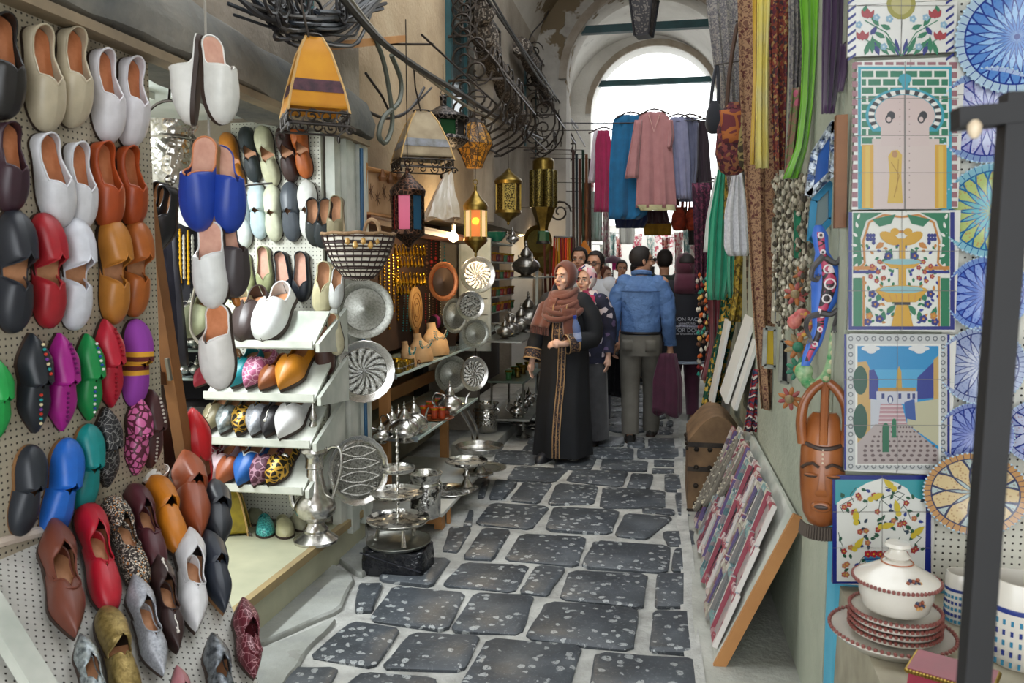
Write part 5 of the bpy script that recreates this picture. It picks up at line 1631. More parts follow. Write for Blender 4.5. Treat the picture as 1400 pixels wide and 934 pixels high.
# tea table on legs
tb = thing('side_table', 'green-topped metal table with small brass cups by the kerb', 'table', aX(705, 600, -1.42))
o = aX(705, 604, -1.42)
z1, z2 = aX(700, 521, -1.38).z - o.z, aX(705, 570, -1.36).z - o.z
tb.matrix_world = T((o.x, o.y, .1))
z1, z2 = z1 + o.z - .1, z2 + o.z - .1
MB().box((0, 0, z1), (.34, 1.0, .02)).build('top', M('green_top', '5f6a5c', .3), tb, smooth=False)
MB().box((.02, .05, z2), (.40, 1.1, .02)).build('lower_shelf', S_dull, tb, smooth=False)
for sx in (-.15, .15):
    for sy in (-.42, .42):
        MB().tube([(sx, sy, 0), (sx, sy, z1)], .012, 6).build('leg', S_dull, tb)
for i in range(6):
    p = Vector((o.x + .06 * (i % 2), o.y - .36 + i * .14, .1 + z1 + .011))
    glass(p, .085, 'small brass and green cup on the green table', 'cups on the green table', (M('cup_green', '3a6a3a', .3), S_brass)[i % 2])
for i in range(4):
    p = Vector((o.x + .08, o.y - .38 + i * .22, .1 + z2 + .011))
    place('teapot', 'teapot', ('first', 'second', 'third', 'fourth')[i] + ' silver pot on the lower shelf of the green table', 'teapot', T(p) @ RZ(i) @ S(.2), 'pots on the green table')
for i, (px, py, r) in enumerate(((722, 568, 30), (716, 586, 26), (735, 575, 24))):
    p = aZ(px, py + 12, .0); cake(p, px2m(r * .7, p), px2m(20, p), ('first', 'second', 'third')[i] + ' low silver footed dish on the ground by the kerb')
# brass plates behind the cluster lantern
for i, (px, py, r) in enumerate(((735, 330, 22), (748, 355, 20))):
    tray(px, py, r, -1.5, 'tray_plain', ('upper' if i == 0 else 'lower') + ' brass plate behind the cluster lantern', n=(.6, -.8, 0), mats={'rim': S_brass, 'centre': S_brassf})
# warm lamp deep in the second stall
bulb(712, 318, -1.9, 'lit bulb deep inside the second stall', 5, 5)
# hanging fringes and leather goods near the stall end (strands)
def fringe(px0, px1, y0, y1, X, cols, label, n=9, name='fringe'):
    a, b = aX(px0, y0, X), aX(px1, y0, X)
    zb = aX((px0 + px1) / 2, y1, X).z
    t = thing(name, label, 'fringe', T(a), 'fringe bundles')
    m = MB().tube([(0, 0, .01), b - a + Vector((0, 0, .01))], .012, 6)
    m.build('rod', M_iron, t)
    for i in range(n):
        p = (b - a) * (i / max(n - 1, 1))
        L = (a.z - zb) * rnd.uniform(.85, 1)
        MB().tube([p, p + Vector((rnd.uniform(-.02, .02), 0, -L * .5)), p + Vector((rnd.uniform(-.03, .03), 0, -L))], [.012, .018, .012], 5).build('strand', cols[i % len(cols)], t)
FR = [M('fr_' + c, c, .8) for c in ('c8321e', 'e07a1a', 'e8b02a', 'a81e2e', 'd9541f', '7a1420')]
fringe(758, 785, 325, 430, -1.32, FR, 'red, orange and yellow beaded fringes hanging at the stall end', 12)
fringe(744, 752, 330, 470, -1.40, [M('rust_pipe', '7a3a2a', .6)], 'rust red hanging cloth roll beside the pewter teapots', 2)

# ------------------------------------------------------------------ grille windows, cables
def belly_grille(px0, px1, ytop, ybot, X, bulge, label, bars=7):
    """bowed wrought-iron window grille on the left wall"""
    tl, br = aX(px0, ytop, X), aX(px1, ybot, X)
    y0, y1 = tl.y, br.y
    z0, z1 = aX(px0, ybot, X).z, tl.z
    h = z1 - z0
    t = thing('window_grille', label, 'window grille', (X, y0, z0))
    def prof(k): return bulge * (math.sin(math.pi * min(k * 1.5, 1) ** .8) * .75 + .25) if k < .67 else bulge * .25
    for i in range(bars):
        yy = (y1 - y0) * i / (bars - 1)
        MB().tube([(prof(j / 12), yy, h * j / 12) for j in range(13)], .011, 5).build('bar', M_iron, t)
    for k in (0, .33, .62, 1.0):
        MB().tube([(0, 0, h * k), (prof(k), 0, h * k), (prof(k), y1 - y0, h * k), (0, y1 - y0, h * k)], .012, 5).build('rail', M_iron, t)
    m = MB()
    for k in (.14, .48, .8):
        for i in range(3):
            yy = (y1 - y0) * (i + .5) / 3
            for sg in (1, -1):
                MB().tube(scroll((prof(k) + .008, yy + sg * .07, h * k), (0, sg, 0), (0, 0, 1), .11, 1.6, 20), .008, 4).build('scroll', M_iron, t)
    for k in (.08, .24, .42, .58, .74, .9):
        for sg in (1, -1):
            MB().tube(scroll((.13 if sg > 0 else .13 + .12 * (k < .6), -.012, h * k + sg * .05), (1, 0, 0), (0, 0, sg), .12, 1.6, 20), .009, 4).build('scroll', M_iron, t)
    return t
for i, (a, b, c, d, bl, lb) in enumerate(((612, 668, -30, 178, .48, 'large bowed wrought iron window grille above the lanterns'), (716, 752, 62, 205, .40, 'smaller bowed iron window grille near the arch'))):
    belly_grille(a, b, c, d, -1.77, bl, lb)
def winframe(px0, px1, ytop, ybot, n):
    y0, y1 = aX(px0, ytop, -1.785).y, aX(px1, ytop, -1.785).y
    z0, z1 = aX(px0, ybot, -1.785).z, aX(px0, ytop, -1.785).z
    t = thing('window_%d' % n, None, None, (-1.79, y0, z0)); struct(t); t['label'] = 'window with teal frame behind an iron grille'
    for yy in (0, y1 - y0):
        MB().box((.01, yy, (z1 - z0) / 2), (.05, .06, z1 - z0)).build('frame', M_teal, t, smooth=False)
    MB().box((-.005, (y1 - y0) / 2, (z1 - z0) / 2), (.01, y1 - y0, z1 - z0)).build('pane', M('window_dark_glass', '39464a', .15), t, smooth=False)
    MB().box((.01, (y1 - y0) / 2, (z1 - z0) / 2), (.03, .04, z1 - z0)).build('mullion', M_teal, t, smooth=False)
winframe(612, 655, -30, 175, 1)
winframe(716, 745, 62, 200, 2)
# drifts of dusty netting caught between the grilles
def netting(pts, X, r0, label):
    P = smoothpath([aX(*q, X) for q in pts], 6)
    n = len(P)
    tag(MB().tube(P, [r0 * (1 - .5 * i / n) * (1 + .25 * math.sin(i * 2.1)) for i in range(n)], 9).build('netting_bundle', cells('dusty_netting', ['3a322c', '574b42', '2a2420', '8d8378', '4a4038'], 70, .9)), label, 'netting')
netting([(650, -20), (660, 40), (675, 90), (700, 140), (715, 165)], -1.62, .13, 'dusty dark netting bundle slung over the large grille')
netting([(712, 62), (735, 105), (752, 150), (765, 180)], -1.62, .10, 'dusty netting bundle slung between grille and arch')
CAB = M('cable_grey', '4a4642', .6, c2='35312e'); CAB2 = M('cable_black', '232022', .5); CABL = M('cable_pale', '8d8678', .6)
def cable(pts, X, r, label, mat=None, n=6):
    return tag(MB().tube(smoothpath([aX(q[0], q[1], q[2] if len(q) > 2 else X) for q in pts], n), r, 6).build('cable', mat or CAB), label, 'cable')
cable([(462, -10), (520, 55), (580, 98), (630, 128), (680, 160), (740, 190)], -1.45, .018, 'thick grey cable sagging from the tangle to the far grille')
cable([(470, -12), (530, 62), (590, 110), (650, 152), (728, 188)], -1.47, .012, 'thinner pale cable running beside the thick one', CABL)
cable([(660, -10), (700, 48), (735, 105), (770, 150), (790, 175)], -1.5, .016, 'cable running down past the netting to the arch', CAB)
cable([(668, -10), (712, 62), (760, 132), (800, 200)], -1.45, .011, 'thin dark cable parallel to the netting', CAB2)
cable([(485, 5), (520, 70), (533, 130), (536, 170), (527, 195), (518, 185), (525, 160), (545, 140), (548, 110), (535, 75)], -1.62, .015, 'looped grey-green hose hanging on the tan wall', M('hose_green_grey', '5d6157', .6))
cable([(755, -10), (748, 20), (728, 45), (722, 62)], -1.6, .009, 'single wire curling down from the vault', CAB2)
cable([(478, 150), (500, 152), (530, 162), (560, 150), (580, 120)], -1.7, .010, 'dark twisted wire along the tan wall', CAB2)
cable([(500, 100), (520, 128), (545, 160), (590, 120)], -1.7, .008, 'thin wire crossing below the looped hose', CAB2)
# tangle above the yellow lampshade: each cable its own loop
tang = thing('cable_tangle', 'tangle of black cables bundled on the wall above the yellow lampshade', 'cable bundle', aX(430, 30, -1.58))
o = aX(430, 30, -1.58)
for i in range(30):
    k = rnd.random()
    a0 = (rnd.uniform(310, 400), rnd.uniform(-20, 25)); a3 = (rnd.uniform(470, 530), rnd.uniform(-25, 15))
    mx = rnd.uniform(380, 480); my = rnd.uniform(10, 68)
    pts = [aX(*a0, -1.62) - o, aX((a0[0] + mx) / 2, my * .75, -1.55) - o, aX(mx, my, -1.50 + rnd.uniform(-.05, .05)) - o, aX((a3[0] + mx) / 2, my * .8, -1.55) - o, aX(*a3, -1.6) - o]
    MB().tube(smoothpath(pts, 5), rnd.choice((.006, .008, .011)), 5).build('cable', (CAB2, CAB, CAB2, M('cable_blueblack', '20262e', .5))[i % 4], tang)
for i in range(6):
    c = aX(rnd.uniform(370, 480), rnd.uniform(-5, 30), -1.5) - o
    MB().tube(scroll(c, (0, 1, 0), (0, 0, 1), .09, 2, 22), .007, 5).build('coil', CAB2, tang)
MB().box(aX(422, 28, -1.56) - o, (.03, .05, .20)).build('bracket', M('teal_bracket', '2b6a70', .5), tang, smooth=False)
tag(MB().beam(aX(440, 64, -1.66), aX(550, 53, -1.64), .05, .04).build('timber_batten', M_wood_lt, smooth=False), 'pale timber batten fixed on the tan wall under the cables', 'batten')
# hanging street lamp under the near arch, wire for the clothes
sl = thing('street_lantern', 'black mesh street lantern hanging from the vault', 'lantern', T(aY(880, 50, 8.2)))
k = px2m(1, aY(880, 50, 8.2))
MB().lathe([(13 * k, 2 * k), (14 * k, 5 * k), (21 * k, 46 * k), (23 * k, 48 * k)], 4, RZ(R_(30)), cap=(False, True)).build('cage', ornate('mesh_cage', '55504c', '15131a', 30, .5, cut=.12), sl, angle=20)
for i in range(4):
    a = R_(30) + i * math.pi / 2
    MB().tube([(14 * k * math.cos(a), 14 * k * math.sin(a), 0), (22 * k * math.cos(a), 22 * k * math.sin(a), 48 * k)], .012, 6).build('corner_bar', M('black_iron', '16151a', .5, .4), sl)
MB().lathe([(14 * k, -1 * k), (14 * k, 2 * k), (2 * k, 3 * k)], 4, RZ(R_(30))).build('bottom_plate', _MC['black_iron'], sl, smooth=False)
MB().lathe([(25 * k, 48 * k), (20 * k, 56 * k), (6 * k, 70 * k), (2 * k, 72 * k), (2 * k, 190 * k)], 4, RZ(R_(30))).build('roof_and_rod', _MC['black_iron'], sl, smooth=False)
# ------------------------------------------------------------------ right-hand bay: painted tile panels, plates, ceramics
TY = BAY - .004
M_glaze_w = M('white_glaze', 'c9c9c3', .18, coat=.4, c2='bebfba', s=9)
class Paint:
    """flat painted shapes given in photo pixels, laid on a wall plane; one colour one material"""
    def __init__(s, Y, m):
        s.Y, s.inv, s.mb, s.mats, s.ix, s.z = Y, m.inverted(), MB(), [], {}, .0
    def loc(s, x, y):
        q = s.inv @ aY(x, y, s.Y)
        return (q.x, q.y)
    def mi(s, c):
        if c not in s.ix:
            s.ix[c] = len(s.mats); s.mats.append(M('glaze_' + c, c if c in (WH, 'c9cac2', 'cbccc6') else tuple(int(c[q:q + 2], 16) * .84 for q in (0, 2, 4)), .25))
        return s.ix[c]
    def poly(s, pts, c):
        s.z += .000012
        P = [s.loc(*p) for p in pts]
        s.mb.add([(p[0], p[1], s.z + .0004) for p in P], [tuple(range(len(P)))], s.mi(c))
    def rect(s, x0, y0, x1, y1, c): s.poly([(x0, y1), (x1, y1), (x1, y0), (x0, y0)], c)
    def ell(s, x, y, rx, ry, c, rot=0, n=14):
        ca, sa = math.cos(rot), math.sin(rot)
        s.poly([(x + rx * math.cos(a) * ca - ry * math.sin(a) * sa, y - (rx * math.cos(a) * sa + ry * math.sin(a) * ca)) for a in [2 * math.pi * i / n for i in range(n)]], c)
    def leaf(s, x, y, L, w, rot, c):
        ca, sa = math.cos(rot), math.sin(rot)
        P = [(0, 0), (L * .3, -w * .5), (L * .65, -w * .4), (L, 0), (L * .65, w * .4), (L * .3, w * .5)]
        s.poly([(x + a * ca - b * sa, y - (a * sa + b * ca)) for a, b in P], c)
    def line(s, pts, w, c):
        for (x0, y0), (x1, y1) in zip(pts, pts[1:]):
            d = math.hypot(x1 - x0, y1 - y0) or 1
            nx, ny = -(y1 - y0) / d * w / 2, (x1 - x0) / d * w / 2
            s.poly([(x0 + nx, y0 + ny), (x1 + nx, y1 + ny), (x1 - nx, y1 - ny), (x0 - nx, y0 - ny)], c)
    def joints(s, x0, y0, x1, y1, cols, rows):
        for i in range(1, cols):
            x = x0 + (x1 - x0) * i / cols
            s.line([(x, y0), (x, y1)], .7, '7d7c78')
        for j in range(1, rows):
            y = y0 + (y1 - y0) * j / rows
            s.line([(x0, y), (x1, y)], .7, '7d7c78')
    def build(s, parent):
        s.joints(*s.geo)
        return s.mb.build('painting', s.mats, parent, smooth=False)
def tile_panel(x0, y0, x1, y1, cols, rows, label, Y=TY):
    bl, br, tl = aY(x0, y1, Y), aY(x1, y1, Y), aY(x0, y0, Y)
    m = Matrix(((1, 0, 0), (0, 0, -1), (0, 1, 0))).to_4x4(); m.translation = bl   # local x right, y up, z towards the viewer
    t = thing('tile_panel', label, 'tile panel', m, 'painted tile panels')
    W, H = (br - bl).length, (tl - bl).length
    w, h = W / cols, H / rows
    for i in range(cols):
        for j in range(rows):
            MB().extr([(i * w + .0008, j * h + .0008), ((i + 1) * w - .0008, j * h + .0008), ((i + 1) * w - .0008, (j + 1) * h - .0008), (i * w + .0008, (j + 1) * h - .0008)], -.012, 0).build('tile', M_glaze_w, t, smooth=False)
    MB().box((W / 2, H / 2, -.014), (W, H, .006)).build('grout', M('grout', '6a675f', .9), t, smooth=False)
    pp = Paint(Y, m)
    pp.geo = (x0, y0, x1, y1, cols, rows)
    return t, pp
WH, NV, BL, TQ, GR, YE, RD, OC, BK, PK = 'c8c9c3', '14247e', '2f5fb0', '2fa3b8', '147a52', 'd9a628', 'a8323a', 'c9863a', '22242c', 'd9bfb8'
def flower(P, x, y, r, c, cc='d9a628', n=5):
    for i in range(n):
        a = 2 * math.pi * i / n
        P.ell(x + r * .6 * math.cos(a), y + r * .6 * math.sin(a), r * .45, r * .45, c, 0, 8)
    P.ell(x, y, r * .3, r * .3, cc, 0, 8)
# 1 floral spray (cut by the frame top)
t, P = tile_panel(1158, -62, 1306, 78, 2, 2, 'white tile panel with tulips and green leaves, at the top')
for i in range(13):
    yy = -60 + i * 11
    for xx in (1159, 1293):
        P.poly([(xx, yy + 8), (xx + 11, yy), (xx + 11, yy + 4), (xx, yy + 12)], NV)
P.ell(1232, 5, 20, 22, 'a09a3c'); P.ell(1232, 5, 14, 15, 'c0b878')
for sg in (1, -1):
    c = 1232
    for dx, dy, L, rot, col in ((8, 75, 30, 1.1, GR), (4, 76, 24, 1.4, NV), (16, 76, 34, .8, GR), (30, 76, 22, 1.2, NV), (40, 74, 26, 1.6, GR), (50, 76, 22, 1.9, GR), (22, 52, 18, .5, GR), (30, 36, 20, .9, GR), (42, 48, 16, 2.2, NV), (14, 40, 16, .4, GR), (52, 20, 14, 1.9, GR)):
        P.leaf(c + sg * dx, dy, L, 7, rot if sg > 0 else math.pi - rot, col)
    P.line([(c, 77), (c + sg * 20, 45), (c + sg * 50, 28)], 1.4, GR); P.line([(c + sg * 8, 70), (c + sg * 36, 62), (c + sg * 52, 52)], 1.4, GR)
    for fx, fy in ((53, 50), (46, 20), (44, -10), (20, -30)):
        P.leaf(c + sg * fx, fy + 6, 15, 10, 1.57, RD); P.leaf(c + sg * fx - 3, fy + 5, 13, 6, 2.0, RD); P.leaf(c + sg * fx + 3, fy + 5, 13, 6, 1.1, RD)
    for fx, fy in ((34, 24), (24, 64), (58, 34), (16, 26)):
        flower(P, c + sg * fx, fy, 5, '8fb7cf', 'cfe0e0')
P.build(t)
# 2 arched doorway
t, P = tile_panel(1164, 84, 1310, 287, 2, 4, 'tile panel of a horseshoe-arched door under green bricks')
for i in range(16):
    yy = 86 + i * 12.6
    for xx in (1165, 1301):
        P.rect(xx, yy, xx + 7.5, yy + 8, '9c6a72')
for i in range(10):
    P.rect(1167 + i * 14.5, 85, 1178 + i * 14.5, 89, '9c6a72')
P.rect(1173, 91, 1301, 286, TQ)
P.rect(1177, 95, 1297, 200, WH)
for r in range(9):
    for i in range(-1, 7):
        x0 = 1177 + i * 20 + (r % 2) * 10; x1 = x0 + 17
        x0, x1 = max(x0, 1178), min(x1, 1296)
        if x1 - x0 > 3: P.rect(x0, 97 + r * 11.4, x1, 105.5 + r * 11.4, '187a58')
for i in range(26):                       # turquoise outer band then black/white voussoirs of the arch
    pass
AC = (1237, 158)
P.poly([(AC[0] + 54 * math.cos(a), AC[1] - 38 * math.sin(a)) for a in [R_(-35 + 250 * i / 30) for i in range(31)]], TQ)
n_ = 30
for i in range(n_):
    a0, a1 = R_(-32 + 244 * i / n_), R_(-32 + 244 * (i + 1) / n_)
    P.poly([(AC[0] + 50 * math.cos(a0), AC[1] - 35 * math.sin(a0)), (AC[0] + 50 * math.cos(a1), AC[1] - 35 * math.sin(a1)), (AC[0] + 42 * math.cos(a1), AC[1] - 29 * math.sin(a1)), (AC[0] + 42 * math.cos(a0), AC[1] - 29 * math.sin(a0))], (BK, WH)[i % 2])
P.poly([(AC[0] + 41 * math.cos(a), AC[1] - 28 * math.sin(a)) for a in [R_(-38 + 256 * i / 30) for i in range(31)]], 'd8c2bd')
P.rect(1192, 190, 1284, 286, 'd9c8c2')
P.rect(1204, 165, 1270, 200, 'd8c5c0')
for xx in (1178, 1278):
    P.rect(xx, 198, xx + 16, 285, 'd9a836'); P.rect(xx + 5, 200, xx + 11, 284, 'e3c055')
for xx in (1218, 1262):
    P.ell(xx, 158, 5.5, 6, BK); P.ell(xx - 3, 163, 5, 6, BK); P.ell(xx - 3, 163.5, 3, 3.6, 'd8c2bd')
P.rect(1235.5, 130, 1238, 286, '8d827e')
for i in range(14):
    P.ell(1243, 140 + i * 10, .8, .8, '6a5f5c', 0, 6); P.ell(1230, 140 + i * 10, .8, .8, '6a5f5c', 0, 6)
P.poly([(1213, 278), (1216, 240), (1214, 214), (1219, 206), (1227, 205), (1233, 212), (1232, 240), (1234, 278)], 'd9b54a')
P.ell(1223, 211, 4, 5, 'b98a5a'); P.line([(1218, 222), (1229, 240), (1222, 270)], 1.2, 'a8802a'); P.line([(1228, 218), (1226, 262)], 1, 'a8802a')
P.ell(1237, 108, 9, 7, TQ); P.ell(1237, 116, 5, 5, TQ)
P.build(t)
# 3 fountain with birds
t, P = tile_panel(1159, 289, 1306, 452, 2, 3, 'navy-bordered tile panel of a yellow fountain with birds and flowers')
P.rect(1160, 290, 1305, 451, NV); P.rect(1165, 290, 1299, 446, 'c9cac2')
rq = random.Random(11)
for i in range(60):
    dx, yy = rq.uniform(4, 50), rq.uniform(330, 442)
    for sg in (1, -1):
        P.leaf(1232 + sg * dx, yy, 7, 4, (1.0 + dx) if sg > 0 else math.pi - 1.0 - dx, rq.choice(('147a52', '1b2f96', '147a52', 'c9863a')))
for sg in (1, -1):
    c = 1232
    P.line([(c + sg * 62, 372), (c + sg * 50, 360), (c + sg * 52, 330), (c + sg * 44, 304), (c + sg * 24, 294), (c, 297)], 3, OC)
    P.poly([(c + sg * 66, 291), (c + sg * 66, 372), (c + sg * 54, 360), (c + sg * 56, 326), (c + sg * 48, 302), (c + sg * 26, 291)], GR)
    for i in range(6):
        P.leaf(c + sg * 60, 300 + i * 12, 9, 4, 1.2 + i * .6, WH)
    P.poly([(c + sg * 8, 293), (c + sg * 40, 300), (c + sg * 30, 310), (c + sg * 14, 306)], GR)
    P.ell(c + sg * 16, 326, 15, 7.5, YE, sg * .5); P.ell(c + sg * 9, 317, 6, 5, YE); P.leaf(c + sg * 24, 332, 14, 8, (-.6 if sg > 0 else math.pi + .6), OC); P.leaf(c + sg * 4, 317, 6, 4, (math.pi if sg > 0 else 0), OC)
    for i in range(7):
        P.ell(c + sg * (38 + (i % 3) * 4), 322 + (i // 3) * 5, 2.6, 2.8, NV, 0, 8)
    P.rect(min(c + sg * 34, c + sg * 66), 364, max(c + sg * 34, c + sg * 66), 369, OC); P.rect(min(c + sg * 34, c + sg * 66), 370, max(c + sg * 34, c + sg * 66), 374, NV)
    P.rect(min(c + sg * 54, c + sg * 66), 380, max(c + sg * 54, c + sg * 66), 446, GR); P.rect(min(c + sg * 50, c + sg * 53), 378, max(c + sg * 50, c + sg * 53), 446, OC)
    for fx, fy in ((24, 366), (32, 372), (24, 380), (34, 384), (40, 364), (30, 358), (42, 378)):
        flower(P, c + sg * fx, fy, 3.4, RD)
    for fx, fy, rot in ((14, 396, .6), (26, 432, 1.7), (34, 404, 2.1), (42, 426, 1.2), (20, 420, 2.4), (12, 346, .9), (20, 346, 2.0)):
        P.leaf(c + sg * fx, fy + 8, 16, 8, rot if sg > 0 else math.pi - rot, GR)
    for fx, fy in ((40, 402), (30, 436), (46, 440), (18, 350), (36, 416)):
        flower(P, c + sg * fx, fy, 5.5, NV, OC)
    flower(P, c + sg * 44, 432, 5, OC, YE)
P.rect(1229, 330, 1237, 360, YE); P.ell(1232, 330, 12, 4, YE); P.rect(1228, 365, 1238, 400, YE)
P.poly([(1206, 358), (1260, 358), (1248, 367), (1218, 367)], YE); P.ell(1233, 358, 26, 4, '8fc2c8')
P.poly([(1196, 397), (1268, 397), (1252, 413), (1212, 413)], YE); P.ell(1232, 397, 36, 7, YE); P.ell(1232, 396, 30, 5, '8fc2c8')
P.poly([(1226, 413), (1240, 413), (1248, 446), (1218, 446)], YE); P.rect(1222, 413, 1244, 417, BK)
for i in range(7):
    P.line([(1206 + i * 9, 402), (1210 + i * 8, 411)], 1, OC)
P.build(t)
# 4 street scene
t, P = tile_panel(1154, 456, 1299, 644, 2, 3, 'tile panel of a village street with blue doors and white clouds')
P.rect(1154, 457, 1157, 643, NV); P.rect(1295, 457, 1298.5, 643, NV); P.rect(1157.5, 457, 1294.5, 643, 'c9cccb')
for i in range(13):
    for j in range(17):
        if i in (0, 12) or j in (0, 16):
            x, yy = 1163 + i * 10.5, 463 + j * 10.9
            P.ell(x, yy, 3.6, 3.6, '6e7478', 0, 8); P.ell(x, yy, 2.2, 2.2, 'c9cccb', 0, 6)
P.rect(1169, 470, 1286, 636, WH); P.rect(1172, 473, 1283, 634, '1f8fc9')
P.rect(1172, 505, 1283, 534, '4aa8d6')
P.poly([(1172, 495), (1184, 494), (1190, 506), (1190, 600), (1172, 606)], 'c9a45e'); P.ell(1176, 520, 10, 20, '14503c'); P.ell(1176, 576, 10, 24, '14503c')
P.poly([(1188, 506), (1195, 505), (1201, 518), (1200, 545), (1188, 546)], '23368f')
P.poly([(1283, 488), (1277, 494), (1254, 516), (1253, 546), (1276, 544), (1283, 540)], '23368f'); P.poly([(1283, 486), (1276, 492), (1276, 546), (1283, 548)], 'c9a45e')
P.rect(1200, 530, 1252, 535, 'b58a3c'); P.rect(1198, 535, 1254, 552, 'c9cbd6')
P.poly([(1225, 530), (1226, 508), (1229, 500), (1232, 508), (1233, 530)], 'c9a03c')
for xx in (1205, 1228, 1240, 1247): P.rect(xx, 538, xx + 4, 545, '2c3c7a')
P.ell(1217, 546, 4, 6, '2c3c7a'); P.ell(1217, 547, 2.4, 4.5, 'd9dde0')
P.poly([(1204, 552), (1232, 552), (1240, 580), (1196, 580)], 'b98f96')
for i in range(5): P.line([(1203 - i * 1.5, 555 + i * 5.5), (1234 + i * 1.2, 555 + i * 5.5)], 1.6, 'dcd0d0')
P.poly([(1190, 545), (1204, 548), (1200, 585), (1190, 590)], 'c5c9d2'); P.poly([(1240, 552), (1283, 545), (1283, 610), (1240, 580)], 'c2bf9f')
P.poly([(1236, 550), (1250, 545), (1252, 575), (1238, 572)], '2f56a0')
P.poly([(1196, 580), (1240, 580), (1283, 615), (1283, 634), (1172, 634), (1172, 606)], 'b5a9a6')
for r in range(8):
    for i in range(13):
        yy = 584 + r * 6.4; x = 1228 + (i - 6.3 + (r % 2) * .5) * (4 + r * 1.1)
        if 1174 < x < 1281 and abs(x - 1228) < 20 + r * 7: P.ell(x, yy, 1.5 + r * .25, 1.3 + r * .15, '6e5e5e', 0, 6)
P.rect(1206, 585, 1215, 618, '1a6a4a'); P.ell(1210.5, 585, 4.5, 7, '1a6a4a'); P.rect(1219, 577, 1225, 598, '1f7350'); P.ell(1222, 576, 3, 4, '1f7350')
for x, w in ((1190, 16), (1256, 18)):
    P.ell(x, 476.5, w * .8, 3.8, 'e4e6e4'); P.ell(x - w * .35, 476, w * .3, 3.6, 'e4e6e4'); P.ell(x + w * .1, 473.8 + 1, w * .35, 4, 'e4e6e4'); P.ell(x + w * .05, 480, w * .4, 3.5, 'e4e6e4')
P.build(t)
def text_on(parent, body, loc, size, mat, name='lettering', rot=None, ext=.0002):
    c = bpy.data.curves.new(name, 'FONT')
    c.body = body; c.size = size; c.align_x = 'CENTER'; c.align_y = 'CENTER'; c.extrude = ext
    c.materials.append(mat)
    tmp = bpy.data.objects.new(name, c); COL.objects.link(tmp)
    me = bpy.data.meshes.new_from_object(tmp.evaluated_get(bpy.context.evaluated_depsgraph_get()))
    bpy.data.objects.remove(tmp)
    o = bpy.data.objects.new(name, me); COL.objects.link(o); o.parent = parent
    o.matrix_local = T(loc) @ (rot if rot is not None else Matrix())
    return o
for x, s_ in ((1190, 'Sidi B.Said'), (1256, 'Sidi Bou Said')):
    q = P.loc(x, 477); text_on(t, s_, (q[0], q[1], .0016), .0105, M('red_brown_script', '6a3040', .6))
# 5 flower vase with birds
t, P = tile_panel(1138, 650, 1273, 798, 2, 3, 'blue-edged tile panel of a flower bowl with yellow birds')
P.rect(1138, 650, 1273, 798, NV); P.poly([(1142, 656), (1270, 656), (1270, 690), (1142, 690)], '3fa3ac')
P.poly([(1144, 795), (1144, 688), (1152, 682), (1166, 678), (1172, 668), (1186, 660), (1206, 654), (1226, 660), (1240, 668), (1246, 678), (1260, 684), (1266, 690), (1264, 795)], 'cbccc6')
rr = random.Random(5)
for i in range(16):
    x, yy = rr.uniform(1152, 1256), rr.uniform(680, 780)
    P.line([(x, yy), (x + rr.uniform(-12, 12), yy - 10), (x + rr.uniform(-16, 16), yy - 20)], 1, '2c4a3c')
for i in range(90):
    x, yy = rr.uniform(1150, 1258), rr.uniform(666, 788)
    if yy < 690 and abs(x - 1206) > (yy - 652) * 1.6 + 12: continue
    P.leaf(x, yy, 8, 4.5, rr.uniform(0, 6.28), rr.choice(('2c5a44', '2c3f8a', '2c5a44', '3a4a5a')))
for i in range(34):
    x, yy = rr.uniform(1150, 1258), rr.uniform(672, 786)
    if yy < 690 and abs(x - 1206) > (yy - 652) * 1.6 + 8: continue
    flower(P, x, yy, 4, rr.choice(('b5564a', 'c07a5a', 'a83a3a')), 'd9b54a')
for x, yy, a in ((1190, 682, .4), (1222, 668, 2.4), (1170, 714, 1.6), (1228, 702, 1.8), (1248, 732, .7), (1168, 750, .9), (1226, 752, 2.2), (1204, 720, .2)):
    P.leaf(x, yy, 20, 9, a, 'd9c23a'); P.ell(x, yy, 4, 4, 'd9c23a')
P.poly([(1180, 760), (1226, 760), (1220, 778), (1206, 783), (1190, 780)], '3f86b0'); P.line([(1181, 764), (1225, 764)], 2, NV); P.line([(1184, 772), (1222, 772)], 2, '9fd0dc')
for x in (1186, 1194, 1203, 1212, 1220): flower(P, x, 757, 5, 'b52c38')
P.rect(1176, 784, 1204, 788, OC); P.build(t)

# white pegboard with plates
board('pegboard_panel', 'white perforated pegboard behind the painted plates', 'pegboard', [(.80, BAY + .028, .62), (1.9, BAY + .028, .62), (1.9, BAY + .028, 2.9), (.80, BAY + .028, 2.9)], .02, pegboard('pegboard_bay', 'd9d8cc', .021, .16))
def plate(px, py, r, mat, label, Y=BAY - .01, ry=None, tilt=0.05):
    p = aY(px, py, Y); R = px2m(r, p)
    t = thing('plate', label, 'plate', frame(p, (0, 0, 1), (-.12, -1, tilt)) @ Matrix.Diagonal((R, R * ((ry or r) / r), R, 1)), 'painted plates on the pegboard')
    MB().lathe([(.01, -.10), (.45, -.09), (.70, -.05), (.84, .0), (.97, .05), (1.0, .055), (1.0, .04), (.85, -.03), (.45, -.12), (.01, -.12)], 56).build('dish', mat, t)
    m = MB()
    for i in range(64):
        a = 2 * math.pi * i / 64
        m.ball((1.0 * math.cos(a), 1.0 * math.sin(a), .05), .030, 5, 3)
    o = m.build('beaded_edge', M('plate_edge', 'a9c3d3', .3), t); o['kind'] = 'stuff'
    return t
plate(1393, 48, 78, mandala('plate_blue', 24, 6.5, '16307e', '4f7fbe', '86aed6', 'a0b8c9', 1.0, .24, '3f6ab8'), 'large blue petal-patterned plate at the top of the pegboard', BAY - .03)
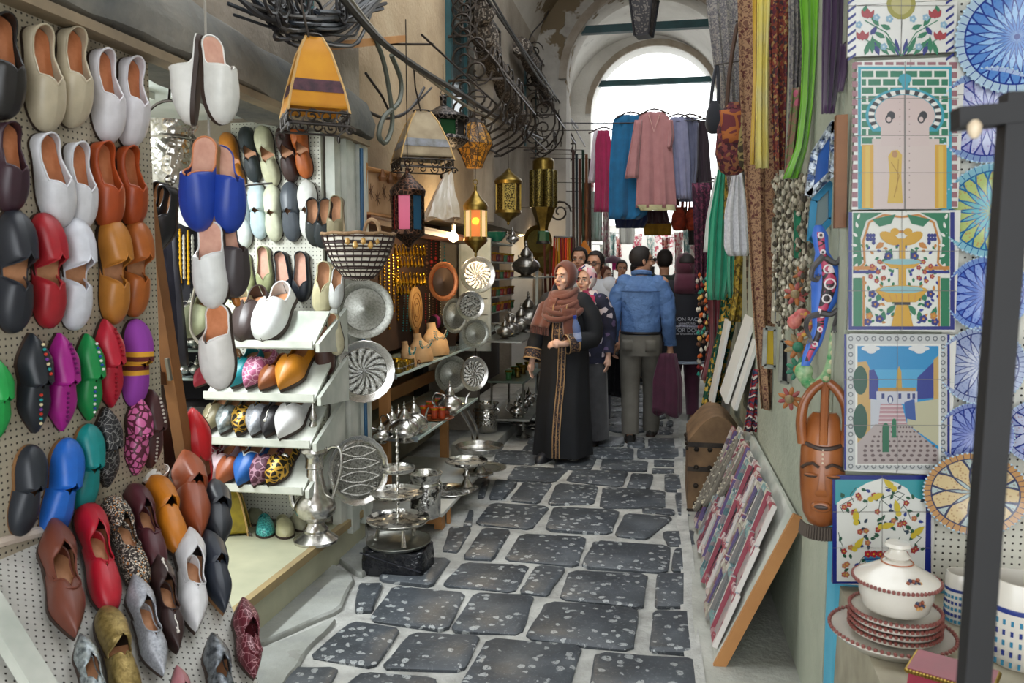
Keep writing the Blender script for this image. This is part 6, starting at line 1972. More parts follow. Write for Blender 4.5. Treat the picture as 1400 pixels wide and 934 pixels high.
plate(1352, 158, 64, mandala('plate_lavender', 18, 5.0, '22307c', '8c90bc', 'aab0cc', '7088b0', 1.0, .22, '7a5a9c'), 'lavender and blue plate below the large blue one')
plate(1358, 288, 64, mandala('plate_turquoise', 18, 4.4, '185a8c', '5aa3ad', 'a0b06a', '74a6b6', 1.0, .22, 'b06a3a'), 'turquoise and yellow petal plate in the middle of the pegboard')
plate(1350, 402, 51, mandala('plate_cobalt', 18, 4.6, '142c80', '4468b4', '7a94cc', '6684bc', 1.0, .24, '2a50b0'), 'cobalt blue plate under the turquoise one')
plate(1342, 500, 53, mandala('plate_greyblue', 16, 4.2, '22306a', 'a4aabc', '8c98b8', '8c98b4', 1.0, .2, '5a6aa0'), 'grey-white and navy petal plate')
plate(1334, 596, 46, mandala('plate_violet', 18, 4.6, '1c2f7a', '6474b4', '8090c4', '7482b4', 1.0, .24, '3a4ca0'), 'violet-blue plate above the big multicoloured dish')
plate(1420, 590, 44, _MC.get('x') or mandala('plate_navyred', 10, 3.0, '1f2f7a', 'b0b8d0', '8f9cc8', 'a0aaca', 1.0, .2, '8a3a3a'), 'blue plate beyond the black post')
plate(1333, 675, 64, mandala('plate_multi', 9, 2.6, '3a3f5c', 'c9b48a', 'a8b8b8', 'b58a5a', 1.0, .16, '8a5a3a'), 'big multicoloured floral dish at the bottom of the pegboard', BAY - .05, 57)

# tureen and plates on the ledge
LZ = .607
M_cer = M('cream_ceramic', 'd6d2c8', .2, coat=.4, c2='cbc6ba', s=7)
def rimticks(r, z, n, mat, par, sz=.006):
    m = MB()
    for i in range(n):
        a = 2 * math.pi * i / n
        m.ball((r * math.cos(a), r * math.sin(a), z), sz, 5, 3)
    o = m.build('painted_edge', mat, par); o['kind'] = 'stuff'
M_tick = M('brown_edge_paint', '7a4038', .4)
tc = aZ(1222, 872, LZ); k = px2m(1, tc)
t = thing('plate', 'wide cream serving plate under the tureen', 'plate', T(tc + Vector((-.015, -.03, 0))))
MB().lathe([(.03, .004), (50 * k, .0), (60 * k, .006), (76 * k, .03), (79 * k, .034), (79 * k, .03), (60 * k, .0)], 48).build('dish', M_cer, t); rimticks(78 * k, .036, 64, M_tick, t)
for i in range(4):
    t = thing('soup_plate', ('lowest', 'second', 'third', 'uppermost')[i] + ' cream soup plate in the stack under the tureen', 'plate', T(tc + Vector((0, 0, .010 + i * .0165))), 'soup plates under the tureen')
    MB().lathe([(.03, .002), (38 * k, .0), (50 * k, .010), (57 * k, .02), (58 * k, .022), (56 * k, .012), (40 * k, -.002)], 44).build('dish', M_cer, t); rimticks(57.5 * k, .022, 56, M_tick, t)
tz = tc + Vector((0, 0, .082))
t = thing('tureen', 'cream lidded tureen with painted flower and scalloped rim on the ledge', 'tureen', T(tz))
MB().lathe([(.01, 0), (38 * k, 0), (42 * k, .008), (47 * k, .045), (47 * k, .075), (44 * k, .078)], 44).build('bowl', M_cer, t)
MB().lathe([(54 * k, .076), (55 * k, .082), (50 * k, .09), (36 * k, .105), (22 * k, .122), (17 * k, .13), (10 * k, .135)], 44).build('lid', M_cer, t)
MB().lathe([(12 * k, .132), (17 * k, .142), (12 * k, .152), (10 * k, .162), (17 * k, .17), (15 * k, .178), (.002, .18)], 24).build('knob', M_cer, t)
rimticks(54.5 * k, .08, 60, M_tick, t)
MB().tube([(20 * k * math.cos(a), 20 * k * math.sin(a), .127) for a in [2 * math.pi * i / 30 for i in range(30)]], .002, 4, True).build('lid_line', M('rust_line', 'a8603a', .4), t)
m = MB()
for cz, rr_ in ((.045, 47.5 * k), (.1, 42 * k)):
    for i in range(9):
        a = -1.3 + .03 * i if cz < .05 else -1.5 + .05 * i
        m.ball((rr_ * math.cos(a), rr_ * math.sin(a), cz + .008 * math.sin(i * 2.3)), .0055, 6, 4, i % 3)
o = m.build('painted_flower', [M('fl_brown', '8a4a30', .4), M('fl_navy', '2a2f4a', .4), M('fl_ochre', 'b98a4a', .4)], t); o['kind'] = 'stuff'
# blue and white jars at the frame edge
def jar(px, py, w, h, label, dark):
    p = aZ(px, py, LZ); kk = px2m(1, p)
    t = thing('jar', label, 'jar', T(p), 'blue and white jars')
    MB().lathe([(w * .40 * kk, 0), (w * .44 * kk, .01), (w * .5 * kk, h * .3 * kk), (w * .5 * kk, h * .9 * kk), (w * .46 * kk, h * kk), (w * .42 * kk, h * kk), (w * .42 * kk, h * .1 * kk), (.01, h * .08 * kk)], 32).build('body', M_cer, t)
    for i, z in enumerate((.08, .2, .32, .44, .56)):
        m = MB()
        for q in range(26):
            a = 2 * math.pi * q / 26
            m.box((0, 0, 0), (.006, .003, h * .06 * kk), T((w * .5 * kk * math.cos(a), w * .5 * kk * math.sin(a), h * z * kk)) @ RZ(a + math.pi / 2))
        o = m.build('painted_band', dark if i % 2 else M('band_teal', '2f7a9a', .3), t, smooth=False); o['kind'] = 'stuff'
    MB().lathe([(w * .505 * kk, h * .66 * kk), (w * .51 * kk, h * .7 * kk), (w * .505 * kk, h * .72 * kk)], 32, cap=(False, False)).build('blue_line', M('band_navy', '24357a', .3), t)
jar(1392, 905, 82, 118, 'tall blue and white banded jar at the frame edge', M('band_navy', '24357a', .3))
jar(1312, 850, 40, 70, 'small blue and white jar half behind the black post', M('band_navy', '24357a', .3))
# black metal post close to the camera with a crossbar
PY = .95
pt_, pm_ = aY(1391, 128, PY), aY(1331, 934, PY)
pz = pt_ + (pm_ - pt_) * (pt_.z / (pt_.z - pm_.z))
post = thing('metal_post', 'black square metal post standing close to the camera', 'post', T((pz.x, PY, 0)))
M_post = M('black_paint_worn', '0c0c0e', .6, c2='161517', s=6)
MB().beam((0, 0, 0), pt_ - pz, .027, .027, (0, 1, 0)).build('tube', M_post, post, smooth=False)
d_ = pt_ - pz
MB().beam(d_ + Vector((-.06, 0, -.025)), d_ + Vector((.14, 0, -.012)), .03, .022).build('crossbar', M_post, post, smooth=False)
MB().box((0, 0, .004), (.09, .09, .008)).build('base_plate', M_post, post, smooth=False)
MB().lathe([(.003, -.014), (.007, -.008), (.007, .0), (.003, .005)], 8, T(d_ + Vector((-.05, -.03, -.036)))).build('hook_bulb', M('hook_bulb_pale', 'c9b79c', .3), post)  # small pale bulb below the crossbar, one even colour
# red velvet case with gilt braid on the near ledge
rv = aZ(1300, 965, .60)
t = thing('velvet_case', 'red velvet case with gold braid edge at the bottom corner', 'case', T(rv + Vector((.0, 0, .006))) @ RZ(R_(-28)))
MB().box((.0, 0, .035), (.17, .12, .07), taper=.92).build('case_body', M('red_velvet', '8a1230', .8, c2='6a0c22', sheen=.6), t, smooth=False)
MB().box((.0, 0, .074), (.164, .115, .012)).build('lid', M('red_velvet', '8a1230', .8), t, smooth=False)
for y0 in (-.059, .059):
    m = MB()
    for i in range(24): m.ball((-.08 + .16 * i / 23, y0, .074), .006, 5, 3)
    o = m.build('braid', S_brass, t); o['kind'] = 'stuff'
for x0 in (-.083, .083):
    m = MB()
    for i in range(16): m.ball((x0, -.055 + .11 * i / 15, .074), .006, 5, 3)
    o = m.build('braid', S_brass, t); o['kind'] = 'stuff'
# ------------------------------------------------------------------ goods along the right wall
def hit(px, py, Y): return aY(px, py, Y)
def wall_rod(o, Y, px, par, dz=.0):
    xw = -1.82 if px < 872 else (.55 if Y < 6.5 else .7 if Y < 11 else .95)
    MB().tube([(0, .01, dz), (xw - o.x, .01, dz + .03)], .005, 5).build('hanging_rod', M_iron, par)
def cloth(rows, Y, mat, label, cat='cloth', folds=3, amp=.02, name='hanging_cloth', group=None, phase=0.0, nu=14, parent=None, yaw=0.0, solid=.006, origin=None):
    """hanging textile: rows of (y, x_left, x_right) in the picture, hung in a plane facing the lane's near end"""
    # resample rows smoothly
    ys = [r[0] for r in rows]
    out = []
    nv = max(8, int(len(rows) * 4))
    for j in range(nv + 1):
        y = ys[0] + (ys[-1] - ys[0]) * j / nv
        for i in range(len(rows) - 1):
            if rows[i][0] <= y <= rows[i + 1][0] + 1e-6:
                f = (y - rows[i][0]) / max(rows[i + 1][0] - rows[i][0], 1e-6)
                out.append((y, rows[i][1] + (rows[i + 1][1] - rows[i][1]) * f, rows[i][2] + (rows[i + 1][2] - rows[i][2]) * f))
                break
    o = hit((rows[0][1] + rows[0][2]) / 2, rows[0][0], Y) if origin is None else origin
    def fn(u, v):
        r = out[min(int(round(v * (len(out) - 1))), len(out) - 1)]
        x = r[1] + (r[2] - r[1]) * u
        p = hit(x, r[0], Y) - o
        p.y += amp * (.35 + .65 * v) * (math.sin(2 * math.pi * folds * u + phase + .8 * v) + .4 * math.sin(2 * math.pi * folds * 2.3 * u + 1.7 * phase)) + yaw * (u - .5)
        return p
    m = MB().grid(fn, nu, len(out) - 1)
    if parent is not None:
        return m.build(name, mat, parent, solid=solid, loc=(0, 0, 0))
    ob = m.build(name, mat, solid=solid, mat4=T(o))
    if rows[0][0] > -10:
        wall_rod(o, Y, rows[0][1], ob)
    return tag(ob, label, cat, group)
def fab(n, c, c2=None, s=10): return M('fabric_' + n, c, .85, c2=c2, s=s, sheen=.3)
CARPET = ornate('brown_carpet', '6e4c3c', '9c7a5c', 50, .9, c3='5a2f28', cut=.09)
KIL = cells('kilim_red', ['6a2a2a', '8a4030', '3a2a30', 'a08050', '5a2030', '7a3a2a'], 90, .9)
MAROON_P = cells('maroon_print', ['4a1c26', '5e2430', '7a3a34', '3a161e', '8a5a3a'], 60, .85)
GREEN_P = cells('green_gold_print', ['0f4a38', '0f4a38', '1a5a44', 'b08a2a', '0a3a2c', 'c9a84a'], 45, .8)
OLIVE_P = cells('olive_gold_print', ['6a5a1a', '8a7020', '4a3a14', 'a08830'], 50, .85)
GREY_P = cells('grey_print', ['6a6668', '7e7a78', '5e5a60', '8c8680'], 110, .85)
# tall carpets down the wall
cloth([(-30, 1008, 1084), (120, 1012, 1082), (260, 1020, 1072), (420, 1030, 1066), (560, 1042, 1066)], 4.1, CARPET, 'long brown patterned carpet hanging down the right wall', 'carpet', 2, .03)
cloth([(-30, 962, 1012), (80, 975, 1014), (180, 988, 1016), (300, 1000, 1022)], 5.7, GREY_P, 'grey-brown patterned shawl hanging at the near vault edge', 'shawl', 3, .03)
cloth([(-30, 1050, 1078), (100, 1054, 1078), (200, 1058, 1074), (232, 1060, 1072)], 3.9, KIL, 'rust red woven strip hanging on the carpet', 'kilim', 2, .02)
YS = M('yellow_silk', 'c9a21c', .6, c2='b08a10', sheen=.4)
cloth([(-30, 1029, 1040), (100, 1031, 1038), (225, 1026, 1036)], 3.6, YS, 'narrow mustard scarf hanging beside the cream one', 'scarf', 2, .01)
cloth([(-30, 1036, 1054), (80, 1036, 1050), (180, 1034, 1050), (230, 1034, 1051)], 3.55, M('cream_silk', 'c9bf8a', .6, c2='d6c34a', s=5), 'cream and yellow scarf hanging by the brown carpet', 'scarf', 2, .015)
cloth([(-30, 1078, 1098), (60, 1080, 1098), (150, 1080, 1092), (235, 1074, 1086)], 3.4, GREY_P, 'silvery grey scarf hanging between rust and lime cloths', 'scarf', 3, .02)
cloth([(-30, 1092, 1122), (60, 1098, 1118), (140, 1096, 1112), (200, 1090, 1104), (244, 1072, 1092)], 3.15, M('lime_silk', '6fb01a', .5, c2='5a9a10', sheen=.4), 'bright lime green scarf curving down the right wall', 'scarf', 2, .02)
cloth([(120, 1084, 1106), (190, 1078, 1098), (238, 1074, 1088)], 3.2, ornate('scarf_pinkgreen', '7a5a4a', '5a6a3a', 30, .8, c3='a8546a'), 'pink and olive patterned scarf tail under the lime one', 'scarf', 2, .02)
PUR = M('purple_wool', '3f2348', .8, c2='321a3c', sheen=.3)
cloth([(-30, 1126, 1158), (60, 1125, 1154), (120, 1125, 1146), (155, 1125, 1140)], 2.72, PUR, 'deep purple scarf hanging beside the tile panels', 'scarf', 3, .015)
cloth([(60, 1150, 1160), (100, 1148, 1158), (125, 1147, 1152)], 2.62, PUR, 'small purple scarf end by the top tile panel', 'scarf', 1, .01)
# bags
def bag(px, py, w, h, Y, mat, label, strap=None, flap=None):
    p = hit(px, py, Y); k = px2m(1, p)
    t = thing('shoulder_bag', label, 'bag', T(p), 'hanging shoulder bags')
    rr = []
    for z, s_ in ((0, .35), (.06, .7), (.3, 1.0), (.65, .9), (.92, .55), (1.0, .35)):
        rr.append([(w * k * .5 * s_ * math.cos(a) * (1 + .05 * math.sin(5 * a)), w * k * .28 * s_ * math.sin(a), h * k * (z - 1)) for a in [2 * math.pi * i / 22 for i in range(22)]])
    MB().rings(rr).build('bag_body', mat, t)
    MB().tube(smoothpath([(-w * k * .2, 0, -h * k * .1), (-w * k * .12, 0, h * k * .5), (w * k * .1, .02, h * k * 1.1), (w * k * .2, 0, h * k * .45), (w * k * .2, 0, -h * k * .1)], 5), .012, 6).build('strap', strap or mat, t)
    wall_rod(p, Y, px, t, h * k * 1.1)
    if flap:
        MB().grid(lambda u, v: (w * k * .42 * (u - .5) * 2 * (1 - .3 * v), -w * k * .29 * (.7 + .3 * math.sin(math.pi * u)), -h * k * (.12 + .45 * v)), 8, 5).build('flap', flap, t, solid=.006)
bag(1003, 140, 46, 98, 4.7, MAROON_P, 'large maroon patterned shoulder bag hanging near the clothes line', M('strap_brown', '4a3428', .8), ornate('bag_flap', '6a2a30', 'a8602a', 14, .8, cut=.05))
bag(977, 138, 24, 44, 5.4, fab('navyblack', '1a1c26'), 'small dark bag behind the maroon shoulder bag')
bag(1020, 160, 20, 70, 4.5, ornate('bag_weave', '3a3020', '8a7a4a', 20, .9, cut=.07), 'dark woven bag with gold pattern beside the maroon one')
# green and white garments on the right
cloth([(232, 982, 996), (300, 970, 1000), (380, 966, 998), (410, 968, 992)], 6.0, fab('emerald', '129c76', '0f8c6a'), 'emerald green garment hanging on the right', 'garment', 3, .03)
cloth([(240, 1000, 1010), (300, 992, 1008), (375, 994, 1004), (408, 996, 1004)], 5.9, fab('emerald2', '128f6c', '0e7f60'), 'narrow emerald sleeve hanging beside the lace', 'garment', 2, .02)
cloth([(236, 1002, 1014), (290, 991, 1022), (340, 990, 1026), (350, 996, 1022)], 5.3, M('white_lace', 'dadade', .9, c2='c0c0c6', s=60), 'white lace top hanging over the emerald garment', 'garment', 3, .02)
cloth([(240, 978, 984), (300, 966, 974), (345, 962, 972)], 6.2, fab('palewhite', 'cfd3d0'), 'pale strip of cloth behind the emerald garment', 'cloth', 1, .01)
cloth([(235, 992, 999), (300, 990, 994)], 5.85, OLIVE_P, 'gold braided strap hanging before the emerald garment', 'strap', 1, .01)
cloth([(395, 968, 986), (470, 970, 984), (520, 958, 974)], 6.3, fab('darkred', '6a1020', '4e0a18'), 'dark red cloth hanging below the emerald garment', 'cloth', 2, .03)
cloth([(395, 988, 1010), (450, 982, 1004), (500, 970, 992), (570, 956, 984)], 6.1, GREEN_P, 'green cloth with gold sequins draped to the chest', 'cloth', 3, .03)
cloth([(345, 1005, 1024), (400, 1003, 1020), (440, 996, 1014)], 5.8, OLIVE_P, 'olive and gold brocade hanging by the lace top', 'cloth', 2, .02)
cloth([(345, 1020, 1032), (430, 1022, 1034)], 5.4, stripes('brown_stripe', ['5a4a3a', '8a7a64', '4a3a2e'], 14, 2), 'brown striped textile hanging next to the carpet', 'cloth', 1, .01)
cloth([(250, 946, 972), (330, 950, 968), (400, 950, 966)], 7.6, cells('plum_print', ['3a1a30', '4a2038', '2a1424', '6a3048'], 60, .9), 'plum printed cloth hanging below the clothes line end', 'cloth', 3, .03)
# column of beaded trinkets
TR = [M('tr_' + c, c, .4, .2) for c in ('c9602a', 'b9b4a8', '8a2a2a', '2a8a7a', 'd9b060', '5a3a2a', 'e0dcd0')]
def trinket_string(px, y0, y1, Y, label, n=14, seed=0, group='trinket strings', cols=None, r=.016):
    r_ = random.Random(seed); cols = cols or TR
    a, b = hit(px, y0, Y), hit(px + r_.uniform(-2, 2), y1, Y)
    t = thing('trinket_string', label, 'trinket string', T(a), group)
    d = b - a
    MB().tube([(0, 0, 0), d], .003, 4).build('cord', M('trinket_cord', '3a2a22', .8), t)
    for ci in range(len(cols)):
        m = MB(); used = False
        for i in range(n):
            if (i + seed) % len(cols) == ci or r_.random() < .02:
                used = True
                q = d * ((i + .5) / n) + Vector((r_.uniform(-.015, .015), r_.uniform(-.01, .01), 0))
                m.lathe([(.003, -r * 1.5), (r * r_.uniform(.7, 1.2), -r * .6), (r * .8, r * .3), (.003, r * 1.2)], 7, T(q))
        if used:
            o = m.build('charms', cols[ci], t); o['kind'] = 'stuff'
for i in range(5):
    trinket_string(955 + i * 4, 372 + 5 * (i % 2), 505 + 10 * (i % 3), 6.9, 'colourful charm string %s from the dark-jacketed woman' % ('nearest', 'second', 'third', 'fourth', 'fifth')[i], 17, i)
BONE = [M('bone_' + c, c, .35, .25) for c in ('8d8474', 'b0a894', '6a6250', 'c9c2b0', '4e483e')]
for i in range(13):
    px = 1060 + i * 3.6
    trinket_string(px, 238 + 6 * (i % 3), 400 + 25 * ((i * 5) % 4), .50 / math.tan(math.atan((px - 700) / F_PX) - YAW) - .05, 'bone and silver necklace string %s along the right wall' % ('one', 'two', 'three', 'four', 'five', 'six', 'seven', 'eight', 'nine', 'ten', 'eleven', 'twelve', 'thirteen')[i], 38, i + 20, 'necklace strings on the right wall', BONE, .0095)
# colourful mask cluster, mirrors, lizard, snake, mask
def ywall(px, d=.03): return (.53 - d) / math.tan(math.atan((px - 700) / F_PX) - YAW)
def frame_mirror(q4, Y, label, fmat, imat, name='mirror', wd=.02, cat='mirror'):
    """framed panel by 4 picture points (bl,br,tr,tl) in a plane across the lane"""
    P4 = [hit(x, y, Y) for x, y in q4]
    o = sum(P4, Vector()) / 4
    t = thing(name, label, cat, T(o))
    m = MB(); m.add([p - o for p in P4], [(0, 1, 2, 3)]); m.build('panel', imat, t, smooth=False, solid=.01)
    for i in range(4):
        a, b = P4[i] - o, P4[(i + 1) % 4] - o
        MB().beam(a + Vector((0, -.008, 0)), b + Vector((0, -.008, 0)), wd, wd, (0, 1, 0)).build('frame_bar', fmat, t, smooth=False)
    return t
M_mir = M('mirror_glass', 'b9c2c4', .06, .9)
ENB = silver('embossed_blue_silver', 'a8b0b8', .3, 'engraved', 30, dark='3a4a6a', b=.8)
frame_mirror([(1104, 268), (1136, 238), (1140, 168), (1112, 212)], 2.75, 'embossed silver mirror with bright blue inset', ENB, M('blue_inset', '1f62b8', .3, c2='1a50a0'), wd=.022)
frame_mirror([(1107, 330), (1136, 300), (1136, 250), (1112, 275)], 2.8, 'turquoise mirror frame below the blue one', M('turq_frame', '1f7fa8', .4), M('grey_inset', '7a8a8a', .3), wd=.02)
frame_mirror([(1044, 500), (1060, 502), (1060, 450), (1046, 448)], 4.0, 'small mirror framed in silver with yellow panel', S_dull, M('yellow_panel', 'c9a80a', .4), wd=.02)
frame_mirror([(1066, 522), (1078, 524), (1078, 470), (1068, 465)], 3.5, 'dark mirror with silver frame below the necklaces', S_dull, M('dark_mirror', '2a2a30', .1, .6), wd=.014)
for i, (y0, y1) in enumerate(((300, 345), (385, 440))):
    frame_mirror([(1056, y1), (1062, y1 + 2), (1063, y0), (1058, y0 - 2)], 3.8, ('upper' if i == 0 else 'lower') + ' narrow bone-framed mirror with blue inlay', BONE[1], M('blue_inlay', '2f7aa8', .4), wd=.014)
tag(MB().beam(hit(1150, 158, 2.55), hit(1148, 312, 2.55), .032, .03, (0, 1, 0)).build('timber_batten', M_wood, smooth=False), 'brown timber batten hanging beside the arched-door tiles', 'batten')
frame_mirror([(1086, 352), (1100, 352), (1098, 296), (1086, 288)], 3.1, 'plain green card hanging among the necklaces', M('green_card_edge', '0f6a4a', .6), M('green_card', '17855c', .6), 'green_card', .006, 'card')
def lizard():
    Y = 2.66
    spine = [(1119, 308), (1121, 322), (1124, 345), (1130, 368), (1132, 388), (1128, 408), (1122, 430), (1120, 450), (1113, 470), (1106, 485), (1101, 500)]
    rad = [5, 12, 10, 20, 25, 20, 13, 10, 11, 9, 6]
    o = hit(1125, 400, Y)
    k = px2m(1, o)
    t = thing('carved_lizard', 'carved blue and pink spotted lizard climbing the right wall', 'carving', T(o))
    pts = smoothpath([hit(x, y, Y) - o for x, y in spine], 4)
    rs = []
    for i in range(len(pts)):
        f = i / (len(pts) - 1) * (len(rad) - 1); j = min(int(f), len(rad) - 2)
        rs.append((rad[j] + (rad[j + 1] - rad[j]) * (f - j)) * k * .9)
    m = MB()
    rr = []
    for p, r in zip(pts, rs):
        rr.append([p + Vector((r * math.cos(a), .55 * r * math.sin(a), 0)) for a in [2 * math.pi * i / 14 for i in range(14)]])
    m.rings(rr)
    m.build('body', M('lizard_blue', '2a55a8', .4, c2='3a6ac0'), t)
    bk = MB(); r2 = []
    for p, r in list(zip(pts, rs))[3:-2]:
        r2.append([p + Vector((.62 * r * math.cos(a), -.12 * r + .52 * r * math.sin(a), 0)) for a in [math.pi + math.pi * i / 10 for i in range(11)]])
    bk.rings(r2, False); bk.build('back_stripe', ornate('lizard_back', 'b0405e', '2a2024', 26, .45, c3='e0cfd0', cut=.06), t)
    for i in range(4, len(pts) - 6, 4):
        p, r = pts[i], rs[i]
        MB().tube([p + Vector((.3 * r * math.cos(a), -.64 * r, .3 * r * math.sin(a))) for a in [2 * math.pi * q / 10 for q in range(10)]], .003, 4, True).build('spot_ring', M('spot_white', 'd9cfd0', .5), t)
    for lg in ([(1128, 352), (1142, 360), (1150, 352), (1158, 336)], [(1126, 350), (1112, 366), (1110, 380), (1118, 384)], [(1122, 428), (1136, 430), (1146, 424), (1140, 446)], [(1120, 430), (1106, 434), (1102, 448), (1108, 462)]):
        P_ = smoothpath([hit(x, y, Y - .02) - o for x, y in lg], 4)
        MB().tube(P_, [k * (4.5 - 2.2 * i / len(P_)) for i in range(len(P_))], 7).build('leg', M('lizard_leg', '2c2a2c', .5, c2='5a5654', s=20), t)
        for a in (-.5, 0, .5):
            MB().tube([P_[-1], P_[-1] + Vector((.018 * math.sin(a), -.006, .022 * math.cos(a) * (1 if lg[-1][1] < 400 else -1)))], [.005, .002], 4).build('toe', _MC['lizard_leg'], t)
lizard()
def serpent(pts, Y, r, label, mat, mat2, name='carved_snake'):
    o = hit(*pts[0], Y); k = px2m(1, o)
    P_ = smoothpath([hit(x, y, Y) - o for x, y in pts], 6)
    n = len(P_)
    t = thing(name, label, 'carving', T(o))
    MB().tube(P_, [r * k * (1 - .75 * (i / n) ** 2) for i in range(n)], 10).build('body', mat, t)
    for i in range(2, n - 3, 3):
        MB().ball(P_[i] + Vector((0, -r * k * .75, 0)), r * k * .42, 7, 5, sc=(1.2, .5, 1)).build('scale_mark', mat2, t)
    MB().ball(P_[0], r * k * 1.25, 10, 6, sc=(1.1, .9, 1.2)).build('head', mat, t)
serpent([(1099, 508), (1104, 522), (1116, 526), (1130, 514), (1137, 490), (1138, 465), (1140, 442)], 2.72, 9, 'green and white carved snake curled at the lower wall', M('snake_green', '1f8a4a', .45, c2='b9c9a0', s=30), M('snake_cream', 'cfc9a0', .5))
serpent([(1086, 440), (1096, 428), (1106, 436), (1102, 455), (1090, 458)], 2.95, 7, 'red carved snake coiled among the necklaces', M('snake_red', 'a83a44', .45, c2='d98a7a', s=30), M('snake_yellow', 'd9a84a', .5))
def petal_mask(px, py, r, Y, label, c1, c2, c3):
    o = hit(px, py, Y); k = px2m(1, o)
    t = thing('carved_flower', label, 'carving', frame(o, (0, 0, 1), (-.3, -1, 0)))
    for i in range(9):
        a = 2 * math.pi * i / 9
        MB().ball((0, 0, 0), r * k * .5, 7, 5, sc=(1.1, .45, .35), m=T((r * k * .6 * math.cos(a), r * k * .6 * math.sin(a), 0)) @ RZ(a)).build('petal', (c1, c2)[i % 2], t)
    MB().ball((0, 0, .02), r * k * .42, 10, 6, sc=(1, 1, .6)).build('centre', c3, t)
cO, cT, cR, cY = M('cf_orange', '8f5228', .5, c2='b5733a', s=30), M('cf_teal', '1f5e50', .5, c2='2f7a58', s=30), M('cf_rose', '8a3a44', .5, c2='a85a50', s=30), M('cf_cream', 'a08a62', .5, c2='6a5a40', s=30)
petal_mask(1092, 474, 18, 2.95, 'orange and cream carved flower on the right wall', cO, cY, cT)
petal_mask(1088, 402, 15, 3.0, 'rose and orange carved flower among the necklaces', cR, cO, cY)
petal_mask(1092, 505, 16, 2.92, 'teal carved flower above the wooden mask', cT, cT, cO)
petal_mask(1080, 545, 15, 3.05, 'orange and rose carved flower by the picture board', cO, cR, cY)
petal_mask(1096, 375, 11, 2.98, 'small cream carved flower beside the lizard', cY, cO, cR)
# African-style carved mask on the pier
def wooden_mask():
    Y = 2.56
    o = hit(1122, 722, Y); k = px2m(1, o)
    t = thing('wooden_mask', 'tall brown carved wooden mask with looped horns on the pier', 'mask', T(o) @ RZ(R_(-12)))
    Wd = M('mask_wood', '9a5a2a', .32, c2='6e3818', s=5, coat=.3)
    DkW = M('mask_dark', '3a2a22', .5)
    # outline: (z px from chin, half width, depth)
    pr = [(0, 4, 6), (8, 17, 14), (22, 24, 20), (50, 28, 25), (80, 29.5, 27), (110, 29, 25), (128, 26, 22), (150, 22, 16), (160, 15, 10)]
    rr = []
    for z, w, d in pr:
        rr.append([(w * k * math.cos(a), -d * k * max(math.sin(a), -.1), z * k) for a in [2 * math.pi * i / 28 for i in range(28)]])
    MB().rings(rr).build('face', Wd, t)
    f = lambda x, z, d: (x * k, -d * k, z * k)
    MB().rings([[f(-2, 92, 26), f(2, 92, 26), f(0, 92, 23)], [f(-4, 62, 30), f(4, 62, 30), f(0, 62, 24)], [f(-8, 54, 29), f(8, 54, 29), f(0, 54, 23)], [f(-6, 50, 25), f(6, 50, 25), f(0, 50, 22)]]).build('nose', Wd, t)
    for sg in (1, -1):
        MB().ball(f(sg * 13, 78, 24.5), 8 * k, 12, 6, sc=(1.25, .35, .35)).build('eye', DkW, t)
        MB().ball(f(sg * 13, 79.5, 26), 7.5 * k, 12, 6, sc=(1.25, .3, .22)).build('eyelid', Wd, t)
        MB().tube([f(sg * x, z, d) for x, z, d in ((4, 90, 27.5), (12, 95, 26), (20, 92, 22), (26, 86, 15))], 2.2 * k, 6).build('brow', DkW, t)
    MB().ball(f(0, 36, 23), 10 * k, 14, 7, sc=(1.3, .4, .8)).build('lips', Wd, t)
    MB().ball(f(0, 36, 26.5), 7 * k, 12, 6, sc=(1.3, .25, .45)).build('mouth', DkW, t)
    MB().tube([f(26 * math.cos(a), 118 + 3 * math.cos(2 * a), 25 * math.sin(a)) for a in [math.pi * i / 14 for i in range(15)]], 3 * k, 6).build('headband', DkW, t)
    # looped horns and central crest
    for sg in (1, -1):
        MB().tube(smoothpath([f(sg * x, z, d) for x, z, d in ((26, 118, 10), (29, 145, 11), (26, 172, 11), (15, 192, 10), (3, 202, 10))], 4), [7 * k] * 8 + [6.5 * k] * 9, 10).build('horn', Wd, t)
    MB().tube(smoothpath([f(0, z, d) for z, d in ((120, 24), (150, 18), (180, 12), (202, 10))], 4), 5.5 * k, 8).build('crest', Wd, t)
    for i in range(4):
        MB().ball(f(0, 96 + i * 6, 26.5), 1.6 * k, 6, 4).build('dot', M('mask_dot', 'd9c9b0', .5), t)
    m = MB()
    for i in range(22):
        a = math.pi * (i + .5) / 22
        m.tube([f(25 * math.cos(a), 10 - 4 * math.sin(a), 14 * math.sin(a) + 2), f(27 * math.cos(a), -6 - 8 * math.sin(a), 10 * math.sin(a) + 2)], 2 * k, 5)
    o2 = m.build('beard', M('mask_beard', '4e443c', .8), t); o2['kind'] = 'stuff'
wooden_mask()

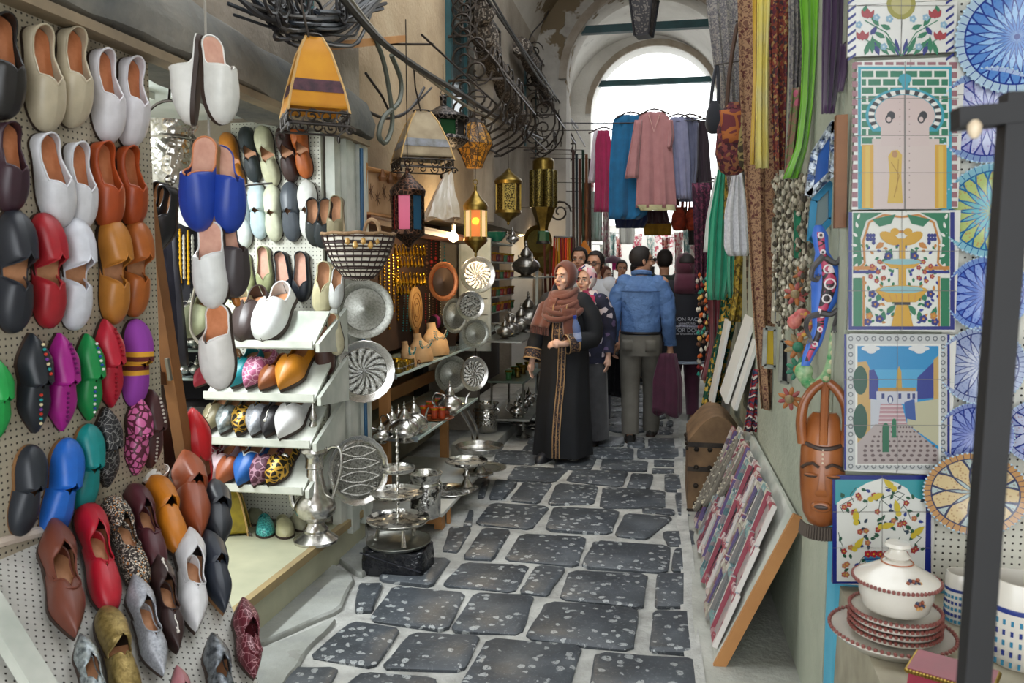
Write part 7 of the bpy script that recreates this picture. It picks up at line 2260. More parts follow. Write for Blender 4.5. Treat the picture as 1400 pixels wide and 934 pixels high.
# leaning picture board
bA, bB = Vector((.235, 3.15, .0)), Vector((.52, 3.15, .63))
sl_ = (bB - bA).normalized(); bn = Vector((-sl_.z, 0, sl_.x))
t = thing('display_board', 'white board with pine edge leaning on the right wall, covered in frames', 'board', T(bA))
L_ = (bB - bA).length
fm = Matrix(((sl_.x, 0, bn.x), (sl_.y, 1, bn.y), (sl_.z, 0, bn.z))).to_4x4()
MB().box((L_ / 2, .95, .012), (L_, 1.9, .02), fm).build('panel', M_wpaint, t, smooth=False)
MB().box((L_ / 2, -.012, .006), (L_ + .02, .024, .045), fm).build('edge_batten', M_wood_lt, t, smooth=False)
FRM = [cells('mosaic_pink', ['c9b8b4', 'b08a8a', '9c4a54', 'd0c8c4', '8a98a0', '7a4a58'], 30, .5), cells('mosaic_teal', ['b9c4c0', '7a9a98', 'c9c0b0', '98868a', '5a7a80'], 30, .5), cells('mosaic_ivory', ['c9c2b4', 'b0a898', 'd6d2ca', '98907f', '8a6a6a'], 30, .5), cells('mosaic_red', ['a8585c', 'c9b8b0', '8a3a44', 'd0c8c0', '6a5a70'], 30, .5)]
EDGE = [M('edge_white', 'd9d4cf', .5), M('edge_rose', '9c4a58', .5), M('edge_grey', '8a8684', .5), M('edge_violet', '6a5a88', .5)]
def frame_on_board(u, v, w, h, label, i, lift, tilt):
    m4 = T(bA) @ fm @ T((u, v, .024 + lift)) @ RY(-tilt)
    t = thing('mosaic_frame', label, 'picture frame', m4, 'mosaic frames on the leaning board')
    b = .022
    for cx, cy, sx, sy in ((w / 2, b / 2, w, b), (w / 2, h - b / 2, w, b), (b / 2, h / 2, b, h - 2 * b), (w - b / 2, h / 2, b, h - 2 * b)):
        MB().box((cx, cy, .009), (sx, sy, .018)).build('frame_bar', FRM[i % 4], t, smooth=False)
    MB().box((w / 2, h / 2, .004), (w - 2 * b, h - 2 * b, .006)).build('mirror_pane', M_mir if i % 3 else M('pane_print', '8a8f8c', .3, c2='b9a8a0', s=20), t, smooth=False)
    MB().box((w / 2, -.002, .009), (w, .004, .02)).build('edge_strip', EDGE[i % 4], t, smooth=False)
ORD = ('first', 'second', 'third', 'fourth', 'fifth', 'sixth', 'seventh', 'eighth', 'ninth', 'tenth', 'eleventh', 'twelfth')
i = 0
for row, (u0, w) in enumerate(((.05, .24), (.25, .24), (.44, .23))):
    for c in range(12):
        v = .05 + c * .142 + .035 * row
        frame_on_board(u0 + .018 * math.sin(c * 2.1) + .05 * row * 0, v, w, .17, '%s mosaic frame from the near end in the %s row of the leaning board' % (ORD[c], ('lower', 'middle', 'upper')[row]), i, .006 + .004 * (c % 3) + .01 * row, R_(3 + 2 * (c % 2)))
        i += 1
# carved bone-studded ovals lying on the board
for i, (u, v, a, b) in enumerate(((.42, 1.55, .22, .07), (.52, 1.25, .16, .06), (.30, 1.75, .2, .055))):
    t = thing('carved_oval_mirror', ('long', 'short', 'slim')[i] + ' grey carved oval mirror lying at the far end of the board', 'mirror', T(bA) @ fm @ T((u, v, .075)), 'carved oval frames')
    MB().tube([(a * math.cos(q), b * math.sin(q), 0) for q in [2 * math.pi * j / 30 for j in range(30)]], .017, 7, True).build('rim', M('grey_wood', '8a8478', .7, c2='6a645a'), t)
    m = MB()
    for j in range(24):
        q = 2 * math.pi * j / 24
        m.ball((a * math.cos(q), b * math.sin(q), .017), .007, 5, 3)
    o = m.build('studs', BONE[3], t); o['kind'] = 'stuff'
    MB().extr([(a * .95 * math.cos(q), b * .95 * math.sin(q)) for q in [2 * math.pi * j / 24 for j in range(24)]], -.012, -.006).build('pane', M_mir, t, smooth=False)
# studded chest, canvases and brown board
ch = thing('wooden_chest', 'worn brown domed chest with iron studs beside the leaning board', 'chest', T((.345, 5.5, .0)))
M_ch = M('chest_leather', '86694a', .75, c2='5a442f', s=6, b=.4, bs=30)
MB().box((0, 0, .24), (.36, .6, .48)).build('body', M_ch, ch, smooth=False)
MB().rings([[(-.18 + .36 * i / 10, y, .48 + .17 * math.sin(math.pi * i / 10)) for i in range(11)] for y in (-.3, .3)], False).build('lid', M_ch, ch)
for y in (-.3, .3):
    m = MB(); m.add([(-.18 + .36 * i / 10, y, .48 + .17 * math.sin(math.pi * i / 10)) for i in range(11)], [tuple(range(11))]); m.build('lid_end', M_ch, ch, smooth=False)
for i in range(4):
    for j in range(4):
        MB().ball((-.13 + .085 * i, -.302, .07 + .12 * j), .018, 7, 4).build('stud', M_iron, ch)
for j in range(4):
    MB().ball((-.182, -.22 + .14 * j, .42), .018, 7, 4).build('stud', M_iron, ch)
for z in (.02, .3, .46):
    MB().box((0, -.303, z), (.37, .008, .03)).build('iron_strap', M_iron, ch, smooth=False)
def canvas(b0, t0, Y, w, label, mat):
    a, b = hit(*b0, Y), hit(*t0, Y)
    t = thing('canvas', label, 'canvas', T(a))
    d = b - a
    n = Vector((d.z, 0, -d.x)).normalized()
    pts = [Vector((0, 0, 0)), Vector((0, w, 0)), d + Vector((0, w, 0)), d]
    m = MB(); m.hexa([p - n * .022 for p in pts] + pts); m.build('stretcher', M('canvas_white', 'd9d8d2', .8), t, smooth=False)
    q = [p + n * .002 for p in (pts[0].lerp(pts[2], .03), pts[1].lerp(pts[3], .03), pts[2].lerp(pts[0], .03), pts[3].lerp(pts[1], .03))]
    m = MB(); m.add(q, [(0, 1, 2, 3)]); m.build('painted_face', mat, t, smooth=False)
canvas((996, 553), (1043, 411), 5.05, .5, 'white-edged canvas leaning on the chest, lane side', M('canvas_grey', '8a8f86', .8, c2='b0a890'))
canvas((1008, 562), (1054, 421), 4.85, .5, 'white-edged canvas leaning on the chest, wall side', M('canvas_tan', '9c8f72', .8, c2='6a7a70'))
canvas((976, 556), (1000, 440), 5.75, .4, 'dark brown board leaning behind the canvases', M_wood_dk)
cloth([(505, 1030, 1046), (560, 1022, 1042), (590, 1018, 1036)], 4.7, stripes('red_navy_braid', ['8a1a24', '1f2438', 'c9c2b8', '8a1a24', '2a3a5a'], 16, 2, wob=2.0), 'red and navy striped braid bundle behind the oval frames', 'braid', 2, .02)
# ------------------------------------------------------------------ people (local: facing -Y, feet at z = 0, drawn for 1.70 m)
V = Vector
def skin_mat(n, c): return M('skin_' + n, c, .5, c2=None)
def hand_geo(m, wrist, d, up, curl=.5, side=1):
    """palm and five fingers added to a body mesh; d = pointing direction, up = back-of-hand normal"""
    d = V(d).normalized(); up = V(up); up = (up - d * up.dot(d)).normalized(); w = d.cross(up) * side
    wrist = V(wrist)
    m.tube([wrist - d * .01, wrist + d * .02, wrist + d * .05, wrist + d * .085], [.024, .028, .034, .030], 8)
    m.ball(wrist + d * .052 + w * .012, .030, 8, 5); m.ball(wrist + d * .055 - w * .014, .029, 8, 5)
    for i, L in enumerate((.070, .078, .073, .058)):
        b = wrist + d * .080 + w * (.027 - .018 * i)
        p = [b]
        dirv = d.copy()
        for j, q in enumerate((.42, .33, .25)):
            a = curl * (.55 + .35 * j)
            dirv = (d * math.cos(a) - up * math.sin(a)).normalized()
            p.append(p[-1] + dirv * (L * q))
        m.tube(p, [.0095, .009, .0082, .007], 7)
    b = wrist + d * .030 + w * .028
    t1 = (d * .7 + w * .65 - up * .25).normalized()
    m.tube([b, b + t1 * .03, b + t1 * .03 + (d * .9 + w * .2 - up * .4).normalized() * .030], [.012, .0105, .008], 7)
def head_geo(m, c, R):
    f = lambda x, y, z: c + R @ V((x, y, z))
    Rm = lambda q, sc, r, n=14, g=10: m.ball((0, 0, 0), r, n, g, sc=sc, m=T(q) @ R.to_4x4())
    Rm(f(0, .012, .035), (.78, .98, .92), .098)
    Rm(f(0, -.025, -.03), (.70, .78, 1.0), .082)
    Rm(f(0, -.045, -.082), (.62, .62, .45), .062)
    Rm(f(0, -.062, -.10), (.8, .7, .55), .026)
    m.tube([f(0, -.090, .020), f(0, -.104, -.005), f(0, -.116, -.026), f(0, -.100, -.036)], [.007, .010, .0135, .008], 8)
    for sg in (1, -1):
        Rm(f(sg * .010, -.102, -.030), (1, .8, .7), .009, 8, 6)
        Rm(f(sg * .042, -.068, -.03), (1, .7, .9), .022, 8, 6)
        Rm(f(sg * .030, -.076, .034), (1.3, .6, .5), .018, 8, 6)
        Rm(f(sg * .078, .012, -.008), (.25, .55, 1), .030, 8, 6)
    Rm(f(0, -.088, -.058), (1.3, .6, .5), .018, 8, 6)
def face_parts(t, c, R, brow='2a1c18', lip='a8605a', iris='2e1e18', lids=True):
    f = lambda x, y, z: c + R @ V((x, y, z))
    for sg in (1, -1):
        e = MB().ball((0, 0, 0), .0125, 10, 7, sc=(1.2, .7, .72), m=T(f(sg * .031, -.082, .004)) @ R.to_4x4()).build('eye', M('eye_white', 'd6cfc8', .3), t)
        MB().ball((0, 0, 0), .0062, 8, 6, sc=(1, .5, 1), m=T(f(sg * .031, -.0905, .004)) @ R.to_4x4()).build('iris', M('iris_' + iris, iris, .2), e)
        MB().tube([f(sg * .012, -.096, .024), f(sg * .030, -.095, .031), f(sg * .050, -.080, .025)], [.003, .004, .002], 5).build('eyebrow', M('brow_' + brow, brow, .8), t)
        MB().tube([f(sg * .014, -.0905, .008), f(sg * .030, -.094, .0135), f(sg * .046, -.084, .009)], .0022, 5).build('eyelash', M('brow_' + brow, brow, .8), t)
    m = MB()
    m.tube([f(-.022, -.095, -.062), f(-.008, -.104, -.057), f(0, -.105, -.059), f(.008, -.104, -.057), f(.022, -.095, -.062)], [.002, .0045, .004, .0045, .002], 6)
    m.tube([f(-.020, -.095, -.064), f(0, -.104, -.069), f(.020, -.095, -.064)], [.002, .006, .002], 6)
    m.build('lips', M('lip_' + lip, lip, .45), t)
def body(t, J, skin, hands=True, head_rot=0.0, head_tilt=0.0, curl=(.5, .5), hdir=None, hup=None, feet=True):
    """one continuous body surface from the joints J"""
    m = MB()
    hc = J['head']; R = (RZ(head_rot) @ RX(head_tilt)).to_3x3()
    rr = []
    for z, rx, ry, cx, cy in J['torso']:
        rr.append([(cx + rx * math.cos(a), cy + ry * math.sin(a), z) for a in [2 * math.pi * i / 18 for i in range(18)]])
    m.rings(rr)
    nk = J['neck']
    m.tube([nk + V((0, .01, -.06)), nk, hc + R @ V((0, .02, -.06))], [.062, .052, .052], 12)
    head_geo(m, hc, R)
    for s_ in ('l', 'r'):
        sh, el, wr = J['sh_' + s_], J['el_' + s_], J['wr_' + s_]
        m.ball(sh, .058, 10, 7)
        m.tube([sh, sh.lerp(el, .5), el, el.lerp(wr, .4), wr], [.052, .046, .038, .038, .026], 10)
        hp, kn, an = J['hip_' + s_], J['kn_' + s_], J['an_' + s_]
        m.tube([hp + V((0, 0, .05)), hp.lerp(kn, .4), kn, kn.lerp(an, .35), an], [.088, .078, .054, .052, .036], 10)
        td = J.get('toe_' + s_, V((0, -1, 0)))
        m.tube([an + V((0, .03, -.035)), an + td * .05 + V((0, 0, -.05)), an + td * .10 + V((0, 0, -.06))], [.03, .024, .016], 8)
        if hands:
            d = (wr - el).normalized() if hdir is None or s_ not in hdir else V(hdir[s_])
            u = V((1 if wr.x > 0 else -1, 0, .1)) if hup is None or s_ not in hup else V(hup[s_])
            hand_geo(m, wr, d, u, curl[0 if s_ == 'l' else 1], 1 if s_ == 'l' else -1)
    o = m.build('body', skin, t)
    md = o.modifiers.new('weld', 'REMESH'); md.mode = 'VOXEL'; md.voxel_size = .0065; md.use_smooth_shade = True
    sm = o.modifiers.new('soft', 'SMOOTH'); sm.factor = .5; sm.iterations = 2
    return hc, R
def joints(**kw):
    J = dict(head=V((0, -.01, 1.585)), neck=V((0, .0, 1.45)), sh_l=V((.175, 0, 1.385)), sh_r=V((-.175, 0, 1.385)), el_l=V((.23, .02, 1.10)), el_r=V((-.23, .02, 1.10)), wr_l=V((.24, -.05, .86)), wr_r=V((-.24, -.05, .86)),
             hip_l=V((.085, 0, .88)), hip_r=V((-.085, 0, .88)), kn_l=V((.09, -.02, .48)), kn_r=V((-.09, -.02, .48)), an_l=V((.09, 0, .09)), an_r=V((-.09, 0, .09)),
             torso=[(.84, .13, .09, 0, 0), (.92, .155, .10, 0, 0), (1.05, .125, .085, 0, 0), (1.2, .145, .10, 0, 0), (1.32, .16, .10, 0, 0), (1.40, .13, .075, 0, 0), (1.44, .06, .05, 0, 0)])
    J.update(kw)
    return J
def shell(rings, n=36, folds=0, amp=0.0, phase=0.0, power=1.0, top=False, bottom=False):
    """clothing loft: (z, rx, ry, cx, cy[, fold])"""
    rr = []
    for r in rings:
        z, rx, ry, cx, cy = r[:5]
        fa = r[5] if len(r) > 5 else amp
        ring = []
        for i in range(n):
            a = 2 * math.pi * i / n
            q = 1 + fa * math.sin(folds * a + phase + z * 2.2) + fa * .5 * math.sin(folds * 1.7 * a + 2 * phase - z * 3)
            ring.append((cx + rx * q * math.cos(a), cy + ry * q * math.sin(a), z))
        rr.append(ring)
    return MB().rings(rr, True, (bottom, top))
def sleeve(pts, rad, wr=.05, n=5, seg=14, ph=0.0):
    P_ = smoothpath(pts, n)
    N = len(P_)
    rs = []
    for i in range(N):
        f = i / (N - 1) * (len(rad) - 1); j = min(int(f), len(rad) - 2)
        rs.append((rad[j] + (rad[j + 1] - rad[j]) * (f - j)) * (1 + wr * math.sin(i * 1.9 + ph)))
    return MB().tube(P_, rs, seg, cap=False).ball(P_[0], rs[0] * 1.0, 12, 8)
def shoe_part(t, an, d, mat, sole, name='shoe'):
    d = V(d).normalized()
    fm_ = frame(an + V((0, 0, -an.z + .002)) - d * .075, d, (0, 0, 1)) @ Matrix.Diagonal((.255 * 1.02, .255, .28, 1))
    up, so, ins, rim = shoe_parts(vamp=.40, collar=.30, throat=.08, vh=.34)
    o = up.build(name, mat, t); o.matrix_local = fm_
    s_ = so.build('sole', sole, o); s_.matrix_local = T((0, 0, -.0)) @ Matrix.Diagonal((1, 1, 1.4, 1))
    return o
def hijab_geo(c, R, wrap=1.0, back=True):
    """scarf hood round the head leaving the face open, facing -Y"""
    m = MB()
    def fn(u, v):
        # v: 0 at the face edge, 1 at the back of the head
        a = 2 * math.pi * u
        ex, ez = .070 * wrap, .098 * wrap            # face opening
        q0 = V((ex * math.sin(a), -.072 - .012 * math.cos(a) + .02 * abs(math.sin(a)), .002 + ez * math.cos(a)))
        k = math.sin(v * math.pi / 2)
        bx = .108 * wrap * math.sin(a) * math.cos(v * 1.56)
        bz = .035 + (.125 if math.cos(a) > 0 else .15) * wrap * math.cos(a) * math.cos(v * 1.56)
        q1 = V((bx, -.06 + .185 * k, bz))
        s_ = min(1, v * 5)
        q = q0.lerp(q1, s_)
        q += V((0, 0, 1)) * (.004 * math.sin(7 * a + 9 * v))
        return c + R @ q
    m.grid(fn, 36, 12)
    return m
def person_at(px, py, H, face, label, z=0.0):
    p = aZ(px, py, z)
    return thing('person', label, 'person', T(p) @ RZ(face) @ S(H / 1.70)), p
SK1, SK2, SK3 = skin_mat('light', 'dcaf98'), skin_mat('tan', 'c09074'), skin_mat('mid', 'cc9c80')

# --- woman in black embroidered robe and brown headscarf
t, p1 = person_at(772, 626, 1.63, R_(-12), 'woman in a black embroidered robe and brown headscarf walking forward')
J = joints(wr_l=V((.06, -.235, 1.03)), el_l=V((.26, -.03, 1.08)), el_r=V((-.25, .03, 1.10)), wr_r=V((-.29, -.06, .85)), an_r=V((-.09, -.20, .09)), kn_r=V((-.09, -.16, .50)), an_l=V((.08, .05, .09)), kn_l=V((.08, -.02, .48)))
hc, R = body(t, J, SK1, head_rot=R_(-20), head_tilt=R_(-3), curl=(1.1, .6), hdir={'l': (-.9, -.35, .05), 'r': (-.1, -.15, -1)}, hup={'l': (0, -.7, .6)})
face_parts(t, hc, R, lip='b0726a')
BLK = M('robe_black', '0b0c10', .8, c2='12141a', s=4)
robe = shell([(.06, .255, .235, .0, -.07, .06), (.25, .245, .23, .0, -.065, .05), (.5, .23, .215, 0, -.05, .035), (.75, .215, .175, 0, -.015, .02), (.92, .215, .16, 0, 0, .02), (1.05, .195, .15, 0, 0, .015), (1.2, .20, .15, 0, -.005, .01), (1.32, .20, .135, 0, 0, .005), (1.40, .165, .10, 0, .005, 0), (1.455, .08, .07, 0, .005, 0)], 44, 7, .03)
robe.build('robe', BLK, t)
TRIM = cells('robe_trim', ['5a4436', '22202a', '4a342c', '1a1820', '8a6c4c', '2c2630', '22202a'], 110, .8)
for s_, pts in (('l', [J['sh_l'] + V((-.03, 0, -.01)), (.235, .0, 1.24), J['el_l'], (.18, -.14, 1.05), J['wr_l'] + V((.03, .015, .0))]), ('r', [J['sh_r'] + V((.03, 0, -.01)), (-.225, .015, 1.24), J['el_r'], (-.28, -.01, .98), J['wr_r'] + V((.003, .005, .02))])):
    sleeve(pts, [.092, .086, .08, .076, .074], .03).build('sleeve', BLK, t)
    q1, q0 = V(pts[-1]), V(pts[-2])
    d = (q1 - q0).normalized()
    MB().tube([q1 - d * .085, q1 - d * .04, q1 + d * .005], .082, 16, cap=False).build('cuff', TRIM, t)
    for o_ in (-.085, .003):
        MB().tube([q1 + d * o_ - d * .006, q1 + d * o_ + d * .006], .085, 16, cap=False).build('cuff_edge', M('trim_gold', 'a8865c', .7), t)
def front(z):
    for a, b in zip(FR_, FR_[1:]):
        if a[0] <= z <= b[0]:
            f = (z - a[0]) / (b[0] - a[0]); return a[1] + (b[1] - a[1]) * f
    return FR_[-1][1]
FR_ = [(.06, -.318), (.25, -.307), (.5, -.275), (.75, -.196), (.92, -.168), (1.05, -.158), (1.2, -.164), (1.34, -.140), (1.42, -.10)]
for x0, wd, z0, z1, nm in ((.035, .062, .07, 1.06, 'embroidered_band'), (.005, .12, 1.02, 1.36, 'embroidered_yoke')):
    MB().grid(lambda u, v: (x0 + wd * (u - .5), front(z0 + (z1 - z0) * v) - .008 - .010 * math.sin(v * 9), z0 + (z1 - z0) * v), 4, 24).build(nm, TRIM, t, solid=.004)
    for sg in (-.5, .5, 0):
        MB().tube([(x0 + wd * sg, front(z0 + (z1 - z0) * i / 16) - .013 - .010 * math.sin(i / 16 * 9), z0 + (z1 - z0) * i / 16) for i in range(17)], .005, 5).build('gold_piping', M('trim_gold', 'a8865c', .7), t)
BRN = M('scarf_brown', '6e3c2e', .8, c2='5a3024', s=6, sheen=.4)
hs = hijab_geo(hc, R); hs.build('headscarf', BRN, t, solid=.006)
# draped folds round the neck and over the shoulders
for i in range(5):
    zz = 1.465 - i * .034
    rx, ry = .10 + i * .02, .095 + i * .016
    MB().tube([(rx * math.cos(a), -.015 - i * .003 + ry * math.sin(a), zz - (.05 + .012 * i) * max(0, -math.sin(a)) - .025 * math.cos(a) * (1 if i % 2 else -1) * .6) for a in [2 * math.pi * q / 24 for q in range(24)]], .030 - .001 * i, 10, True).build('scarf_fold', BRN, t)
shell([(1.27, .205, .16, -.02, -.005, .02), (1.31, .215, .16, -.01, -.005, .02), (1.38, .20, .14, -.01, 0, .01), (1.44, .15, .11, 0, 0, 0), (1.48, .10, .09, 0, 0, 0)], 36, 9, .02).build('scarf_drape', BRN, t, solid=.006)
MB().grid(lambda u, v: ((-.02 - .20 * u) * (1 - v) + (-.09 - .20 * u) * v, -.15 + .09 * u - .035 * v + .008 * math.sin(14 * u), (1.42 - .05 * u) * (1 - v) + (1.155 + .02 * u) * v), 14, 10).build('scarf_tail', BRN, t, solid=.008)
MB().grid(lambda u, v: (.02 + .13 * u + .03 * v, -.175 - .012 * math.sin(6 * u), 1.33 - .28 * v * (1 - .25 * u)), 8, 8).build('scarf_tail', BRN, t, solid=.008)
m = MB()
for i in range(16):
    u = i / 15
    x = -.09 - .20 * u; y_ = -.185 + .09 * u
    m.tube([(x, y_, 1.155 + .02 * u), (x + .004 * math.sin(i), y_ - .004, 1.09 + .02 * u)], .0035, 4)
o = m.build('fringe', BRN, t); o['kind'] = 'stuff'
DKS = M('shoe_black', '1c1c22', .5); WS = M('sole_white', 'b9b9b4', .6)
shoe_part(t, J['an_r'], (-.15, -1, 0), DKS, WS); shoe_part(t, J['an_l'], (.2, -1, 0), DKS, WS)
# water bottle held under her arm
wb = thing('water_bottle', 'clear blue-tinted plastic water bottle under the woman\'s arm', 'bottle', t.matrix_world @ T((.185, -.205, 1.055)) @ RX(R_(8)) @ RY(R_(-6)))
MB().lathe([(.01, 0), (.032, .002), (.034, .02), (.033, .06), (.034, .09), (.033, .13), (.024, .165), (.014, .185), (.013, .20)], 18).build('bottle_body', M('blue_plastic', '7c92c8', .15, t=.35), wb)
MB().lathe([(.0345, .025), (.035, .075), (.0345, .08)], 18, cap=(False, False)).build('paper_label', M('label_paper', 'b9c4de', .5, c2='8fa0cf', s=30), wb)
MB().lathe([(.016, .197), (.017, .20), (.017, .222), (.003, .224)], 14).build('cap', M('blue_cap', '1f3fa0', .4), wb)

# --- man in blue shirt walking away, head turned to the side
t, p2 = person_at(874, 602, 1.80, R_(176), 'man in a blue shirt and grey trousers walking away')
J = joints(head=V((0, -.01, 1.575)), wr_r=V((-.25, -.07, .82)), el_r=V((-.235, .03, 1.08)), el_l=V((.235, .03, 1.08)), wr_l=V((.255, -.05, .84)), an_r=V((-.08, -.24, .09)), kn_r=V((-.09, -.16, .48)), an_l=V((.07, .10, .10)), kn_l=V((.085, .01, .47)))
hc, R = body(t, J, SK2, head_rot=R_(-62), head_tilt=R_(-4), curl=(1.0, .5), hdir={'r': (0, -.2, -1), 'l': (0, -.15, -1)})
face_parts(t, hc, R, brow='1c1512', lip='8a5a4c')
HAIR = M('hair_black', '14100f', .7, c2='221a18', s=40, b=.3, bs=120)
def hair_cap(t, hc, R, mat, front_=-.045, low=-.05, name='hair', puff=1.0):
    m = MB()
    f = lambda x, y, z: hc + R @ V((x, y, z))
    def fn(u, v):
        a = 2 * math.pi * u
        yy = math.sin(a); xx = math.cos(a)
        lo = low if yy > -.2 else low + (.09 - low) * min(1, (-yy - .2) / .5)
        th0 = math.asin(max(-1, min(.95, (lo - .035) / .098)))
        th = th0 + (math.pi / 2 - th0) * v
        return f(.083 * puff * math.cos(th) * xx, .012 + .103 * puff * math.cos(th) * yy, .035 + .099 * puff * math.sin(th))
    m.grid(fn, 30, 9)
    return m.build(name, mat, t, solid=.006)
hair_cap(t, hc, R, HAIR, low=-.045, puff=.97)
BRD = MB().grid(lambda u, v: hc + R @ V((.064 * math.cos(math.pi * u) * (1 - .15 * v), -.050 - .056 * math.sin(math.pi * u) * (1 - .1 * v), -.055 - .06 * v)), 14, 5).build('beard', M('beard_black', '1f1714', .8), t, solid=.006)
def glasses(t, hc, R, mat, lens, dark=True):
    f = lambda x, y, z: hc + R @ V((x, y, z))
    g = MB()
    for sg in (1, -1):
        g.tube([f(sg * .033 + .023 * math.cos(a), -.108, .004 + .017 * math.sin(a)) for a in [2 * math.pi * i / 14 for i in range(14)]], .003, 5, True)
        g.tube([f(sg * .056, -.106, .010), f(sg * .082, -.05, .010), f(sg * .084, .02, .004)], .003, 5)
    g.tube([f(-.010, -.109, .008), f(.010, -.109, .008)], .003, 5)
    o = g.build('glasses', mat, t)
    for sg in (1, -1):
        MB().add([f(sg * .033 + .022 * math.cos(a), -.108, .004 + .016 * math.sin(a)) for a in [2 * math.pi * i / 14 for i in range(14)]], [tuple(range(14))]).build('lens', lens, o, smooth=False)
glasses(t, hc, R, M('glasses_black', '151517', .4), M('lens_dark', '1c1c20', .1))
SHIRT = M('denim_blue', '5a7cae', .8, c2='4a6a9c', s=7, b=.8, bs=14, bd=.035)
shell([(.94, .165, .125, 0, 0, .012), (.99, .178, .135, 0, 0, .025), (1.08, .172, .13, 0, 0, .022), (1.2, .182, .13, 0, 0, .016), (1.31, .195, .125, 0, .005, .008), (1.385, .165, .10, 0, .01, 0), (1.425, .115, .085, 0, .01, 0), (1.45, .085, .075, 0, .01, 0)], 44, 9, .02).build('shirt', SHIRT, t)
for s_, ss in (('l', 1), ('r', -1)):
    sleeve([J['sh_' + s_] + V((-.035 * ss, 0, -.012)), (ss * .215, .012, 1.24), J['el_' + s_], J['el_' + s_].lerp(J['wr_' + s_], .5), J['wr_' + s_] + V((0, 0, .04))], [.086, .074, .064, .058, .05], .05, ph=ss).build('sleeve', SHIRT, t)
    w_ = J['wr_' + s_]
    MB().tube([w_ + V((0, 0, .075)), w_ + V((0, 0, .02))], .055, 14, cap=False).build('cuff', SHIRT, t)
MB().tube([(.072 * math.cos(a), .008 + .068 * math.sin(a), 1.468 + .012 * math.sin(a)) for a in [2 * math.pi * i / 20 for i in range(20)]], .022, 8, True).build('collar', SHIRT, t)
MB().tube([(.165 * (i / 12 - .5) * 2, .132 - .03 * ((i / 12 - .5) * 2) ** 2, 1.315) for i in range(13)], .004, 5).build('yoke_seam', M('denim_seam', '35507c', .8), t)
TRO = M('trousers_grey', '6e6a62', .8, c2='5c5850', s=6, b=.2, bs=30)
shell([(.76, .175, .135, 0, .005), (.86, .182, .14, 0, .005), (.95, .165, .122, 0, 0), (.965, .16, .12, 0, 0)], 36, 5, .01).build('trousers', TRO, t)
for s_, ss in (('l', 1), ('r', -1)):
    sleeve([J['hip_' + s_] + V((0, 0, .02)), J['hip_' + s_].lerp(J['kn_' + s_], .5), J['kn_' + s_], J['kn_' + s_].lerp(J['an_' + s_], .5), J['an_' + s_] + V((0, 0, -.03))], [.10, .097, .084, .078, .076], .025, ph=ss).build('trouser_leg', TRO, t)
    MB().grid(lambda u, v: (ss * (.055 + .09 * u), .140 - .015 * u + .003, .80 + .10 * v), 3, 3).build('back_pocket', TRO, t, solid=.005)
MB().tube([(.168 * math.cos(a), .126 * math.sin(a), .955) for a in [2 * math.pi * i / 36 for i in range(36)]], .014, 6, True).build('belt', M('belt_black', '1a1718', .5), t)
shoe_part(t, J['an_l'], (.1, -1, 0), M('shoe_dark', '2a2826', .4), M_sole_d); shoe_part(t, J['an_r'], (-.05, -1, 0), _MC['shoe_dark'], M_sole_d)
MB().tube([J['wr_l'] + V((.028 * math.cos(a), .028 * math.sin(a), .01)) for a in [2 * math.pi * i / 16 for i in range(16)]], .008, 6, True).build('wrist_watch', S_plain, t)
# maroon jacket carried in his hand, black bag
mw = t.matrix_world.copy()
hp = mw @ (J['wr_r'] + V((0, -.01, -.08)))
def drape(o, w, h, mat, label, name, cat, folds=3, seed=0.0, dpt=.05):
    def fn(u, v):
        a = 2 * math.pi * u
        q = .55 + .45 * min(1, v * 2.2)
        return (w * .5 * q * math.cos(a) * (1 + .12 * math.sin(folds * a + seed)), dpt * q * math.sin(a) * (1 + .3 * math.sin(folds * 2 * a)), .04 - h * v + .03 * math.sin(2 * a + seed) * v)
    return tag(MB().grid(fn, 36, 12).build(name, mat, mat4=T(o), solid=.006), label, cat)
drape(hp + V((-.02, -.10, 0)), .25, .56, fab('maroonjacket', '54203a', '461a30'), 'folded maroon jacket carried by the man in blue', 'jacket', 'jacket', 4)
hp2 = mw @ (J['wr_l'] + V((.01, -.02, -.10)))
drape(hp2 + V((.06, .1, -.02)), .26, .40, M('black_bag', '15161a', .3, b=.6, bs=14, bd=.02), 'black plastic bag carried at the man\'s side', 'plastic_bag', 'bag', 5, .7, .08)

# --- woman in dark long jacket and maroon headscarf, walking away
t, p3 = person_at(933, 577, 1.72, R_(186), 'woman in a dark lettered jacket and maroon headscarf walking away')
J = joints(wr_l=V((.24, -.10, .86)), wr_r=V((-.25, -.08, .84)), el_r=V((-.25, .03, 1.10)), an_r=V((-.09, .06, .10)), an_l=V((.09, -.14, .09)), kn_l=V((.09, -.12, .48)))
hc, R = body(t, J, SK3, head_rot=R_(15), hdir={'r': (0, -.25, -1)})
face_parts(t, hc, R)
MRN = M('scarf_maroon', '5a1a34', .8, c2='481228', s=5, sheen=.4)
hijab_geo(hc, R, 1.04).build('headscarf', MRN, t, solid=.006)
shell([(1.33, .15, .12, 0, .02, .02), (1.40, .135, .115, 0, .03, .015), (1.47, .11, .11, 0, .03, 0), (1.53, .10, .105, 0, .03, 0)], 30, 6, .02).build('scarf_drape', MRN, t, solid=.006)
hair_cap(t, hc, R, HAIR, low=.05, puff=1.15)
JK = M('jacket_black', '14151c', .8, c2='191a22', s=5)
shell([(.62, .255, .19, 0, .0, .02), (.75, .245, .185, 0, 0, .015), (.92, .225, .17, 0, 0, .012), (1.06, .195, .148, 0, 0, .01), (1.2, .20, .145, 0, 0, .008), (1.33, .20, .125, 0, .005, .004), (1.40, .16, .095, 0, .01, 0), (1.45, .075, .07, 0, .01, 0)], 40, 6, .01).build('jacket', JK, t)
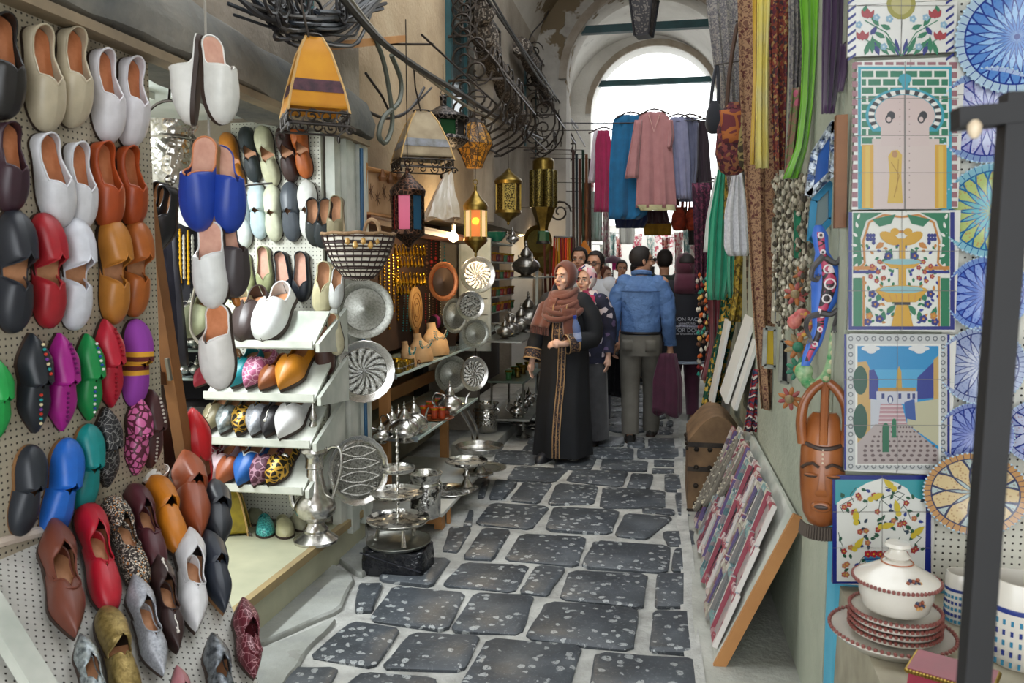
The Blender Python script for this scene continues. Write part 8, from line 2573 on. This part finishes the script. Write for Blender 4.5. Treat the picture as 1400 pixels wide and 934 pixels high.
for s_, ss in (('l', 1), ('r', -1)):
    sleeve([J['sh_' + s_] + V((-.035 * ss, 0, -.012)), (ss * .215, .012, 1.24), J['el_' + s_], J['el_' + s_].lerp(J['wr_' + s_], .5), J['wr_' + s_] + V((0, 0, .03))], [.092, .078, .066, .06, .052], .03, ph=ss).build('sleeve', JK, t)
    sleeve([J['hip_' + s_] + V((0, 0, -.1)), J['hip_' + s_].lerp(J['kn_' + s_], .6), J['kn_' + s_], J['kn_' + s_].lerp(J['an_' + s_], .5), J['an_' + s_] + V((0, 0, -.01))], [.10, .095, .08, .07, .062], .02, ph=ss).build('trouser_leg', fab('plumtrouser', '4e1c38', '40162c'), t)
for z in (.628, .645):
    MB().tube([(.258 * math.cos(a), .193 * math.sin(a), z) for a in [2 * math.pi * i / 40 for i in range(40)]], .005, 5, True).build('hem_stripe', M('stripe_pale', 'a8b4c4', .7), t)
WT = M('print_white', 'a9a9b0', .7)
rt = Matrix.Rotation(math.pi, 4, 'Z') @ RX(R_(90))
for s_, z, sz in (('LION RACE', 1.075, .052), ('Speed Club', 1.035, .036), ('MOTOR DOWNS', .965, .055), ('New Brunswick Race', .93, .030)):
    text_on(t, s_, (0, .196, z), sz, WT, 'lettering', rt, .003)
MB().grid(lambda u, v: (.14 * (u - .5) * 2, .196 + .0 * v, .985 + .03 * v), 6, 1).build('printed_emblem', ornate('emblem_print', '5a5a66', '9a9aa4', 60, .7), t, solid=.003)
SN = M('sneaker_grey', 'b0b0ac', .6, c2='8a8a88', s=20)
shoe_part(t, J['an_r'], (-.15, -1, 0), SN, WS); shoe_part(t, J['an_l'], (.1, -1, 0), SN, WS)

# --- woman in floral headscarf, behind the first
t, p4 = person_at(800, 606, 1.60, R_(-14), 'woman in a pink floral headscarf and navy floral top behind the first')
J = joints()
hc, R = body(t, J, SK1, head_rot=R_(-10))
face_parts(t, hc, R, lip='b06a68')
FLO = cells('floral_scarf', ['b8385a', 'd9a8b0', 'e0d6d0', '8a2a4a', '3a3a6a', 'c96a80', 'd9c9c4'], 24, .8)
hijab_geo(hc, R).build('headscarf', FLO, t, solid=.006)
shell([(1.36, .17, .13, 0, -.01, .02), (1.43, .13, .11, 0, 0, .02), (1.49, .10, .09, 0, 0, 0)], 30, 8, .02).build('scarf_drape', FLO, t, solid=.006)
NVF = cells('navy_floral', ['1c1e34', '1c1e34', '20223c', '15172a', '1c1e34', 'b9b0b8', '1c1e34', '5a4a6a'], 22, .85)
shell([(.80, .215, .16, 0, 0, .02), (.95, .205, .155, 0, 0, .02), (1.08, .185, .14, 0, 0, .01), (1.2, .195, .14, 0, 0, .01), (1.32, .195, .125, 0, 0, 0), (1.40, .16, .095, 0, 0, 0), (1.45, .08, .07, 0, 0, 0)], 36, 6, .01).build('tunic', NVF, t)
for s_, ss in (('l', 1), ('r', -1)):
    sleeve([J['sh_' + s_] + V((-.035 * ss, 0, -.012)), (ss * .215, .01, 1.24), J['el_' + s_], J['el_' + s_].lerp(J['wr_' + s_], .5), J['wr_' + s_] + V((0, 0, .03))], [.092, .078, .066, .06, .052], .03).build('sleeve', NVF, t)
shell([(.06, .22, .18, 0, 0, .05), (.4, .215, .17, 0, 0, .03), (.7, .21, .16, 0, 0, .02), (.84, .20, .15, 0, 0, .01)], 36, 7, .02).build('skirt', fab('greyskirt', '4a4a4e', '3c3c40'), t)
shoe_part(t, J['an_l'], (0, -1, 0), DKS, M_sole_d); shoe_part(t, J['an_r'], (0, -1, 0), DKS, M_sole_d)

# --- man with glasses in a pale shirt
def simple_man(px, py, H, face, label, shirt, head_rot=0.0, gl_=False, pants='2c3040', skin=SK2, hair=HAIR, short=True):
    t, _ = person_at(px, py, H, face, label)
    J = joints()
    hc, R = body(t, J, skin, head_rot=head_rot)
    face_parts(t, hc, R, brow='1c1512', lip='9a6a5a')
    hair_cap(t, hc, R, hair)
    shell([(.84, .195, .15, 0, 0, .01), (.95, .19, .145, 0, 0, .015), (1.08, .185, .14, 0, 0, .012), (1.2, .20, .14, 0, 0, .01), (1.32, .21, .13, 0, 0, 0), (1.40, .165, .10, 0, 0, 0), (1.445, .09, .075, 0, 0, 0)], 36, 7, .01).build('shirt', shirt, t)
    for s_, ss in (('l', 1), ('r', -1)):
        e = J['el_' + s_] if short else J['wr_' + s_] + V((0, 0, .03))
        sleeve([J['sh_' + s_] + V((-.035 * ss, 0, -.012)), (ss * .215, .01, 1.25), e], [.096, .086, .08], .02).build('sleeve', shirt, t)
        sleeve([J['hip_' + s_] + V((0, 0, .04)), J['hip_' + s_].lerp(J['kn_' + s_], .5), J['kn_' + s_], J['an_' + s_]], [.11, .10, .085, .075], .02).build('trouser_leg', fab('trouser' + pants, pants), t)
        shoe_part(t, J['an_' + s_], (0, -1, 0), DKS, M_sole_d)
    if gl_:
        glasses(t, hc, R, M('glasses_black', '151517', .4), M('lens_clear', '6a5a54', .1))
    return t, hc, R
simple_man(812, 583, 1.76, R_(-10), 'man with glasses in a pale grey t-shirt behind the floral headscarf', M('tee_pale', 'b9bcc2', .85, c2='a8abb2', s=6), R_(-8), True)
simple_man(791, 566, 1.82, R_(-10), 'dark-haired man half hidden behind the man with glasses', fab('darkjacket', '2a2a32'), R_(6))
simple_man(905, 560, 1.80, R_(180), 'dark-haired man in dark green walking ahead of the maroon headscarf', fab('darkgreen', '1f2f28'), R_(10), short=False)
simple_man(826, 540, 1.62, R_(20), 'woman with auburn hair in the distance', fab('rose_top', 'b06a74'), R_(30), hair=M('hair_auburn', '5a2a18', .7), skin=SK1)
simple_man(868, 522, 1.70, R_(170), 'distant person in a plum top', fab('plum_top', '5a2a4a'), 0, hair=HAIR)
simple_man(848, 516, 1.72, R_(10), 'distant person in a white shirt', fab('white_shirt', 'c9c9c6'), 0, hair=HAIR)
# ------------------------------------------------------------------ clothes on the line and goods farther down the lane
LY = 8.7
wl, wr2 = hit(770, 168, LY), hit(985, 162, LY)
tag(MB().tube(chain(wl, wr2, .02, 16), .006, 5).build('clothes_line', CAB2), 'dark wire stretched across the lane for the hanging garments', 'wire')
GC = 'garments on the clothes line'
def tunic(rows, Y, mat, label, sl=(), nk=None, folds=2.3, amp=.016, ph=0.0, lining=None):
    """garment on a hanger: body rows plus sleeve rows, all parts of one thing"""
    o = hit((rows[0][1] + rows[0][2]) / 2, rows[0][0], Y)
    t = thing('hanging_garment', label, 'garment', T(o), GC)
    cloth(rows, Y, mat, None, folds=folds, amp=amp, name='body_panel', parent=t, origin=o, phase=ph, nu=22)
    for i, s_ in enumerate(sl):
        cloth(s_, Y - .015, mat, None, folds=1, amp=.03, name='sleeve', parent=t, origin=o, phase=ph + i, nu=8)
    if lining:
        cloth(lining[0], Y - .02, lining[1], None, folds=2, amp=.02, name='lining', parent=t, origin=o)
    c = hit((rows[0][1] + rows[0][2]) / 2, rows[0][0], Y) - o
    MB().tube(smoothpath([c + V((-.16, 0, -.03)), c + V((0, 0, .03)), c + V((.16, 0, -.03))], 4), .008, 5).build('hanger', M_wood_dk, t)
    MB().tube(smoothpath([c + V((0, 0, .03)), c + V((0, 0, .07)), c + V((.025, 0, .09)), c + V((.03, 0, .065))], 4), .004, 5).build('hook', M_iron, t)
    if nk:
        MB().tube([hit(x, y, Y - .03) - o for x, y in nk], .006, 5).build('neck_trim', M('neck_trim', 'd9b0a8', .7), t)
    return t
tunic([(178, 818, 832), (195, 814, 836), (240, 814, 836), (290, 812, 834)], 8.74, fab('magenta', '96104a', '84083e'), 'magenta tunic at the stall end of the clothes line')
cloth([(178, 812, 819), (215, 808, 816), (250, 804, 813)], 8.92, M('sheer_white', 'b9a9b4', .8, c2='cfc6cc'), 'sheer white sleeve beside the magenta tunic', 'cloth', 1, .02)
tunic([(157, 846, 878), (165, 838, 884), (230, 833, 884), (292, 832, 886), (300, 832, 874)], 8.72, fab('peacock', '0a6494', '08567f'), 'peacock blue tunic on the clothes line', folds=2, amp=.03)
tunic([(153, 880, 908), (162, 872, 916), (210, 872, 920), (262, 870, 924), (284, 869, 925)], 8.62, fab('rose', 'b07c7c', 'a47072'), 'dusty pink tunic in the middle of the clothes line', sl=([(164, 868, 878), (200, 862, 875), (244, 854, 872)], [(164, 910, 920), (185, 912, 922), (202, 912, 918)]), nk=((887, 157), (894, 180), (902, 157)), lining=([(280, 871, 922), (288, 876, 924)], fab('palelining', 'b9b48a')), amp=.025)
tunic([(160, 918, 936), (168, 913, 940), (230, 917, 944), (272, 922, 944)], 8.70, fab('lilac', '8a8ca8', '7a7c9a'), 'lilac grey shirt on the clothes line', sl=([(168, 912, 919), (220, 914, 921), (280, 919, 925)],))
tunic([(160, 936, 950), (170, 934, 955), (230, 938, 953), (276, 928, 950)], 8.73, fab('slatecoat', '5c6078', '4c5068'), 'slate blue shirt beside the lilac one', sl=([(168, 948, 955), (230, 949, 954), (262, 945, 951)],))
tunic([(165, 950, 966), (200, 947, 970), (260, 946, 974)], 8.76, fab('blackplum', '2c1a28', '221420'), 'black plum garment at the right-wall end of the line')
tunic([(178, 908, 916), (200, 906, 918), (240, 912, 922), (282, 920, 930)], 8.76, MAROON_P, 'maroon printed tunic half hidden between pink and lilac')
cloth([(285, 842, 884), (300, 840, 886), (312, 842, 880)], 9.2, fab('navyhem', '14285a', '10204a'), 'navy cloth bundle under the peacock tunic', 'cloth', 3, .04)
cloth([(288, 882, 912), (306, 880, 916)], 9.3, fab('winebag', '3c1420', '2c0e18'), 'wine dark cloth hanging under the pink tunic', 'cloth', 3, .04)
cloth([(305, 880, 918), (322, 881, 917)], 9.4, M('mustard_mat', '9a7410', .85, c2='7a5a0a', s=12), 'mustard woven mat hanging over the lane', 'mat', 2, .02)
for i, (px, c, w) in enumerate(((928, 'a8381a', 20), (946, 'b0401c', 18), (936, '5a3418', 12))):
    bag(px, 283, w, 32, 9.3 + .1 * i, M('pouch_' + c, c, .8, c2='6a2412', s=20), ('orange red pouch hanging below the lilac shirt', 'rust pouch hanging nearer the right wall', 'brown pouch between the orange ones')[i])
cloth([(300, 940, 958), (335, 942, 956)], 9.6, fab('blackbagc', '1c1a1e'), 'black cloth hanging below the pouches', 'cloth', 2, .02)
# side stalls beyond: textiles hung along both walls
far_cols = [('c9b8b4', 'a8485a'), ('d6d2ca', 'b08a90'), ('c0606a', 'd9c0bc'), ('b9c4c0', '7a9a98'), ('8a2a3a', 'c98a80'), ('d9d4cc', '98a8a4')]
FARM = [cells('far_print_%d' % i, [a, b, a, 'd9d6d0', b], 26, .85) for i, (a, b) in enumerate(far_cols)]
desc = ('pink and white', 'cream and rose', 'coral', 'pale teal', 'crimson', 'ivory and grey')
wherel = ('just past the arch on the stall side', 'behind the fringes', 'above the distant crowd on the stall side', 'deep in the lane on the stall side', 'near the lane end on the stall side', 'at the far stall corner')
for i, (x0, x1, y0, y1, Y) in enumerate(((812, 824, 262, 330, 12.2), (824, 834, 285, 352, 13.0), (800, 812, 245, 330, 11.9), (834, 842, 318, 356, 17), (842, 850, 324, 352, 18.5), (820, 832, 335, 365, 16))):
    cloth([(y0, x0, x1), ((y0 + y1) / 2, x0 + 1, x1 - 1), (y1, x0, x1)], Y, FARM[i], '%s printed textile hanging %s' % (desc[i], wherel[i]), 'textile', 2, .05)
wherer = ('over the lane end beside the black cloth', 'near the plum cloth', 'over the distant crowd', 'behind the man in blue', 'at the lane end in the middle', 'by the far right stalls')
for i, (x0, x1, y0, y1, Y) in enumerate(((922, 934, 318, 380, 13.5), (934, 946, 312, 385, 12.8), (905, 916, 325, 362, 16), (884, 896, 322, 356, 20), (864, 878, 320, 354, 22), (944, 956, 330, 395, 12.4))):
    cloth([(y0, x0, x1), ((y0 + y1) / 2, x0 + 1, x1 - 1), (y1, x0, x1)], Y, FARM[(i + 2) % 6], '%s printed textile hanging %s' % (desc[(i + 2) % 6], wherer[i]), 'textile', 2, .05)
cloth([(290, 848, 866), (318, 846, 868), (334, 848, 866)], 15.5, fab('whitehang', 'd6d6d2'), 'white garment hanging past the arch', 'garment', 2, .05)
cloth([(315, 886, 920), (360, 884, 922)], 21, cells('far_white_pink', ['e0dcd8', 'd9c0c0', 'e6e2de', 'b8606a'], 14, .85), 'large white and rose spread hung at the lane end', 'textile', 3, .05)
# orange felt lamp, parasol, small goods
p = hit(799, 352, 10.6); k = px2m(1, p)
t = thing('cone_shade', 'bright orange cone lampshade above the crowd', 'lampshade', T(p))
MB().lathe([(13 * k, 0), (14 * k, 1 * k), (2 * k, 22 * k), (1 * k, 23 * k)], 16).build('cone', M('orange_felt', 'd9801a', .7), t)
MB().tube([(0, 0, 22 * k), (0, 0, 60 * k)], .006, 5).build('wire', M_iron, t)
p = hit(838, 372, 14); k = px2m(1, p)
t = thing('parasol', 'small dark parasol with pink cloth over the distant crowd', 'parasol', T(p))
MB().lathe([(14 * k, 12 * k), (10 * k, 19 * k), (1 * k, 23 * k)], 14).build('canopy', fab('plumparasol', '4a2038'), t)
MB().tube([(0, 0, -p.z), (0, 0, 22 * k)], .012, 6).build('pole', M_iron, t)
MB().box((4 * k, -.02, 8 * k), (10 * k, .04, 10 * k)).build('pink_cloth', fab('hotpink', 'c81a7a'), t, smooth=False)
# stalls of small goods along the left beyond the metalware: leather poufs, belts, strips
BELT = [M('belt_' + c, c, .6) for c in ('3a2018', '1c2a30', '5a2a1c', '12301f', '7a4a2a')]
for i in range(6):
    x = 782 + i * 4.5
    cloth([(205 + 6 * (i % 3), x, x + 3.5), (330, x + .5, x + 3.6), (395 - 8 * (i % 2), x, x + 3)], 10.3 + .1 * i, BELT[i % 5], '%s leather strap hanging by the arch pier' % ('dark brown', 'blue black', 'russet', 'bottle green', 'tan', 'long dark brown')[i], 'strap', 1, .01, name='leather_strap')
cloth([(250, 796, 806), (300, 793, 808), (330, 796, 804)], 10.9, leather('8a5230'), 'brown hide hanging beside the straps', 'hide', 1, .03)
cloth([(262, 806, 822), (268, 805, 824), (330, 808, 822)], 11.0, M('pale_green_bag', '9fb8ac', .7, c2='c0ccc6', s=8), 'pale green cloth bag hanging at the arch pier', 'bag', 2, .03)
# small wrought scroll shelf on the pier
tag(MB().tube(scroll(hit(765, 290, 9.5), (1, 0, 0), (0, 0, 1), .14, 1.7, 20), .012, 5).build('iron_scroll', M_iron), 'black iron scroll bracket near the cluster lantern', 'bracket')
# right side racks between the chest and the arch: trinket tables
for i in range(4):
    trinket_string(956 + i * 3.4, 330 + 4 * i, 420 + 12 * (i % 2), 8.4 + .2 * i, 'distant charm string %s behind the emerald garment' % ('one', 'two', 'three', 'four')[i], 12, i + 60, 'distant charm strings')
# interior of the shoe stall: dark jewellery showcase seen past the timber
SCY = 3.88
sc_ = thing('showcase', 'dark showcase of chains and silver pots at the back of the shoe stall', 'showcase', T((-2.72, SCY, .2)))
MB().box((0, .045, .82), (.86, .03, 1.62)).build('back_panel', M('velvet_black', '141218', .9), sc_, smooth=False)
MB().box((0, -.08, .34), (.86, .24, .68)).build('cabinet', M('cabinet_dark', '1f1a1a', .5), sc_, smooth=False)
for py in (478, 432, 516):
    z = aY(270, py, SCY - .1).z - .2
    MB().box((0, -.07, z), (.86, .22, .012)).build('glass_board', M_glass, sc_, smooth=False)
for i, (x, y0, y1) in enumerate(((234, 318, 352), (240, 320, 376), (246, 314, 386), (251, 322, 380), (257, 316, 388), (263, 322, 372), (228, 345, 372), (222, 330, 360))):
    strand(aY(x, y0, SCY), aY(x + 1, y1, SCY), (S_gold, M('silver_bead', 'b9b6ae', .3, .8))[i % 2], ('gold' if i % 2 == 0 else 'silver') + ' chain hanging %s on the dark showcase panel' % ORD[i], 'showcase chains', .008, 26)
for i, (x, py) in enumerate(((238, 478), (252, 478), (268, 478), (245, 432), (262, 432), (250, 516), (270, 516))):
    q = aY(x, py, SCY - .1)
    place('teapot', 'teapot', ORD[i] + ' small silver pot on the showcase boards', 'teapot', T(q + V((0, 0, .007))) @ RZ(i) @ S(.12), 'pots in the showcase')
cloth([(262, 214, 236), (300, 212, 240), (360, 218, 244), (420, 222, 250), (500, 228, 256)], 3.5, M('black_satin', '15141a', .45, c2='24222a', s=8), 'black satin garment hanging beside the showcase', 'garment', 3, .03)
tray(262, 285, 26, -2.45, 'tray_plain', 'white round tray hanging deep in the shoe stall', n=(.6, -.8, 0), mats={'rim': M_wpaint, 'centre': M_wpaint})
tag(MB().tube(smoothpath([hit(275, 365, 2.9), hit(263, 410, 2.9), hit(261, 450, 2.9), hit(272, 470, 2.9)], 5), .006, 5).build('flex', CABL), 'white flex hanging inside the shoe stall', 'cable')
